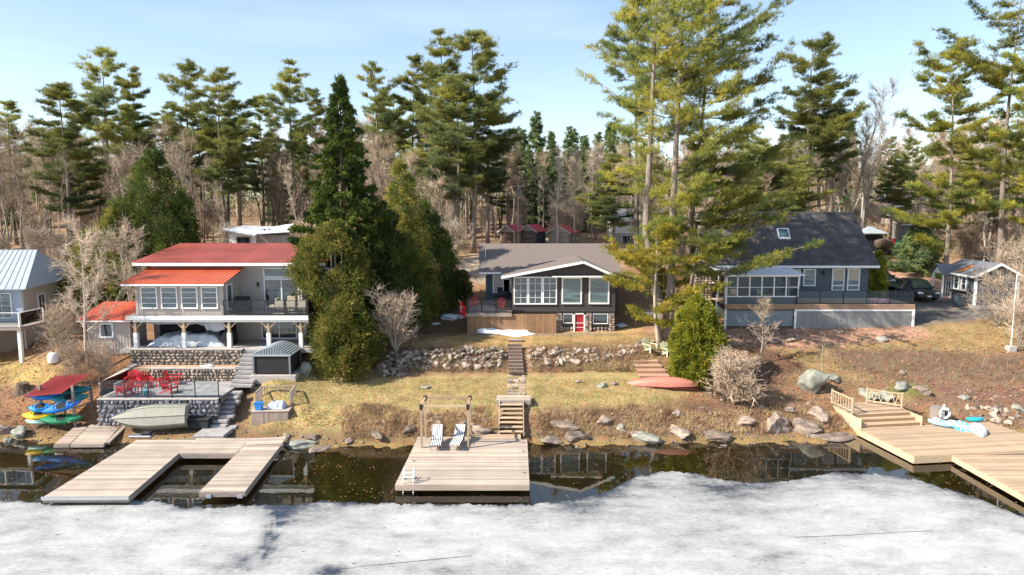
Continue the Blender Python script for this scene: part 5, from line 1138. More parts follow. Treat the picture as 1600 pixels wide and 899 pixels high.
# loungers
def stripes():
    m, n, b = newmat('striped_cushion'); tc_ = n.nodes.new('ShaderNodeTexCoord'); w_ = n.nodes.new('ShaderNodeTexWave'); w_.wave_type = 'BANDS'; w_.bands_direction = 'X'; w_.inputs['Scale'].default_value = 3.3
    n.links.new(tc_.outputs['Object'], w_.inputs[0]); cc = ramp(n, w_.outputs['Fac'], [(.47, (.045, .05, .06)), (.53, (.80, .79, .77))]); n.links.new(cc, b.inputs['Base Color']); b.inputs['Roughness'].default_value = .9; return m
STRIPE = stripes()
def lounger(label, x, y, z, rz):
    t = thing('sun_lounger', label, 'sun lounger', (x, y, z), R(rz), 'striped loungers on the dock')
    prof = [(-.95, .34), (-.35, .32), (.15, .30), (.42, .44), (.95, .86)]
    for sx_ in (-.29, .29):
        MB().tube([(sx_, p_[0], p_[1] - .03) for p_ in prof], .022, 6).build('frame_rail', GREYM, t)
        for y_, zt__ in ((-.72, .30), (.45, .42)): MB().bar((sx_, y_ - .05, 0), (sx_, y_, zt__), .035).build('leg', GREYM, t)
        MB().tube([(sx_, -.2, .32), (sx_, .05, .5), (sx_, .42, .5)], .02, 6).build('armrest', GREYM, t)
    up_ = prof; m = MB(); vs = []
    fine = [(up_[i][0] + (up_[i + 1][0] - up_[i][0]) * k / 4, up_[i][1] + (up_[i + 1][1] - up_[i][1]) * k / 4 + .012 * math.sin(k * 1.57)) for i in range(4) for k in range(4)] + [up_[-1]]
    for (y_, z_) in fine:
        vs += [(-.29, y_, z_), (.29, y_, z_), (.29, y_, z_ + .08), (-.29, y_, z_ + .08)]
    k = len(fine); m.add(vs, [(i * 4 + j, i * 4 + 4 + j, i * 4 + 4 + (j + 1) % 4, i * 4 + (j + 1) % 4) for i in range(k - 1) for j in range(4)] + [(0, 1, 2, 3), (4 * k - 4, 4 * k - 1, 4 * k - 2, 4 * k - 3)])
    m.build('cushion', STRIPE, t, bevel=.015); return t
lounger('left striped sun lounger, nearer the front pergola post', -4.15, 36.55, ZD, 3); lounger('right striped sun lounger, closer to the dock stairs', -3.0, 36.55, ZD, -6)
# dock stairs + landing
t = thing('dock_stairs', 'timber stairs with open risers climbing from the dock', 'stairs', (-.72, 38.3, ZD)); nst = 7; run = 2.1; rise = 1.42
for k in range(nst):
    f = (k + 1) / (nst + .6); MB().box(0, 1.36, run * f - .2, run * f + .10, rise * f - .05, rise * f).build('tread', WOODY, t, bevel=.008)
for x_ in (-.04, 1.40): MB().prism([(-.1, -.02), (.25, -.02), (run + .1, rise - .12), (run + .1, rise + .05), (run - .1, rise + .05)], 'x', x_ - .025, x_ + .025).build('stringer', WOOD, t)
t = thing('stair_landing', 'raised timber landing at the top of the dock stairs', 'landing', (-.95, 40.35, 1.9))
planks(t, [(0, 0, .05), (2.1, 0, .05), (2.1, 1.15, .05), (0, 1.15, .05)], 8, WOODP)
for y_ in (.03, 1.1): MB().box(.02, 2.08, y_ - .03, y_ + .03, -.22, .005).build('beam', WOODG, t)
for x_ in (.02, 2.08): MB().box(x_ - .03, x_ + .03, .07, 1.06, -.22, .005).build('beam', WOODG, t)
for x_ in (.15, 1.95):
    for y_ in (.12, 1.0): MB().box(x_ - .05, x_ + .05, y_ - .05, y_ + .05, -1.1, -.222).build('post', WOODG, t)
# flagstone path
rd = random.Random(4); fl = thing('flagstone_path', 'pinkish flagstone path between the landing and the garden steps', 'path', (0, 41.5, 0))
for r in range(9):
    y_ = 41.7 + r * .47; c_ = X(807, 600, y_) ; wdt = 1.25
    xs__ = sorted([0, 1] + [rd.uniform(.2, .45), rd.uniform(.55, .8)]); 
    for k in range(3):
        a, b_ = -wdt / 2 + wdt * xs__[k] + .03, -wdt / 2 + wdt * xs__[k + 1] - .03; j = lambda: rd.uniform(-.05, .05); zz = gz(c_, y_) + .03
        pts = [(c_ + a + j(), y_ - 41.5 + .03 + j()), ((a + b_) / 2 + c_, y_ - 41.5 + j()), (c_ + b_ + j(), y_ - 41.5 + .03 + j()), (c_ + b_ + j(), y_ - 41.5 + .43 + j()), (c_ + (a + b_) / 2, y_ - 41.5 + .46 + j()), (c_ + a + j(), y_ - 41.5 + .43 + j())]
        MB().prism(pts, 'z', zz - .08, zz + .02).build('flagstone', STONEP if 1 else SLAB, fl)
# garden steps
t = thing('garden_steps', 'dark timber garden steps cut through the boulder wall', 'steps', (X(807, 590, 45.7), 45.6, 2.28))
for k in range(9):
    f = k / 9; dy = 3.1 * f; dz = 1.5 * (k + 1) / 9; dx = -.13 * f
    MB().box(dx - .52, dx + .52, dy, dy + .16, dz - .17, dz).build('riser_timber', WOODD, t, bevel=.01); MB().box(dx - .50, dx + .50, dy + .165, dy + .345, dz - .09, dz - .012).build('tread', WOODG, t)
# boulder walls
def wpts(lst): return [(X(u, vb, D), D, Z(vb, D) + .05, Z(vt, D + 1.25)) for (u, vb, vt, D) in lst]
boulder_wall('boulder_wall', 'boulder retaining wall left of the garden steps', wpts([(600, 588, 556, 45.2), (640, 574, 551, 46.5), (680, 573, 549, 46.6), (730, 573, 547, 46.6), (790, 573, 545, 46.6)]), 5, STONE, 11, (.14, .33))
boulder_wall('boulder_wall', 'boulder retaining wall right of the garden steps', wpts([(828, 569, 547, 46.8), (870, 568, 548, 46.8), (930, 562, 546, 47.2), (975, 554, 544, 47.8), (1012, 550, 541, 48.2)]), 4, STONEP, 12, (.13, .31))
for k, (u, v, s, mt, lb) in enumerate([(602, 580, (.75, .6, .55), ROCK, 'big rounded boulder at the left end of the boulder wall'), (622, 568, (.6, .5, .5), ROCK, 'dark boulder tucked beside the round bare shrub'), (628, 588, (.4, .3, .2), STONE, 'flat low stone before the left boulder wall'), (664, 607, (.55, .32, .22), ROCKL, 'lone grey rock lying on the left lawn'), (940, 606, (.42, .32, .28), ROCKL, 'pale rock on the lawn left of the canoe'),
                                      (960, 602, (.35, .3, .2), ROCK, 'brown rock touching the tip of the canoe'), (904, 598, (.24, .2, .15), ROCK, 'small rock alone on the right lawn')]):
    x_, y_ = 0, 0
    for D in np.arange(39, 50, .1):
        x_ = X(u, v, D); 
        if gz(x_, D) >= Z(v, D): y_ = D; break
    boulder(lb, x_, float(y_), s, 90 + k, mt)
# shore rocks and boulders
def on_ground(u, v, lo=36, hi=62):
    for D in np.arange(lo, hi, .08):
        x_ = X(u, v, D)
        if gz(x_, D) >= Z(v, D): return x_, float(D)
    return X(u, v, hi), hi
for k, (u, v, s, mt, lb) in enumerate([
    (30, 680, (.55, .45, .42), ROCKL, 'round blue grey boulder on the far left shore'), (8, 676, (.7, .5, .5), ROCK, 'dark boulder at the left edge of the shore'), (12, 690, (.3, .25, .18), ROCKL, 'small pale rock at the far left waterline'),
    (470, 697, (1.3, .6, .3), ROCKL, 'flat pale rock shelf below the timber platform'), (505, 702, (.9, .45, .22), ROCK, 'low brown ledge dipping into the water near the platform'), (447, 684, (.45, .3, .22), ROCK, 'grey rock beside the timber platform corner'), (490, 686, (.6, .35, .22), ROCK, 'pinkish rock above the flat shelf'), (545, 690, (.4, .3, .2), ROCK, 'small rock between platform and central dock'),
    (683, 668, (.8, .5, .3), ROCK, 'sloping rock face behind the striped loungers'), (725, 664, (.6, .4, .3), ROCK, 'brown rock right behind the pergola'),
    (905, 682, (1.0, .6, .4), ROCK, 'broad brown rock on the bank right of the dock stairs'), (970, 672, (.55, .4, .25), ROCKL, 'small pale rock embedded in the middle of the bank'), (1008, 685, (1.0, .5, .32), ROCKL, 'long pale rock at the waterline below the canoe'), (862, 690, (.8, .5, .28), ROCK, 'dark wet rock right of the central dock'),
    (1212, 668, (1.1, .8, .8), ROCK, 'pinkish rock outcrop at the inlet'), (1255, 672, (1.1, .8, .55), ROCK, 'dark cleft rock left of the flat ledge'), (1300, 684, (1.5, .8, .28), ROCK, 'flat grey rock ledge left of the right dock'), (1190, 640, (.5, .4, .3), ROCK, 'rock below the pale bare bush'),
    (1340, 668, (.9, .5, .4), ROCK, 'rock pressed against the right dock stairs'), (1235, 645, (.5, .4, .3), ROCK, 'half buried rock on the orange bank'),
    (1300, 592, (.7, .45, .35), ROCKL, 'squarish rock just right of the giant boulder'), (1355, 620, (.9, .6, .5), ROCKL, 'grey rock behind the left stair railing'), (1385, 625, (.8, .6, .55), ROCKL, 'split boulder between the two stair railings'), (1410, 606, (.8, .6, .5), ROCKL, 'pointed pale boulder uphill of the stair platform'), (1440, 612, (.6, .5, .4), ROCK, 'round brown rock behind the right stair railing'),
    (745, 672, (1.0, .6, .35), ROCK, 'brown bedrock hump just left of the dock stairs'), (640, 672, (.7, .45, .3), ROCK, 'brown rock on the bank left of the pergola'), (590, 682, (.8, .4, .22), ROCK, 'low ledge at the waterline left of the central dock'),
    (885, 668, (1.1, .6, .35), ROCK, 'sloping bedrock face above the broad brown rock'), (945, 660, (.8, .5, .3), ROCK, 'weathered brown slab high on the middle bank'), (1060, 676, (1.1, .6, .35), ROCK, 'brown ledge below the right end of the canoe'), (1120, 682, (1.2, .6, .32), ROCK, 'low brown ledge under the pale bare bush'), (1165, 662, (.9, .7, .5), ROCK, 'pale streaked rock face left of the inlet'),
    (1275, 650, (1.0, .6, .45), ROCK, 'brown bedrock step above the flat ledge'), (1330, 640, (.7, .5, .4), ROCK, 'jagged rock touching the left stair railing'), (1060, 648, (.5, .4, .25), ROCK, 'small brown rock under the canoe tip'),
    (1505, 622, (.45, .35, .25), ROCKL, 'pale rock on the slope above the kayak'), (1410, 585, (.3, .25, .25), ROCK, 'small upright rock on the shaded slope'), (1558, 640, (.45, .3, .25), ROCK, 'dark rock near the right border above the dock'), (1590, 640, (.5, .35, .25), ROCKL, 'pale rock at the right border'),
    (1377, 532, (.5, .4, .28), ROCKL, 'mossy rock below the blue house deck'), (1310, 520, (.45, .3, .15), ROCK, 'flat dark rock on the edge of the pink gravel'), (1545, 655, (.35, .3, .22), ROCK, 'rock above the low shore wall')]):
    x_, y_ = on_ground(u, v); boulder(lb, x_, y_, s, 120 + k, mt, rz=k)
x_, y_ = on_ground(1274, 612); boulder('giant pale green boulder with a flat top on the right slope', x_, y_ + .3, (1.15, .9, 1.15), 171, ROCKL, gz(x_, y_) + .7)
boulder_wall('shore_wall', 'low dry stone wall along the right shore behind the dock', [(X(1530, 658, 41.5), 41.5, .25, .75), (X(1575, 664, 41), 41.2, .25, .7), (X(1640, 672, 40.5), 40.8, .2, .65)], 3, STONEP, 17, (.18, .32))
t = thing('tree_stump', 'dark rotting stump on the leafy slope at far left', 'stump', (*on_ground(36, 612), 0)); t.location.z = gz(*t.location.xy)
MB().tube([(0, 0, -.2), (0, 0, .15), (.03, 0, .55)], [.55, .42, .36], 10).build('wood', WOODD, t); 
x_, y_ = on_ground(70, 590); t = thing('propane_tank', 'small white round topped tank on the far left slope', 'tank', (x_, y_ + 1, gz(x_, y_ + 1))); MB().tube([(0, 0, 0), (0, 0, .1), (0, 0, .55), (0, 0, .68), (0, 0, .74)], [.3, .36, .36, .26, .1], 12).build('body', WHP, t, smooth=True); MB().tube([(0, 0, .74), (0, 0, .85)], .09, 8).build('collar', GREYM, t)
# ================================================================== SILVER ROOFED COTTAGE (far left)
H0 = thing('silver_roof_cottage', 'pale blue and beige cottage with a silver metal roof cut by the left edge', 'house', (0, 0, 0))
P1 = (-35.6, 49.6, 7.66); P2 = (-38.0, 59.6, 7.66); RE = W(58, 390.5, 56); RW = (-56, 55, RE[2]); P0 = (-58, 48.2, 7.66); P3 = (-58, 62, 7.66)
def sheet(name, mat, par, poly, th=.06): 
    n = len(poly); return MB().add(list(poly) + [(p[0], p[1], p[2] - th) for p in poly], [tuple(range(n)), tuple(range(2 * n - 1, n - 1, -1))] + [(i, (i + 1) % n, (i + 1) % n + n, i + n) for i in range(n)]).build(name, mat, par)
sheet('roof', SILV, H0, [P0, P1, RE, RW]); sheet('roof', SILV, H0, [P1, P2, RE]); sheet('roof', SILV, H0, [P2, P3, RW, RE])
for k in range(46):
    f = k / 46; e = Vector(P0) + (Vector(P1) - Vector(P0)) * f
    g_ = Vector(RW) + (Vector(RE) - Vector(RW)) * f
    if f > .35: MB().bar(e + Vector((0, 0, .02)), g_ + Vector((0, 0, .02)), .04, .03).build('roof_rib', SILV, H0)
def wall_between(name, mat, par, a, b_, z0, z1, th=.12):
    a = Vector((*a, 0)); b_ = Vector((*b_, 0)); d = (b_ - a).normalized(); nn = Vector((-d.y, d.x, 0)) * th
    q = [a, b_, b_ + nn, a + nn]; return MB().add([(p.x, p.y, z0) for p in q] + [(p.x, p.y, z1) for p in q], [(0, 3, 2, 1), (4, 5, 6, 7), (0, 1, 5, 4), (1, 2, 6, 5), (2, 3, 7, 6), (3, 0, 4, 7)]).build(name, mat, par)
wall_between('wall', PALEB2, H0, (-57, 50.1), (-36.2, 50.1), 4.6, 7.6); wall_between('wall', CREAM, H0, (-36.19, 50.1), (-38.3, 59.2), 2.8, 7.6); wall_between('lower_wall', STONEP, H0, (-57, 50.6), (-36.4, 50.6), 2, 4.58)
a_ = math.degrees(math.atan2(9.1, -2.1)); window(H0, frame_T(a_, -36.72, 52.4, 5.4), 1.2, 1.5, 2, 1); window(H0, frame_T(a_, -37.6, 56.2, 5.6), 1.0, 1.2, 1, 2)
for x_ in (-40.6, -38.5): window(H0, frame_T('S', x_, 50.08, 5.4), 1.5, 1.9, 2, 2, name='patio_door')
sheet('awning', SILV, H0, [(-42, 48.4, 7.0), (-38.2, 48.4, 7.0), (-38.2, 50.1, 7.45), (-42, 50.1, 7.45)])
dk = MB().box(-56, -34.5, 47.3, 50.05, 4.98, 5.2).build('deck_floor', WOODG, H0)
for x_ in (-34.75, -37.6, -40.5, -44): MB().box(x_ - .11, x_ + .11, 47.4, 47.62, 1.6, 4.97).build('deck_post', WHITE, H0)
t = thing('deck_railing', 'white framed glass railing on the pale blue cottage deck', 'railing', (-46, 47.35, 5.21)); glass_rail(t, (0, 0, 0), (11.4, 0, 0), 1.0, 6, post=WHITE, pw=.08); glass_rail(t, (11.4, .1, 0), (11.4, 2.5, 0), 1.0, 1, post=WHITE, pw=.08)

# ================================================================== BROWN COTTAGE (centre)
H2 = thing('brown_cottage', 'dark brown cottage with white framed lake windows and a red basement door', 'house', (0, 0, 0))
cx0, cx1 = X(800, 480, 54), X(961, 480, 54); zs0, ze = 5.33, 8.22; pk = (X(912, 408, 53.3), 9.42)
lap_wall('siding', BROWNS, H2, cx0, cx1, zs0, ze, 54)
MB().prism([(cx0, ze), (cx1, ze), (pk[0], pk[1] - .12)], 'y', 54.0, 54.12).build('gable_siding', BROWNS, H2)
MB().box(cx0, cx0 + .12, 54.13, 58, zs0, ze).build('side_wall', BROWNS, H2); MB().box(cx1 - .12, cx1, 54.13, 58, 3.4, ze).build('side_wall', BROWNS, H2)
el, er = (X(783, 431, 53.3), 8.2), (X(966, 431, 53.3), 8.22)
def ridge_y(z): return 57.3 + (z - 8.2) / (10.3 - 8.2) * 5.7
for (e, s) in ((el, 1), (er, -1)):
    q = [(e[0], 53.3, e[1]), (pk[0], 53.3, pk[1]), (pk[0], 60.6, pk[1]), (e[0], 57.6, e[1])]
    sheet('roof', SHING, H2, q if s > 0 else q[::-1], .14)
    d = Vector((pk[0] - e[0], 0, pk[1] - e[1])).normalized(); MB().bar((e[0], 53.27, e[1] - .09), (pk[0] - .01 * s, 53.27, pk[1] - .10), .05, .2, up=(0, 0, 1)).build('barge_board', WHITE, H2)
bx0, bx1 = -2.25, 9.0
MB().box(bx0, bx1, 58.05, 68, 3.6, 8.15).build('rear_wall', BLUES, H2)
MB().prism([(58.05, 8.15), (68, 8.15), (63, 10.1)], 'x', bx0 + .01, bx1 - .01).build('gable_wall', BLUES, H2)
sheet('roof', SHING, H2, [(-2.75, 57.4, 8.2), (9.3, 57.4, 8.2), (9.3, 63, 10.3), (-3.05, 63, 10.3)], .14); sheet('roof', SHING, H2, [(-3.05, 63.01, 10.3), (9.3, 63.01, 10.3), (9.3, 68.6, 8.2), (-2.75, 68.6, 8.2)], .14)
MB().box(-2.75, cx0 - .9, 57.33, 57.39, 8.0, 8.16).build('fascia', WHITE, H2)
window(H2, frame_T('S', X(770, 440, 58), 58.03, 6.35), 1.5, 1.5, 1, 1); window(H2, frame_T('S', X(786, 440, 58) - .02, 58.03, 6.35), .85, 1.2, 1, 1)
zt, zb = Z(432.5, 54), Z(475.8, 54)
wx = X(802.5, 450, 54); ww_ = X(870.5, 450, 54) - wx
for k in range(3): window(H2, frame_T('S', wx + ww_ * k / 3 + .0, 53.97, zb), ww_ / 3 - .012, zt - zb, 2, 4, fw=.10, mw=.03, label='eight pane sunroom window', rail=None)
for a, b_ in ((877.6, 909.2), (920, 952)): window(H2, frame_T('S', X(a, 450, 54), 53.97, zb + .03), X(b_, 450, 54) - X(a, 450, 54), zt - zb - .08, 1, 1, gmat=GLASSG, fw=.11, label='single pane lake window')
MB().box(X(863, 430, 53.4), X(947, 430, 53.4), 53.35, 53.96, 8.13, 8.21).build('eyebrow_roof', WHITE, H2)
MB().box(cx0, cx1, 54.02, 54.14, 5.2, 5.32).build('floor_band', BROWNS, H2)
# basement: pillars of stones
for (a, b_) in ((869, 879.5), (914.5, 926), (951, 961.5)):
    xa, xb_ = X(a, 500, 54), X(b_, 500, 54); pt = MB().box(xa + .08, xb_ - .08, 53.98, 54.3, 3.4, 5.19).build('stone_pillar', MORT, H2); rd = random.Random(int(a))
    for r in range(9):
        for c_ in range(2): inst('stone', rd.choice(STONES['pinkish_field_stone']), pt, (xa + (xb_ - xa) * (c_ + .5) / 2 + rd.uniform(-.03, .03), 54.0, 3.52 + r * .19), (rd.uniform(-.3, .3), rd.uniform(-.5, .5), 0), (.15, .10, rd.uniform(.09, .13)))
for (a, b_, z_) in ((879.5, 896, 4.35), (926, 951, 4.3)):
    xa, xb_ = X(a, 500, 54), X(b_, 500, 54); pt = MB().box(xa, xb_, 54.16, 54.3, 3.4, 5.19).build('basement_wall', BROWNS, H2)
    window(H2, frame_T('S', xa + .03, 54.12, z_), xb_ - xa - .06, 5.15 - z_, 1, 1, fw=.06, gmat=GLASS)
    rd = random.Random(int(a) + 1)
    for r in range(3):
        k = int((xb_ - xa) / .26)
        for c_ in range(k): inst('stone', rd.choice(STONES['pinkish_field_stone']), pt, (xa + (c_ + .5) * (xb_ - xa) / k, 54.1, 3.55 + r * .2), (rd.uniform(-.3, .3), rd.uniform(-.5, .5), 0), (.15, .10, .11))
xa, xb_ = X(896, 500, 54), X(914.5, 500, 54); zd0, zd1 = 3.42, 5.18
MB().box(xa, xa + .12, 54.0, 54.2, zd0, zd1).box(xb_ - .12, xb_, 54.0, 54.2, zd0, zd1).box(xa, xb_, 54.0, 54.2, zd1 - .1, zd1).build('door_frame', WHITE, H2)
d_ = MB().box(xa + .12, xb_ - .12, 54.08, 54.14, zd0, zd1 - .1).build('door', M('red_door_paint', (.38, .02, .03), .5, .08), H2); MB().box(xa + .13, xb_ - .13, 54.05, 54.08, 4.35, 4.40).box(xa + .13, xb_ - .13, 54.05, 54.08, 4.0, 4.03).build('screen_bar', WHITE, d_); MB().box(xb_ - .2, xb_ - .16, 54.03, 54.08, 4.2, 4.3).build('handle', BLACK, d_)
# deck and its plank skirt
dx0 = X(730, 490, 53.6); planks(H2, [(dx0 - .1, 53.45, 5.28), (cx0 - .02, 53.45, 5.28), (cx0 - .02, 57.95, 5.28), (dx0 - .1, 57.95, 5.28)], 26, WOOD)
MB().box(dx0 - .1, cx0 - .02, 53.44, 53.5, 5.0, 5.23).build('deck_beam', WOODG, H2)
xs_e = X(869, 500, 54); n = 30
for k in range(n):
    a, b_ = dx0 + (xs_e - dx0) * k / n, dx0 + (xs_e - dx0) * (k + 1) / n
    MB().box(a + .006, b_ - .006, 53.58 + (.008 if k % 3 else 0), 53.63, 3.45, 4.99 if a < cx0 - .1 else 5.19).build('skirt_board', WOODB, H2)
MB().box(dx0 + .03, dx0 + .06, 53.64, 57.9, 3.6, 5.0).build('skirt_side', WOODB, H2); MB().box(dx0 + .1, xs_e, 53.7, 53.8, 3.5, 4.98).build('deck_frame', WOODD, H2)
t = thing('deck_railing', 'black railing with glass panels on the brown cottage deck', 'railing', (dx0, 53.55, 5.285)); glass_rail(t, (0, 0, 0), (cx0 - dx0 - .1, 0, 0), 1.0, 3, pw=.09); glass_rail(t, (0, .12, 0), (0, 4.3, 0), 1.0, 3)
c_ = copy_tree(cr); del c_['group']; c_.location = (X(740, 480, 55.2), 55.4, 5.285); c_.rotation_euler.z = R(4); c_['label'] = 'red garden chair at the left end of the brown cottage deck'
c_ = copy_tree(cr); del c_['group']; c_.location = (X(782, 480, 54.8), 55.0, 5.285); c_.rotation_euler.z = R(-12); c_['label'] = 'red garden chair before the black barbecue of the brown cottage'
t = thing('barbecue', 'barbecue under a bulky black cover on the brown cottage deck', 'barbecue', (X(786, 480, 56.8), 56.7, 5.285)); MB().box(-.75, .75, -.3, .35, .02, .95).build('cover_skirt', BLACKP, t, bevel=.08); MB().prism([(-.32, .95), (.36, .95), (.25, 1.35), (-.15, 1.35)], 'x', -.5, .5).build('cover_hood', BLACKP, t, bevel=.08)
# flag
fx = dx0 - .15; t = thing('flag', 'red and white flag drooping from the left end of the cottage deck', 'flag', (fx, 53.4, 5.2)); MB().bar((0, 0, 0), (-.45, -.25, 1.15), .035).build('flag_pole', WHITE, t)
def cloth(name, mat, par, p0, w_, h_, seed, n=8, m_=10):
    V = [(p0[0] + w_ * i / n * (1 - .35 * j / m_) + .03 * math.sin(j), p0[1] + .07 * math.sin(i * 1.9 + seed + j * .2), p0[2] - h_ * j / m_ - .12 * w_ * i / n) for j in range(m_ + 1) for i in range(n + 1)]
    ii = np.arange((n + 1) * (m_ + 1)).reshape(m_ + 1, n + 1); return npmesh(name, V, np.stack([ii[:-1, :-1], ii[:-1, 1:], ii[1:, 1:], ii[1:, :-1]], -1).reshape(-1, 4), mat, par, True)
FR_ = M('flag_red', (.62, .02, .02), .8, .05); FW_ = M('flag_white', (.8, .8, .8), .8, .03)
cloth('red_band', FR_, t, (-.42, -.25, 1.05), .24, 1.1, 0); cloth('white_band', FW_, t, (-.36, -.28, .72), .12, .5, 1); cloth('red_band', FR_, t, (-.2, -.24, .75), .28, .95, 2)
t = thing('vent_pipe', 'thin white pole standing against the left end of the brown shingle roof', 'pole', (X(758.5, 400, 60), 60, 8.95)); MB().tube([(0, 0, 0), (0, 0, 1.35)], .035, 6).disc((0, 0, 1.35), .07, .08, 8).build('pipe', WHITE, t)
for k, (u, v, s, lb) in enumerate(((795, 523, (2.5, .85, .34), 'long white snow bank on the lawn before the plank skirt'), (768, 520, (1.3, .8, .55), 'rounded hump of the lawn snow bank'), (708, 497, (1.0, 1.1, .4), 'blue shaded snow heap left of the cottage deck'), (680, 507, (.6, .4, .08), 'thin snow remnant under the dark cedar'), (972, 508, (.5, 1.6, .1), 'shaded snow strip right of the brown cottage'), (645, 512, (.5, .2, .05), 'thin icy patch beside the bare round shrub'))):
    x_, y_ = on_ground(u, v, 44); o = snow(lb, x_, y_, s, 160 + k); o.name = 'snow_patch'; tag(o, group='snow patches by the brown cottage')
t = thing('wooden_hatch', 'low dark wooden hatch on the upper lawn beside the garden steps', 'hatch', (*on_ground(806, 534), 0)); t.location.z = gz(*t.location.xy); MB().box(-.55, .55, -.25, .3, -.1, .1).build('frame', WOODD, t); MB().box(-.5, .5, -.2, .25, .105, .14).build('lid', WOODG, t)
t = thing('white_bin', 'dark framed white box standing in shade right of the brown cottage', 'box', (*on_ground(1013, 498, 50), 0)); t.location.z = gz(*t.location.xy); MB().box(-.45, .45, -.3, .3, 0, .8).build('body', GREYM, t, bevel=.03); MB().box(-.36, .36, -.34, -.305, .1, .6).build('panel', WHP, t)

# ================================================================== BLUE HOUSE (right)
H3 = thing('slate_blue_house', 'slate blue house with a steep black shingle roof and a raised deck', 'house', (0, 0, 0))
hx0, hx1 = 17.3, 29.9
lap_wall('siding', SLATE, H3, hx0, hx1, 4.4, 8.95, 57, lap=.16); MB().box(hx0 + .01, hx1 - .01, 57.13, 65, 4.4, 8.9).build('wall', SLATE, H3)
MB().prism([(57.2, 8.9), (65, 8.9), (61.4, 12.8)], 'x', hx0 + .02, hx1 - .02).build('gable_wall', SLATE, H3)
sheet('roof', SHINGD, H3, [(16.7, 56.35, 8.85), (30.45, 56.35, 8.85), (30.45, 61.4, 13.15), (16.7, 61.4, 13.15)], .16); sheet('roof', SHINGD, H3, [(16.7, 61.41, 13.15), (30.45, 61.41, 13.15), (30.45, 66, 8.85), (16.7, 66, 8.85)], .16)
MB().box(16.72, 30.43, 56.28, 56.34, 8.62, 8.8).build('fascia', WHITE, H3); MB().box(16.75, 30.4, 56.36, 56.97, 8.60, 8.64).build('soffit', WHITE, H3); MB().box(16.72, 30.43, 61.3, 61.52, 13.12, 13.2).build('ridge_cap', SHINGG, H3)
def roofz(y): return 8.85 + (y - 56.35) * (13.15 - 8.85) / 5.05
sk = [(X(1215, 368, 59), 58.75), (X(1234, 368, 59), 58.75), (X(1231, 354, 59.8), 59.7), (X(1213, 354, 59.8), 59.7)]
s1 = sheet('skylight', WHITE, H3, [(p[0], p[1], roofz(p[1]) + .1) for p in sk], .12); c0 = Vector((sum(p[0] for p in sk) / 4, sum(p[1] for p in sk) / 4)); sheet('pane', GLASSG, s1, [((p[0] - c0.x) * .82 + c0.x, (p[1] - c0.y) * .82 + c0.y, roofz((p[1] - c0.y) * .82 + c0.y) + .115) for p in sk], .01)
for (a, b_, vt, vb, rl) in ((1254.5, 1274, 420.5, 447, None), (1299.5, 1319, 420, 454.5, .24), (1323.5, 1343, 419.5, 454, .24), (1232, 1250, 421, 447, None)):
    xa = X(a, 430, 57); window(H3, frame_T('S', xa, 56.96, Z(vb, 57)), X(b_, 430, 57) - xa, Z(vt, 57) - Z(vb, 57), 1, 1, rail=rl, fw=.09, gmat=GLASS, blind=.55 if rl else None)
o = MB().box(X(1286, 430, 57) - .07, X(1286, 430, 57) + .07, 56.8, 56.96, 8.0, 8.3).build('wall_lamp', BLACK, H3)
# chimney
ch_ = MB().prism([(15.4, 4.2), (17.0, 4.2), (16.85, 9.3), (16.55, 9.7), (16.5, 12.4), (15.85, 12.4), (15.8, 9.7), (15.4, 9.3)], 'y', 57.4, 58.5).build('chimney', MORT, H3); rd = random.Random(6)
for r in range(34):
    z_ = 4.4 + r * .235; wd2 = .72 if z_ < 9.3 else .36; k = 5 if z_ < 9.3 else 3; cxx = 16.15
    for c_ in range(k): inst('stone', rd.choice(STONES['pinkish_field_stone']), ch_, (cxx - wd2 + wd2 * 2 * (c_ + .5) / k, 57.4, z_), (rd.uniform(-.3, .3), rd.uniform(-.5, .5), 0), (wd2 / k * 1.15, .09, .13))
MB().box(15.75, 16.6, 57.35, 58.55, 12.4, 12.52).build('chimney_cap', CONC, H3); MB().disc((16.17, 57.95, 12.52), .14, .5, 10).build('flue', GREYM, H3)
# deck
fx0, fxm, fx1 = X(1132, 500, 53), X(1242, 500, 53), X(1428, 500, 53)
planks(H3, [(fx0, 53.0, 6.03), (fx1, 53.0, 6.03), (fx1, 56.93, 6.03), (fx0, 56.93, 6.03)], 24, WOODY)
MB().box(fx0, fx1, 52.95, 52.995, 5.66, 5.98).build('deck_beam', M('deck_fascia', (.33, .20, .13), .8, .2, 5, (.3, 4, 4)), H3)
MB().box(fx0 + .15, fxm - .12, 53.1, 53.16, 4.3, 5.6).build('skirt_panel', M('lattice_grey', (.20, .235, .26), .8, .15, 5), H3); MB().box(fx0 + .1, fxm, 53.02, 53.09, 5.55, 5.65).box(fx0 + .1, fxm, 53.0, 53.1, 4.1, 4.28).build('skirt_trim', WOODD, H3)
n = 34
for k in range(n):
    a, b_ = fxm + .12 + (fx1 - fxm - .24) * k / n, fxm + .12 + (fx1 - fxm - .24) * (k + 1) / n; MB().box(a + .006, b_ - .006, 53.02 + .006 * (k % 2), 53.07, 4.05, 5.5).build('skirt_board', PALEB, H3)
MB().box(fxm, fx1, 52.97, 53.03, 5.505, 5.65).build('skirt_trim', WHITE, H3)
for x_ in (fx0 + .05, fxm, fx1 - .08): MB().box(x_ - .06, x_ + .09, 52.94, 53.06, 4.0, 5.65).build('corner_post', WHITE, H3)
MB().box(fx1 - .06, fx1 - .02, 53.1, 57, 4.3, 5.65).build('skirt_side', PALEB, H3)
t = thing('deck_railing', 'long black glass railing along the blue house deck', 'railing', (fxm, 53.08, 6.035)); glass_rail(t, (.1, 0, 0), (fx1 - fxm - .1, 0, 0), 1.05, 5); glass_rail(t, (fx1 - fxm - .1, .1, 0), (fx1 - fxm - .1, 3.7, 0), 1.05, 3)
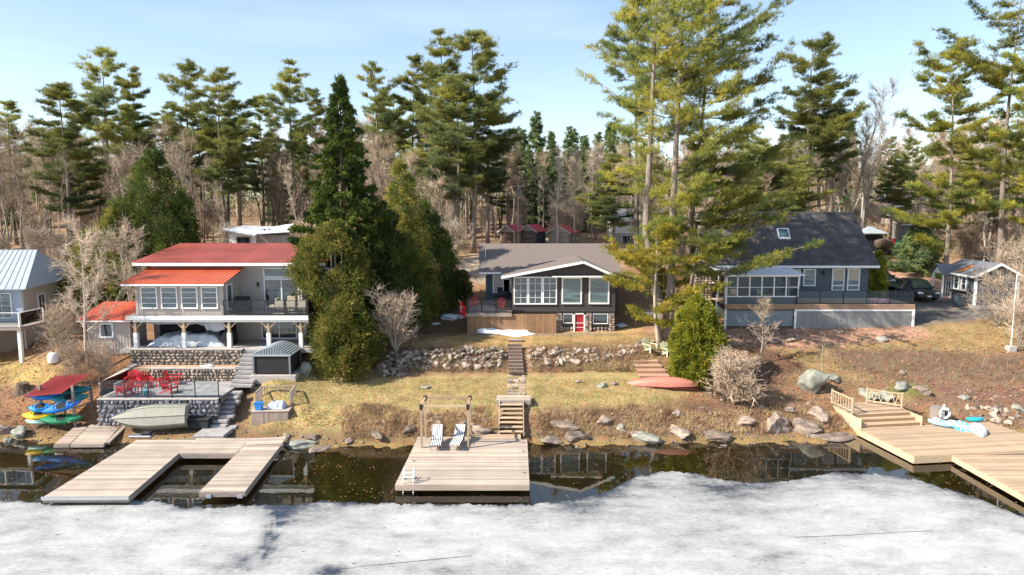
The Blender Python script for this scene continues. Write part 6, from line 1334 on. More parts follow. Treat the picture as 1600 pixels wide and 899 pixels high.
# sunroom
sx0, sx1 = X(1133, 450, 53.3), X(1247, 450, 53.3); sr = thing('sunroom', 'white framed sunroom with a flat snow pale awning roof on the blue house deck', 'sunroom', (sx0, 53.2, 6.035)); sw = sx1 - sx0
MB().box(0, sw, .03, .13, 0, .55).build('knee_wall', SLATE, sr); MB().box(-.03, sw + .03, -.01, .16, .555, .63).build('sill', WHITE, sr)
for k in range(7): x_ = sw * k / 6; MB().box(x_ - .045, x_ + .045, .02, .11, .635, 2.15).build('mullion', WHITE, sr)
for k in range(6): MB().box(sw * k / 6 + .05, sw * (k + 1) / 6 - .05, .05, .065, .66, 2.13).build('pane', CLEAR, sr); MB().box(sw * k / 6 + .05, sw * (k + 1) / 6 - .05, .03, .048, 1.3, 1.345).build('transom_bar', WHITE, sr)
MB().box(-.04, sw + .04, .0, .14, 2.152, 2.26).build('head_beam', WHITE, sr)
sheet('roof', WHITE, sr, [(-.35, -.3, 2.33), (sw + .35, -.3, 2.33), (sw + .35, 3.7, 2.75), (-.35, 3.7, 2.75)], .07)
for x_ in (0, sw): MB().box(x_ - .045, x_ + .045, .15, 3.6, 1.3, 1.36).box(x_ - .045, x_ + .045, 1.8, 1.9, 0, 2.2).build('side_frame', WHITE, sr); MB().box(x_ - .01, x_ + .01, .15, 3.6, .5, 2.2).build('side_pane', CLEAR, sr)
for x_ in (.05,): MB().box(x_ - .06, x_ + .06, -.12, 0.0, -1.9, 2.2).build('white_post', WHITE, sr)
for k, x_ in enumerate((1.2, 3.4)):
    c_ = copy_tree(ch); c_.location = (sx0 + x_, 54.6, 6.035); c_.rotation_euler.z = R(180 * 0 + 20 * k); c_['label'] = ('beige cushioned chair inside the left of the sunroom', 'beige cushioned chair inside the right of the sunroom')[k]; del c_['group']
o = drape('pale and red towel heap lying on the blue house deck', X(1362, 468, 54.5), X(1386, 468, 54.5), 54.0, 54.7, 6.04, 6.3, M('towel_pink', (.72, .62, .62), .8, .2, 3, c2=(.6, .08, .1)), 31, 14, 8); o.name = 'towel'; o['category'] = 'towel'

# hut
ht = thing('garden_hut', 'small dark blue hut with white trim and grey gabled roof beside the cars', 'shed', (38.3, 56, 5.55), R(-5)); hw, hd, hh_ = 3.3, 5.0, 2.55
lap_wall('front_wall', BLUES, ht, 0, hw, 0, hh_, 0, lap=.16); MB().prism([(0, hh_), (hw, hh_), (hw / 2, hh_ + .85)], 'y', 0, .12).build('gable_wall', BLUES, ht)
MB().box(0, .12, .13, hd, 0, hh_).build('side_wall', SLATE, ht); MB().box(hw - .12, hw, .13, hd, 0, hh_).build('side_wall', SLATE, ht); MB().box(.13, hw - .13, hd - .12, hd, 0, hh_).build('back_wall', SLATE, ht)
for x_ in (-.05, hw - .08): MB().box(x_, x_ + .13, -.06, .07, 0, hh_).build('corner_board', WHITE, ht)
MB().box(-.05, .0, .08, .2, 0, hh_).build('corner_board', WHITE, ht)
q = lambda s: [(hw / 2 + s * (hw / 2 + .35), -.35, hh_ - .12), (hw / 2, -.35, hh_ + .95), (hw / 2, hd + .3, hh_ + .95), (hw / 2 + s * (hw / 2 + .35), hd + .3, hh_ - .12)]
sheet('roof', SHINGG, ht, q(-1), .1); sheet('roof', SHINGG, ht, q(1)[::-1], .1)
for s in (-1, 1): MB().bar((hw / 2 + s * (hw / 2 + .35), -.38, hh_ - .2), (hw / 2 - s * .0, -.38, hh_ + .87), .05, .18).build('barge_board', WHITE, ht)
rp = [(-.35 + 1.05 * f, yy, hh_ - .1 + 1.05 * .535 * f) for f, yy in ((.15, 2.0), (.15, 2.7), (1.2, 2.7), (1.2, 2.0))]; sheet('roof_patch', M('rust_patch', (.42, .16, .06), .9, .2), ht, [(p[0] + .0, p[1] + .3 * i_ * 0, p[2] + .035) for i_, p in enumerate(rp)], .012)
MB().box(-.42, -.36, -.3, hd + .25, hh_ - .28, hh_ - .13).build('fascia', WHITE, ht)
for y_ in (1.3, 2.4): window(ht, frame_T(-90, -.02, y_ + .8, 1.0), .8, 1.2, 1, 2, fw=.1); MB().box(-.32, -.03, y_ + .02, y_ + .78, .78, .97).build('flower_box', BLACKP, ht)
window(ht, frame_T(-90, -.02, 4.5, .1), .95, 2.0, 2, 4, fw=.12, name='door')
MB().prism([(3.4, 2.3), (5.1, 2.3), (4.25, 3.0)], 'x', -.9, -.8).build('porch_gable', WHITE, ht)
for s in (-1, 1): sheet('porch_roof', SHINGG, ht, [(-1.1, 4.25 + s * 1.1, 2.28), (-1.1, 4.25, 3.1), (.8, 4.25, 3.1), (.3, 4.25 + s * 1.1, 2.28)][::s], .08)
for y_ in (3.45, 5.05): MB().box(-.9, -.78, y_ - .06, y_ + .06, 0, 2.28).build('porch_post', WHITE, ht)
MB().box(-.2, hw + .1, -.1, hd, -.6, -.003).build('base', CONC, ht)
t = thing('wheeled_bin', 'dark blue bin at the front corner of the small hut', 'bin', (37.3, 56.6, gz(37.3, 56.6))); MB().add([(-.25, -.28, 0), (.25, -.28, 0), (.25, .28, 0), (-.25, .28, 0), (-.3, -.34, .95), (.3, -.34, .95), (.3, .34, .95), (-.3, .34, .95)], [(0, 3, 2, 1), (4, 5, 6, 7), (0, 1, 5, 4), (1, 2, 6, 5), (2, 3, 7, 6), (3, 0, 4, 7)]).build('body', BLUES, t, bevel=.02); MB().box(-.32, .32, -.36, .36, .955, 1.02).build('lid', BLACK, t, bevel=.02)

# cars
def car(label, x, y, rz, paint, suv=True, group=None):
    t = thing('parked_car', label, 'car', (x, y, gz(x, y) + .02), R(rz), group); Lc, Wc = 4.5, 1.84; hb = .95 if suv else .85; hr = 1.66 if suv else 1.45
    m = MB(); st = [(-2.25, .35, .62, .80), (-2.1, .25, .74, .90), (-1.2, .22, hb - .02, .92), (-.9, .22, hb, .92), (1.7, .22, hb + .03, .92), (2.15, .25, hb, .90), (2.25, .35, hb - .1, .84)]; vs = []
    for (y_, z0_, z1_, w_) in st: vs += [(-w_ * .93, y_, z0_), (w_ * .93, y_, z0_), (w_, y_, z0_ + .2), (w_ * .98, y_, z1_ - .12), (w_ * .86, y_, z1_), (-w_ * .86, y_, z1_), (-w_ * .98, y_, z1_ - .12), (-w_, y_, z0_ + .2)]
    k = len(st); m.add(vs, [(i * 8 + j, i * 8 + 8 + j, i * 8 + 8 + (j + 1) % 8, i * 8 + (j + 1) % 8) for i in range(k - 1) for j in range(8)] + [tuple(range(7, -1, -1)), tuple(range(8 * k - 8, 8 * k))])
    m.build('body', paint, t, smooth=False, bevel=.03, seg=2)
    a = [(-1.15, hb), (-.35, hr - .04), (.2, hr), (1.5, hr - .02), (2.12, hb + .1), (2.15, hb)] if suv else [(-1.0, hb), (-.1, hr - .03), (.5, hr), (1.1, hr - .05), (1.8, hb + .1), (1.85, hb)]
    def gh(s, dz, ww0, ww1): return [(s * (ww0 + (ww1 - ww0) * (z_ - hb) / (hr - hb)), y_, z_ + dz) for y_, z_ in a]
    n = len(a); v = gh(-1, 0, .84, .66) + gh(1, 0, .84, .66); MB().add(v, [tuple(range(n)), tuple(range(2 * n - 1, n - 1, -1))] + [(i, i + n, (i + 1) % n + n, (i + 1) % n) for i in range(n)]).build('cabin', paint, t, bevel=.02)
    y0_, z0_ = a[0]; y1_, z1_ = a[1]; e = .012; lerp = lambda f: (y0_ + (y1_ - y0_) * f, z0_ + (z1_ - z0_) * f)
    (ya, za), (yb, zb_) = lerp(.06), lerp(.93); MB().add([(-.78, ya - e, za + e), (.78, ya - e, za + e), (.63, yb - e, zb_ + e), (-.63, yb - e, zb_ + e)], [(0, 1, 2, 3)]).build('windscreen', GLASS, t)
    for s in (-1, 1):
        for (ya, yb) in ((-.72, .3), (.42, 1.5)):
            zt2 = hr - .12; f0 = .08; MB().add([(s * .835, ya, hb + .05), (s * .835, yb, hb + .05), (s * .70, yb - .05, zt2), (s * .70, max(ya, -.72) + (.42 if ya < 0 else .03), zt2)], [(0, 1, 2, 3)]).build('side_window', GLASS, t)
        MB().box(s * .97 - .1, s * .97 + .1, -.85, -.72, hb + .02, hb + .18).build('mirror', paint, t, bevel=.03)
        MB().add([(s * .86, -2.16, .62), (s * .48, -2.262, .60), (s * .50, -2.262, .74), (s * .86, -2.13, .80)], [(0, 1, 2, 3)]).build('headlight', WHP, t)
        for y_ in (-1.38, 1.38):
            w_ = MB().disc((s * .80 if s > 0 else -.80 - .22, y_, .34), .34, .22, 18, 'x') if 0 else MB().tube([(s * .72, y_, .34), (s * .95, y_, .34)], .34, 18); wo_ = w_.build('wheel', BLACK, t); MB().tube([(s * .955, y_, .34), (s * .965, y_, .34)], .21, 12).build('rim', ALU, wo_)
    MB().box(-.42, .42, -2.285, -2.262, .50, .68).build('grille', BLACK, t); MB().box(-.8, .8, -2.29, -2.2, .30, .42).build('bumper', BLACK, t, bevel=.02); MB().box(-.16, .16, -2.305, -2.292, .38, .48).build('licence_plate', WHP, t); return t
CARD = M('dark_teal_car_paint', (.035, .055, .06), .22, .05, 3, metal=.3); CARW = M('silver_car_paint', (.42, .43, .44), .28, .05, 3, metal=.4); CARN = M('navy_car_paint', (.02, .025, .05), .25, .05, 3, metal=.3)
car('dark green grey sport utility car facing the lake beside the hut', X(1453, 470, 57.6), 59.6, -6, CARD, True, 'cars parked beside the blue house'); car('silver car half hidden by the deck railing, next to the dark green one', X(1411, 470, 58), 60.8, 8, CARW, False, 'cars parked beside the blue house'); car('dark navy car parked behind the deck corner of the blue house', X(1385, 455, 63), 64.4, 20, CARN, False, 'cars parked beside the blue house')
# lamp pole
x_, y_ = on_ground(1579, 549); t = thing('lamp_pole', 'white lamp pole on a concrete block near the right edge', 'pole', (x_, y_, gz(x_, y_))); MB().tube([(0, 0, .3), (0, 0, 5.6)], [.045, .035], 8).build('mast', WHITE, t); MB().box(-.3, .3, -.25, .25, -.1, .36).build('base', CONC, t, bevel=.04); MB().bar((0, 0, 5.55), (.3, 0, 5.6), .05).build('arm', WHITE, t)

# ================================================================== RIGHT DOCK
t = thing('wooden_dock', 'large tan dock at right carrying the white kayak', 'dock', (0, 0, 0), group='right docks')
deck_section(t, [(21.3, 34.9), (30.6, 36.15), (29.3, 40.95), (20.65, 39.6)], 33, WOODY, edge=.34, skirt=WOODF)
t = thing('wooden_dock', 'lower tan dock running out of the picture at bottom right', 'dock', (0, 0, 0), group='right docks')
deck_section(t, [(23.5, 26.5), (32.5, 26.5), (32.5, 36.3), (23.45, 35.1)], 64, WOODY, edge=.26, z=.44, skirt=WOODF)
for y_ in (28, 31, 34): MB().disc((23.9, y_, -1.2), .07, 1.5, 8).build('pile', WOODD, t)
t = thing('timber_stairs', 'wide three step timber stairs with a platform above the tan dock', 'stairs', (20.85, 39.62, .45), R(8))
for k in range(3): q_ = [(0, .45 * k, .185 * (k + 1)), (3.95, .45 * k, .185 * (k + 1)), (3.95, .45 * k + .44, .185 * (k + 1)), (0, .45 * k + .44, .185 * (k + 1))]; planks(t, q_, 3, WOODY, name='tread_board'); MB().box(.0, 3.95, .45 * k + .01, .45 * k + .035, .185 * k - .03, .185 * (k + 1) - .045).build('riser', M('shaded_lumber', (.35, .22, .12), .8, .2, 6, (.4, 4, 4)), t)
planks(t, [(0, 1.35, .60), (3.95, 1.35, .60), (3.95, 3.1, .60), (0, 3.1, .60)], 12, WOODY); MB().box(-.05, -.004, -.1, 3.1, -.5, .55).build('stringer', WOODF, t); MB().box(3.956, 4.0, -.1, 3.1, -.5, .55).build('stringer', WOODF, t); MB().box(0, 3.95, 1.36, 1.39, .3, .55).build('riser', WOODY, t)
def wood_rail(t, p0, p1, n, zig=False):
    p0 = Vector(p0); p1 = Vector(p1); up_ = Vector((0, 0, .9))
    for p in (p0, p1): MB().bar(p, p + Vector((0, 0, 1.0)), .09).build('rail_post', WOODF, t)
    MB().bar(p0 + up_, p1 + up_, .10, .05).build('top_rail', WOODF, t); MB().bar(p0 + Vector((0, 0, .15)), p1 + Vector((0, 0, .15)), .06).build('bottom_rail', WOODF, t)
    for k in range(n):
        a = p0 + (p1 - p0) * ((k + (0 if zig else .5)) / n); b_ = p0 + (p1 - p0) * ((k + (1 if zig else .5)) / n)
        if zig: mid = (a + b_) / 2; MB().bar(a + Vector((0, 0, .17)), mid + Vector((0, 0, .87)), .035).build('baluster', WOODF, t); MB().bar(mid + Vector((0, 0, .87)), b_ + Vector((0, 0, .17)), .035).build('baluster', WOODF, t)
        else: MB().bar(a + Vector((0, 0, .15)), a + Vector((0, 0, .9)), .04).build('baluster', WOODF, t)
wood_rail(t, (.05, .9, .6), (.05, 3.0, .6), 8); wood_rail(t, (2.5, 3.0, .6), (3.9, 1.6, .6), 5, True)
# life ring on stump
x_, y_ = X(1477, 640, 41.4), 41.9; z_ = gz(x_, y_); t = thing('tree_stump', 'broad grey stump behind the life ring', 'stump', (x_, y_ + .25, z_)); MB().tube([(0, 0, -.3), (0, 0, .2), (0, 0, .75)], [.55, .45, .42], 12).build('wood', WOODG, t)
t = thing('life_ring', 'white life ring hanging on a short post before the stump', 'life ring', (x_ + .05, y_ - .42, z_ - .1)); m = MB(); rr0, r1 = .30, .085; vs = [((rr0 + r1 * math.cos(b_)) * math.cos(a), r1 * math.sin(b_), .62 + (rr0 + r1 * math.cos(b_)) * math.sin(a)) for a in [2 * math.pi * i / 20 for i in range(20)] for b_ in [2 * math.pi * j / 8 for j in range(8)]]
m.add(vs, [(i * 8 + j, ((i + 1) % 20) * 8 + j, ((i + 1) % 20) * 8 + (j + 1) % 8, i * 8 + (j + 1) % 8) for i in range(20) for j in range(8)]).build('ring', WHP, t, smooth=True); MB().box(-.05, .05, .1, .18, 0, 1.15).build('post', WHITE, t)
for k in range(4): a = math.pi / 4 + k * math.pi / 2; MB().box(.30 * math.cos(a) - .05, .30 * math.cos(a) + .05, -.095, .06, .62 + .3 * math.sin(a) - .05, .62 + .3 * math.sin(a) + .05).build('band', GREYM, t)
def floatboat(name, label, p0, p1, z, W_, H_, mat, inv, cat='kayak', deck=.1, n=20, p_=2.2, rock=.1):
    p0 = Vector(p0); p1 = Vector(p1); c_ = (p0 + p1) / 2; a = math.atan2(p1.y - p0.y, p1.x - p0.x); t = thing(name, label, cat, (c_.x, c_.y, z), a)
    pit = -math.atan2((p1.z - p0.z) if len(p0) > 2 else 0, (p1 - p0).length); o = hull((p1 - p0).length, W_, H_, n, 10, p=p_, deck=deck, rocker=rock).build('hull', mat, t, smooth=True); o.rotation_euler = (math.pi if inv else 0, -pit if inv else pit, 0); return t
t = floatboat('kayak', 'white kayak lying upside down on the tan dock', (27.9, 40.0, 0), (27.0, 37.9, 0), .50, .78, .36, WHP, True, deck=None, p_=2.6); MB().box(-.3, .3, -.02, .02, .33, .36).build('keel_strip', ALU, t)
t = floatboat('kayak', 'blue and white inflatable kayak beside the life ring on the dock', (25.3, 40.35, 0), (26.9, 39.35, 0), .72, .68, .26, LBLUE, False); 
for k in (-.5, .3): MB().disc((k, 0, .06), .2, .1, 12).build('seat', WHP, t)
t = thing('water_toy', 'round light blue water toy leaning on the inflatable kayak', 'water toy', (26.75, 39.35, .55)); m = MB(Matrix.Rotation(R(30), 4, 'X')); m.tube([(0, 0, 0), (0, 0, .12)], .48, 20).build('float', M('sky_plastic', (.12, .42, .62), .4, .1), t); MB(Matrix.Rotation(R(30), 4, 'X')).tube([(0, 0, .121), (0, 0, .15)], .2, 14).build('hub', WHP, t)
for k in range(8): a = k * math.pi / 4; MB(Matrix.Rotation(R(30), 4, 'X')).bar((.2 * math.cos(a), .2 * math.sin(a), .14), (.46 * math.cos(a), .46 * math.sin(a), .14), .05, .03).build('spoke', WHP, t)
t = floatboat('paddle_float', 'small turquoise float at the back edge of the tan dock', (28.0, 40.9, 0), (29.1, 40.9, 0), .62, .5, .18, M('turquoise_plastic', (.03, .38, .48), .4, .1), False, 'float')

# canoe, steps and chairs of the right lawn
xa, ya = on_ground(974, 598); xb2, yb2 = on_ground(1090, 614); za, zb_ = gz(xa, ya), gz(xb2, yb2)
t = floatboat('canoe', 'faded red canoe lying upside down at the edge of the right lawn', (xa, ya, za), (xb2, yb2, zb_), (za + zb_) / 2 + .14, 1.0, .55, CANOE, True, 'canoe', None, 26, 3.0, .22)
for s in (-1, 1): tt_ = MB().tube([((-1 + 2 * i / 20) * (Vector((xb2, yb2)) - Vector((xa, ya))).length / 2, s * .50 * (1 - abs(-1 + 2 * i / 20) ** 3), -.12 * abs(-1 + 2 * i / 20) ** 2) for i in range(21)], .022, 5).build('gunwale', REDD, t); tt_.rotation_euler = (0, -0.0, 0)
xs_, ys_ = X(1023, 590, 44.7), 44.7; t = thing('wide_steps', 'reddish timber steps between the canoe and the pale chairs', 'steps', (xs_, ys_, 2.22))
for k in range(4): 
    for j in range(3): MB().box(-1.0, 1.0 - .1 * k, k * .72 + j * .24, k * .72 + j * .24 + .23, .17 * (k + 1) - .06, .17 * (k + 1)).build('board', M('reddish_boards', (.46, .28, .20), .85, .2, 5, (.3, 4, 4), .2, .15), t)
    MB().box(-1.0, 1.0 - .1 * k, k * .72 + .01, k * .72 + .06, .17 * k - .3 * (k == 0), .17 * (k + 1) - .062).build('riser', WOODB, t)
cc_ = adirondack(CREAMP, 'pale yellow garden chair on the left above the reddish steps', X(1016, 560, 47.9), 48.0, 35); cc_['group'] = 'pale yellow garden chairs'
c_ = copy_tree(cc_); c_.location = (X(1044, 560, 47.8), 47.9, gz(X(1044, 560, 47.8), 47.9)); c_.rotation_euler.z = R(25); c_['label'] = 'pale yellow garden chair touching the egg shaped cedar'
for o_ in (cc_, c_): o_.location.z += .05
boulder_wall('boulder_wall', 'low stone edging behind the pale yellow chairs', [(X(1000, 555, 48.8), 48.6, 3.2, 3.6), (X(1060, 555, 48.8), 49.0, 3.2, 3.7), (X(1110, 560, 48), 48.2, 3.0, 3.3)], 2, STONE, 27, (.16, .3))
boulder_wall('boulder_wall', 'low mossy stone edging below the blue house gravel', [(X(1130, 545, 50), 50, 3.4, 3.7), (X(1200, 540, 50.5), 50.5, 3.5, 3.8), (X(1250, 530, 51), 51, 3.65, 3.9)], 2, STONE, 28, (.14, .26))

# ================================================================== BACKGROUND BUILDINGS
for k, (u, D, w_, rz, wm, lb) in enumerate([(794, 80, 1.9, -28, STONEP, 'small red roofed shed leftmost of the three behind the brown cottage'), (827, 80.6, 2.0, -28, BLUES, 'small red roofed shed in the middle of the three'), (874, 80, 2.6, -24, CREAM, 'small red roofed shed at the right of the three')]):
    x_ = X(u, 380, D); z_ = gz(x_, D); t = thing('storage_shed', lb, 'shed', (x_ - w_ / 2, D, z_ - .05), R(rz), 'red roofed sheds behind the brown cottage'); h_ = 1.75; dp = 2.6
    MB().box(0, w_, .06, dp, 0, h_).build('wall', [WOODY, BLUES, WOODG][k], t); MB().prism([(0, h_), (w_, h_), (w_ / 2, h_ + .62)], 'y', .05, .15).build('gable', CREAM, t)
    for j in range(6): MB().box(.18 + (w_ - .36) * j / 6 + .008, .18 + (w_ - .36) * (j + 1) / 6 - .008, .0, .055, .08, h_ - .1).build('door_board', WOODD if k < 2 else WOODG, t)
    for z2_ in (.5, 1.1): MB().box(.18, w_ - .18, -.025, -.002, z2_, z2_ + .07).build('door_batten', WOODB, t)
    for s in (0, 1):
        e = (-.25 if s == 0 else w_ + .25); q_ = [(e, -.3, h_ - .1), (w_ / 2, -.3, h_ + .74), (w_ / 2, dp + .2, h_ + .74), (e, dp + .2, h_ - .1)]; sheet('roof', M('bright_red_roof', (.60, .04, .05), .5, .1), t, q_ if s else q_[::-1], .06)
        MB().bar((e, -.33, h_ - .17), (w_ / 2, -.33, h_ + .66), .05, .16).build('barge_board', CREAM, t)
t = thing('white_house', 'white house with a grey roof behind the forked pine trunk', 'house', (X(992, 375, 84), 84, gz(X(992, 375, 84), 84) - .4)); MB().box(-2.6, 3.2, 0, 6, 0, 3.3).build('wall', CREAM, t); MB().box(-2.4, 3.1, -.06, -.01, 1.6, 2.6).build('white_band', WHITE, t)
sheet('roof', SHINGG, t, [(-3, -.5, 3.3), (3.6, -.5, 3.3), (3.6, 3, 4.6), (-3, 3, 4.6)], .12); sheet('roof', SHINGG, t, [(-3, 3.01, 4.6), (3.6, 3.01, 4.6), (3.6, 6.5, 3.3), (-3, 6.5, 3.3)], .12); MB().box(-3, 3.6, -.56, -.51, 3.1, 3.28).build('fascia', WHITE, t)
window(t, frame_T('S', -1.6, -.01, .3), 1.4, 1.1, 2, 1); window(t, frame_T('S', .6, -.01, .3), 1.4, 1.1, 2, 1)
x_ = X(358, 380, 71); t = thing('white_roof_outbuilding', 'low outbuilding with a bright white roof behind the red metal roof', 'outbuilding', (x_, 71, 8.45)); wl = X(450, 380, 71) - x_
MB().box(0, 2.8, 0, 5, 0, 2.35).build('wall', WHITE, t); MB().box(2.81, wl, .3, 5, 0, 2.3).build('side_wall', CONC, t); sheet('roof', SNOW, t, [(-.5, -.5, 3.0), (2.9, -.6, 2.3), (2.9, 5.3, 3.1), (-.5, 5.3, 3.15)], .1); sheet('roof', SNOW, t, [(2.92, -.5, 2.5), (wl + .3, -.3, 2.72), (wl - 1.0, 5.3, 3.4), (2.92, 5.3, 3.1)], .1)
MB().prism([(0, 2.35), (2.8, 2.35), (0, 2.9)], 'y', 0, .1).build('gable_wall', WHITE, t); w3 = window(t, frame_T('S', .8, -.01, 1.2), 1.4, .95, 2, 1, fmat=WOODB)
for x2 in (3.1, 3.6): MB().disc((x2 + .3, 1.0, 2.7), .07, .25, 8).build('roof_vent', BLACK, t)
def pole(label, u, D, vt, r=.11, mat=BARKG, arm=False):
    x_ = X(u, 350, D); z_ = gz(x_, D); t = thing('utility_pole', label, 'utility pole', (x_, D, z_)); h_ = Z(vt, D) - z_; MB().tube([(0, 0, -.2), (0, 0, h_)], [r, r * .75], 8).build('post', mat, t)
    if arm: MB().bar((-.8, 0, h_ - .4), (.8, 0, h_ - .4), .1).build('cross_arm', mat, t); MB().disc((.25, -.1, h_ - 1.5), .16, .6, 10).build('transformer', GREYM, t)
    return Vector((x_, D, z_ + h_))
pa = pole('thin pale pole standing among the three red roofed sheds', 809.5, 79.5, 285, .09, BARKP, True); pb = pole('pale wooden pole at the right end of the dark roof', 1346, 70, 308, .13, BARKP); pc = pole('utility pole between the white house and the pine trunk', 986, 82, 296, .09, BARKG, True); pd_ = pole('utility pole glimpsed right of the giant cedar group', 728, 84, 300, .08, BARKP)
for k, (a, b_, lb) in enumerate(((pa, pc, 'overhead wire sagging between the shed pole and the white house pole'), (pd_, pa, 'overhead wire sagging left of the shed pole'), (pc, pb, 'overhead wire sagging behind the giant pine'))):
    o = MB().tube([tuple(a + (b_ - a) * i / 12 - Vector((0, 0, .35 + (1.2 if k == 2 else .8) * (1 - (2 * i / 12 - 1) ** 2)))) for i in range(13)], .018, 4).build('overhead_wire', BLACK); tag(o, lb, 'wire')
# play area
def at(u, v, D): x_ = X(u, v, D); return x_, D, gz(x_, D)
x_, y_, z_ = at(1357, 375, 78); t = thing('garden_gazebo', 'small gazebo with blue grey pyramid roof right of the dark roof', 'gazebo', (x_, y_, z_)); 
for a in (-1.1, 1.1):
    for b_ in (-1.1, 1.1): MB().box(a - .06, a + .06, b_ - .06, b_ + .06, 0, 2.2).build('post', WHITE, t)
MB().add([(-1.5, -1.5, 2.2), (1.5, -1.5, 2.2), (1.5, 1.5, 2.2), (-1.5, 1.5, 2.2), (0, 0, 3.0)], [(3, 2, 1, 0), (0, 1, 4), (1, 2, 4), (2, 3, 4), (3, 0, 4)]).build('roof', SLATR, t); MB().box(-1.0, 1.0, -1.13, -1.09, .2, 2.0).build('screen', BLACKP, t)
x_, y_, z_ = at(1381, 375, 76); t = thing('covered_boat', 'round dark covered boat on a trailer beside the gazebo', 'boat', (x_, y_, z_)); o = hull(2.4, 1.9, .9, 14, 8, deck=.35).build('cover', WOODD, t, smooth=True); o.location.z = 1.45; o.rotation_euler = (0, 0, 1.2)
MB().box(-.6, .6, -.5, .5, .3, .6).build('trailer', BLACK, t)
for s in (-.7, .7): MB().tube([(s - .08, 0, .3), (s + .08, 0, .3)], .3, 12).build('wheel', BLACK, t)
x_, y_, z_ = at(1366, 352, 90); t = thing('play_set', 'orange timber climbing frame behind the gazebo', 'play frame', (x_, y_, z_))
for a in (0, 1.9): 
    for b_ in (0, 1.4): MB().box(a - .07, a + .07, b_ - .07, b_ + .07, 0, 2.9 if a == 0 else 2.0).build('post', WOODB, t)
for z2_ in (1.2, 1.9): MB().bar((0, 0, z2_), (1.9, 0, z2_), .1).build('beam', WOODB, t)
MB().bar((0, 0, 1.2), (1.9, 0, 1.9), .07).build('brace', WOODB, t)
x_, y_, z_ = at(1405, 371, 79); t = thing('toy_slide', 'green and red toy slide on the sandy patch', 'slide', (x_, y_, z_)); MB().add([(-.25, -.9, .1), (.25, -.9, .1), (.25, .3, 1.2), (-.25, .3, 1.2), (-.25, -.9, .02), (.25, -.9, .02), (.25, .3, 1.1), (-.25, .3, 1.1)], [(0, 1, 2, 3), (7, 6, 5, 4), (0, 4, 5, 1), (1, 5, 6, 2), (2, 6, 7, 3), (3, 7, 4, 0)]).build('chute', GRN, t)
for s in (-.3, .3): MB().bar((s, .3, 0), (s, .3, 1.4), .06).build('post', GRN, t)
MB().box(-.7, -.35, .1, .5, .9, 1.4).build('steering_box', REDP, t); MB().box(-.7, .4, .2, .6, 0, .06).build('base', WHP, t)
x_, y_, z_ = at(1427, 358, 88); t = thing('grey_cabin', 'grey cabin with white door and dark roof behind the pine boughs', 'cabin', (x_ - 1.5, y_, z_)); MB().box(0, 4.2, 0, 3, 0, 2.2).build('wall', PALEB, t); sheet('roof', SHINGG, t, [(-.4, -.5, 2.2), (4.6, -.5, 2.2), (4.6, 3.3, 3.2), (-.4, 3.3, 3.2)], .12); MB().box(-.4, 4.6, -.56, -.51, 2.02, 2.18).build('fascia', WHITE, t)
for a in (1.4, 2.2): window(t, frame_T('S', a, -.01, .2), .6, 1.7, 1, 2, name='door')
x_, y_, z_ = at(1415, 345, 108); t = thing('far_house', 'far house roof glimpsed above the grey cabin', 'house', (x_ - 3, y_, z_)); MB().box(0, 7, 0, 6, 0, 3).build('wall', GREIGE, t); sheet('roof', SHINGG, t, [(-.5, -.5, 3), (7.5, -.5, 3), (7.5, 3, 5), (-.5, 3, 5)], .15); window(t, frame_T('S', 1.5, -.01, 1.0), 1.4, 1.2, 2, 1); window(t, frame_T('S', 4.4, -.01, 1.0), 1.4, 1.2, 2, 1)
# ------------------------------------------------------------------ loose cover of the banks
BR = foliage('bank_brush_twigs', [(.3, (.17, .12, .10)), (.55, (.30, .22, .18)), (.75, (.40, .31, .24))], 1.2, .1)
C, rs = scatter(9000, (-60, 1660), (38.4, 50), lambda u, v, z, D: (z > .2) & (lump(u * .03 + 3, v * .06) > -.1) & (((u > 540) & (u < 1340) & (v > 638) & ~((u > 760) & (u < 840))) | ((u > 1090) & (v > 540) & (v < 700) & ~((u > 1330) & (u < 1460) & (v > 610))) | ((u < 205) & (v > 560))), 61)
tag(trimesh('bank_brush', blades(C, np.tile([0, -.1, 1.], (len(C), 1)), .55, .018, 3, .75, rs), BR, None), kind='stuff')
def pebbles(name, n, ur, Dr, cond, seed, size, mat):
    C, rs = scatter(n, ur, Dr, cond, seed); me = rock_mesh(4, 1); V0 = np.array([v.co[:] for v in me.vertices]); F0 = np.array([p.vertices[:] for p in me.polygons]); bpy.data.meshes.remove(me)
    s = rs.uniform(size[0], size[1], (len(C), 1, 1)) ** 1.0 * rs.uniform(.5, 1.3, (len(C), 1, 3)); a = rs.uniform(0, 6.28, len(C)); ca_, sa_ = np.cos(a)[:, None], np.sin(a)[:, None]
    P = V0[None] * s; Q = np.stack([P[..., 0] * ca_ - P[..., 1] * sa_, P[..., 0] * sa_ + P[..., 1] * ca_, P[..., 2] * .7], -1) + C[:, None]
    Fq = (F0[None] + (np.arange(len(C)) * len(V0))[:, None, None]).reshape(-1, 3); return tag(npmesh(name, Q.reshape(-1, 3), Fq, mat), kind='stuff')
pebbles('shore_pebbles', 2600, (-60, 1660), (37.0, 41.8), lambda u, v, z, D: (z > -.35) & (z < .45) & (lump(u * .02, v * .05 + 2) > -.3), 62, (.03, .16), ROCK)
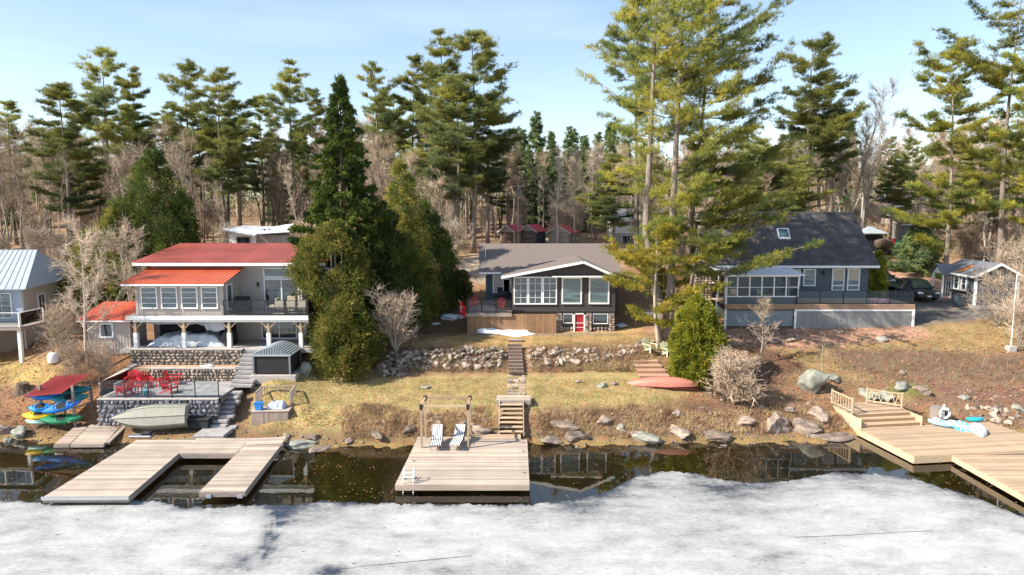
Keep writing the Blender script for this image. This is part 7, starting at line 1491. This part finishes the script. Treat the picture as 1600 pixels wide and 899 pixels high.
pebbles('bank_stones', 900, (540, 1660), (39, 50), lambda u, v, z, D: (z > .3) & (v > 610) & ~((u > 760) & (u < 840)) & ~((u < 1090) & (v < 640)), 63, (.04, .2), ROCK)
pebbles('wall_rubble', 1500, (590, 1012), (45.2, 48.6), lambda u, v, z, D: (v > 542) & (v < 576) & ~((u > 790) & (u < 828)), 64, (.04, .12), STONEP)
pebbles('house_foundation_gravel', 2600, (730, 962), (52.9, 53.6), lambda u, v, z, D: z > 0, 65, (.03, .08), STONEP)
C, rs = scatter(9000, (590, 1012), (45.4, 48.8), lambda u, v, z, D: (v > 538) & (v < 582) & ~((u > 790) & (u < 828)), 66)
tag(trimesh('wall_grass', blades(C, np.tile([0, -.5, .8], (len(C), 1)), .3, .03, 3, .5, rs), DEAD, None), kind='stuff')
rs = np.random.RandomState(70); n = 700; u_ = rs.uniform(0, 1600, n); v_ = rs.uniform(692, 785, n); P = np.array([G(a, b_, .006) for a, b_ in zip(u_, v_)]); k = norm(rs.randn(n, 3) * [1, 1, 0]) * .04; s = np.stack([-k[:, 1], k[:, 0], np.zeros(n)], 1)
tag(npmesh('floating_leaves', np.stack([P - k, P + s, P + k, P - s], 1).reshape(-1, 3), np.arange(n * 4).reshape(-1, 4), LEAF), kind='stuff')
for lst in ([(500, 897), (530, 890), (575, 884), (610, 881), (650, 877), (700, 872), (745, 868)], [(1240, 840), (1330, 836), (1400, 832), (1470, 829)]):
    P = [G(u, v, .022) for u, v in lst]; fine = []
    for a, b_ in zip(P, P[1:]):
        for k in range(6): t_ = k / 6; fine.append((a[0] + (b_[0] - a[0]) * t_, a[1] + (b_[1] - a[1]) * t_ + .05 * noise.noise(Vector((a[0] * 3 + k, 0, 0))), .022))
    V = []; 
    for i, p in enumerate(fine): w_ = .012 + .03 * abs(noise.noise(Vector((i * .7, 1, 0)))); V += [(p[0], p[1] - w_, p[2]), (p[0], p[1] + w_, p[2])]
    tag(MB().add(V, [(2 * i, 2 * i + 2, 2 * i + 3, 2 * i + 1) for i in range(len(fine) - 1)]).build('ice_crack', M('dark_crack', (.07, .08, .095), .5, .1)), kind='structure')
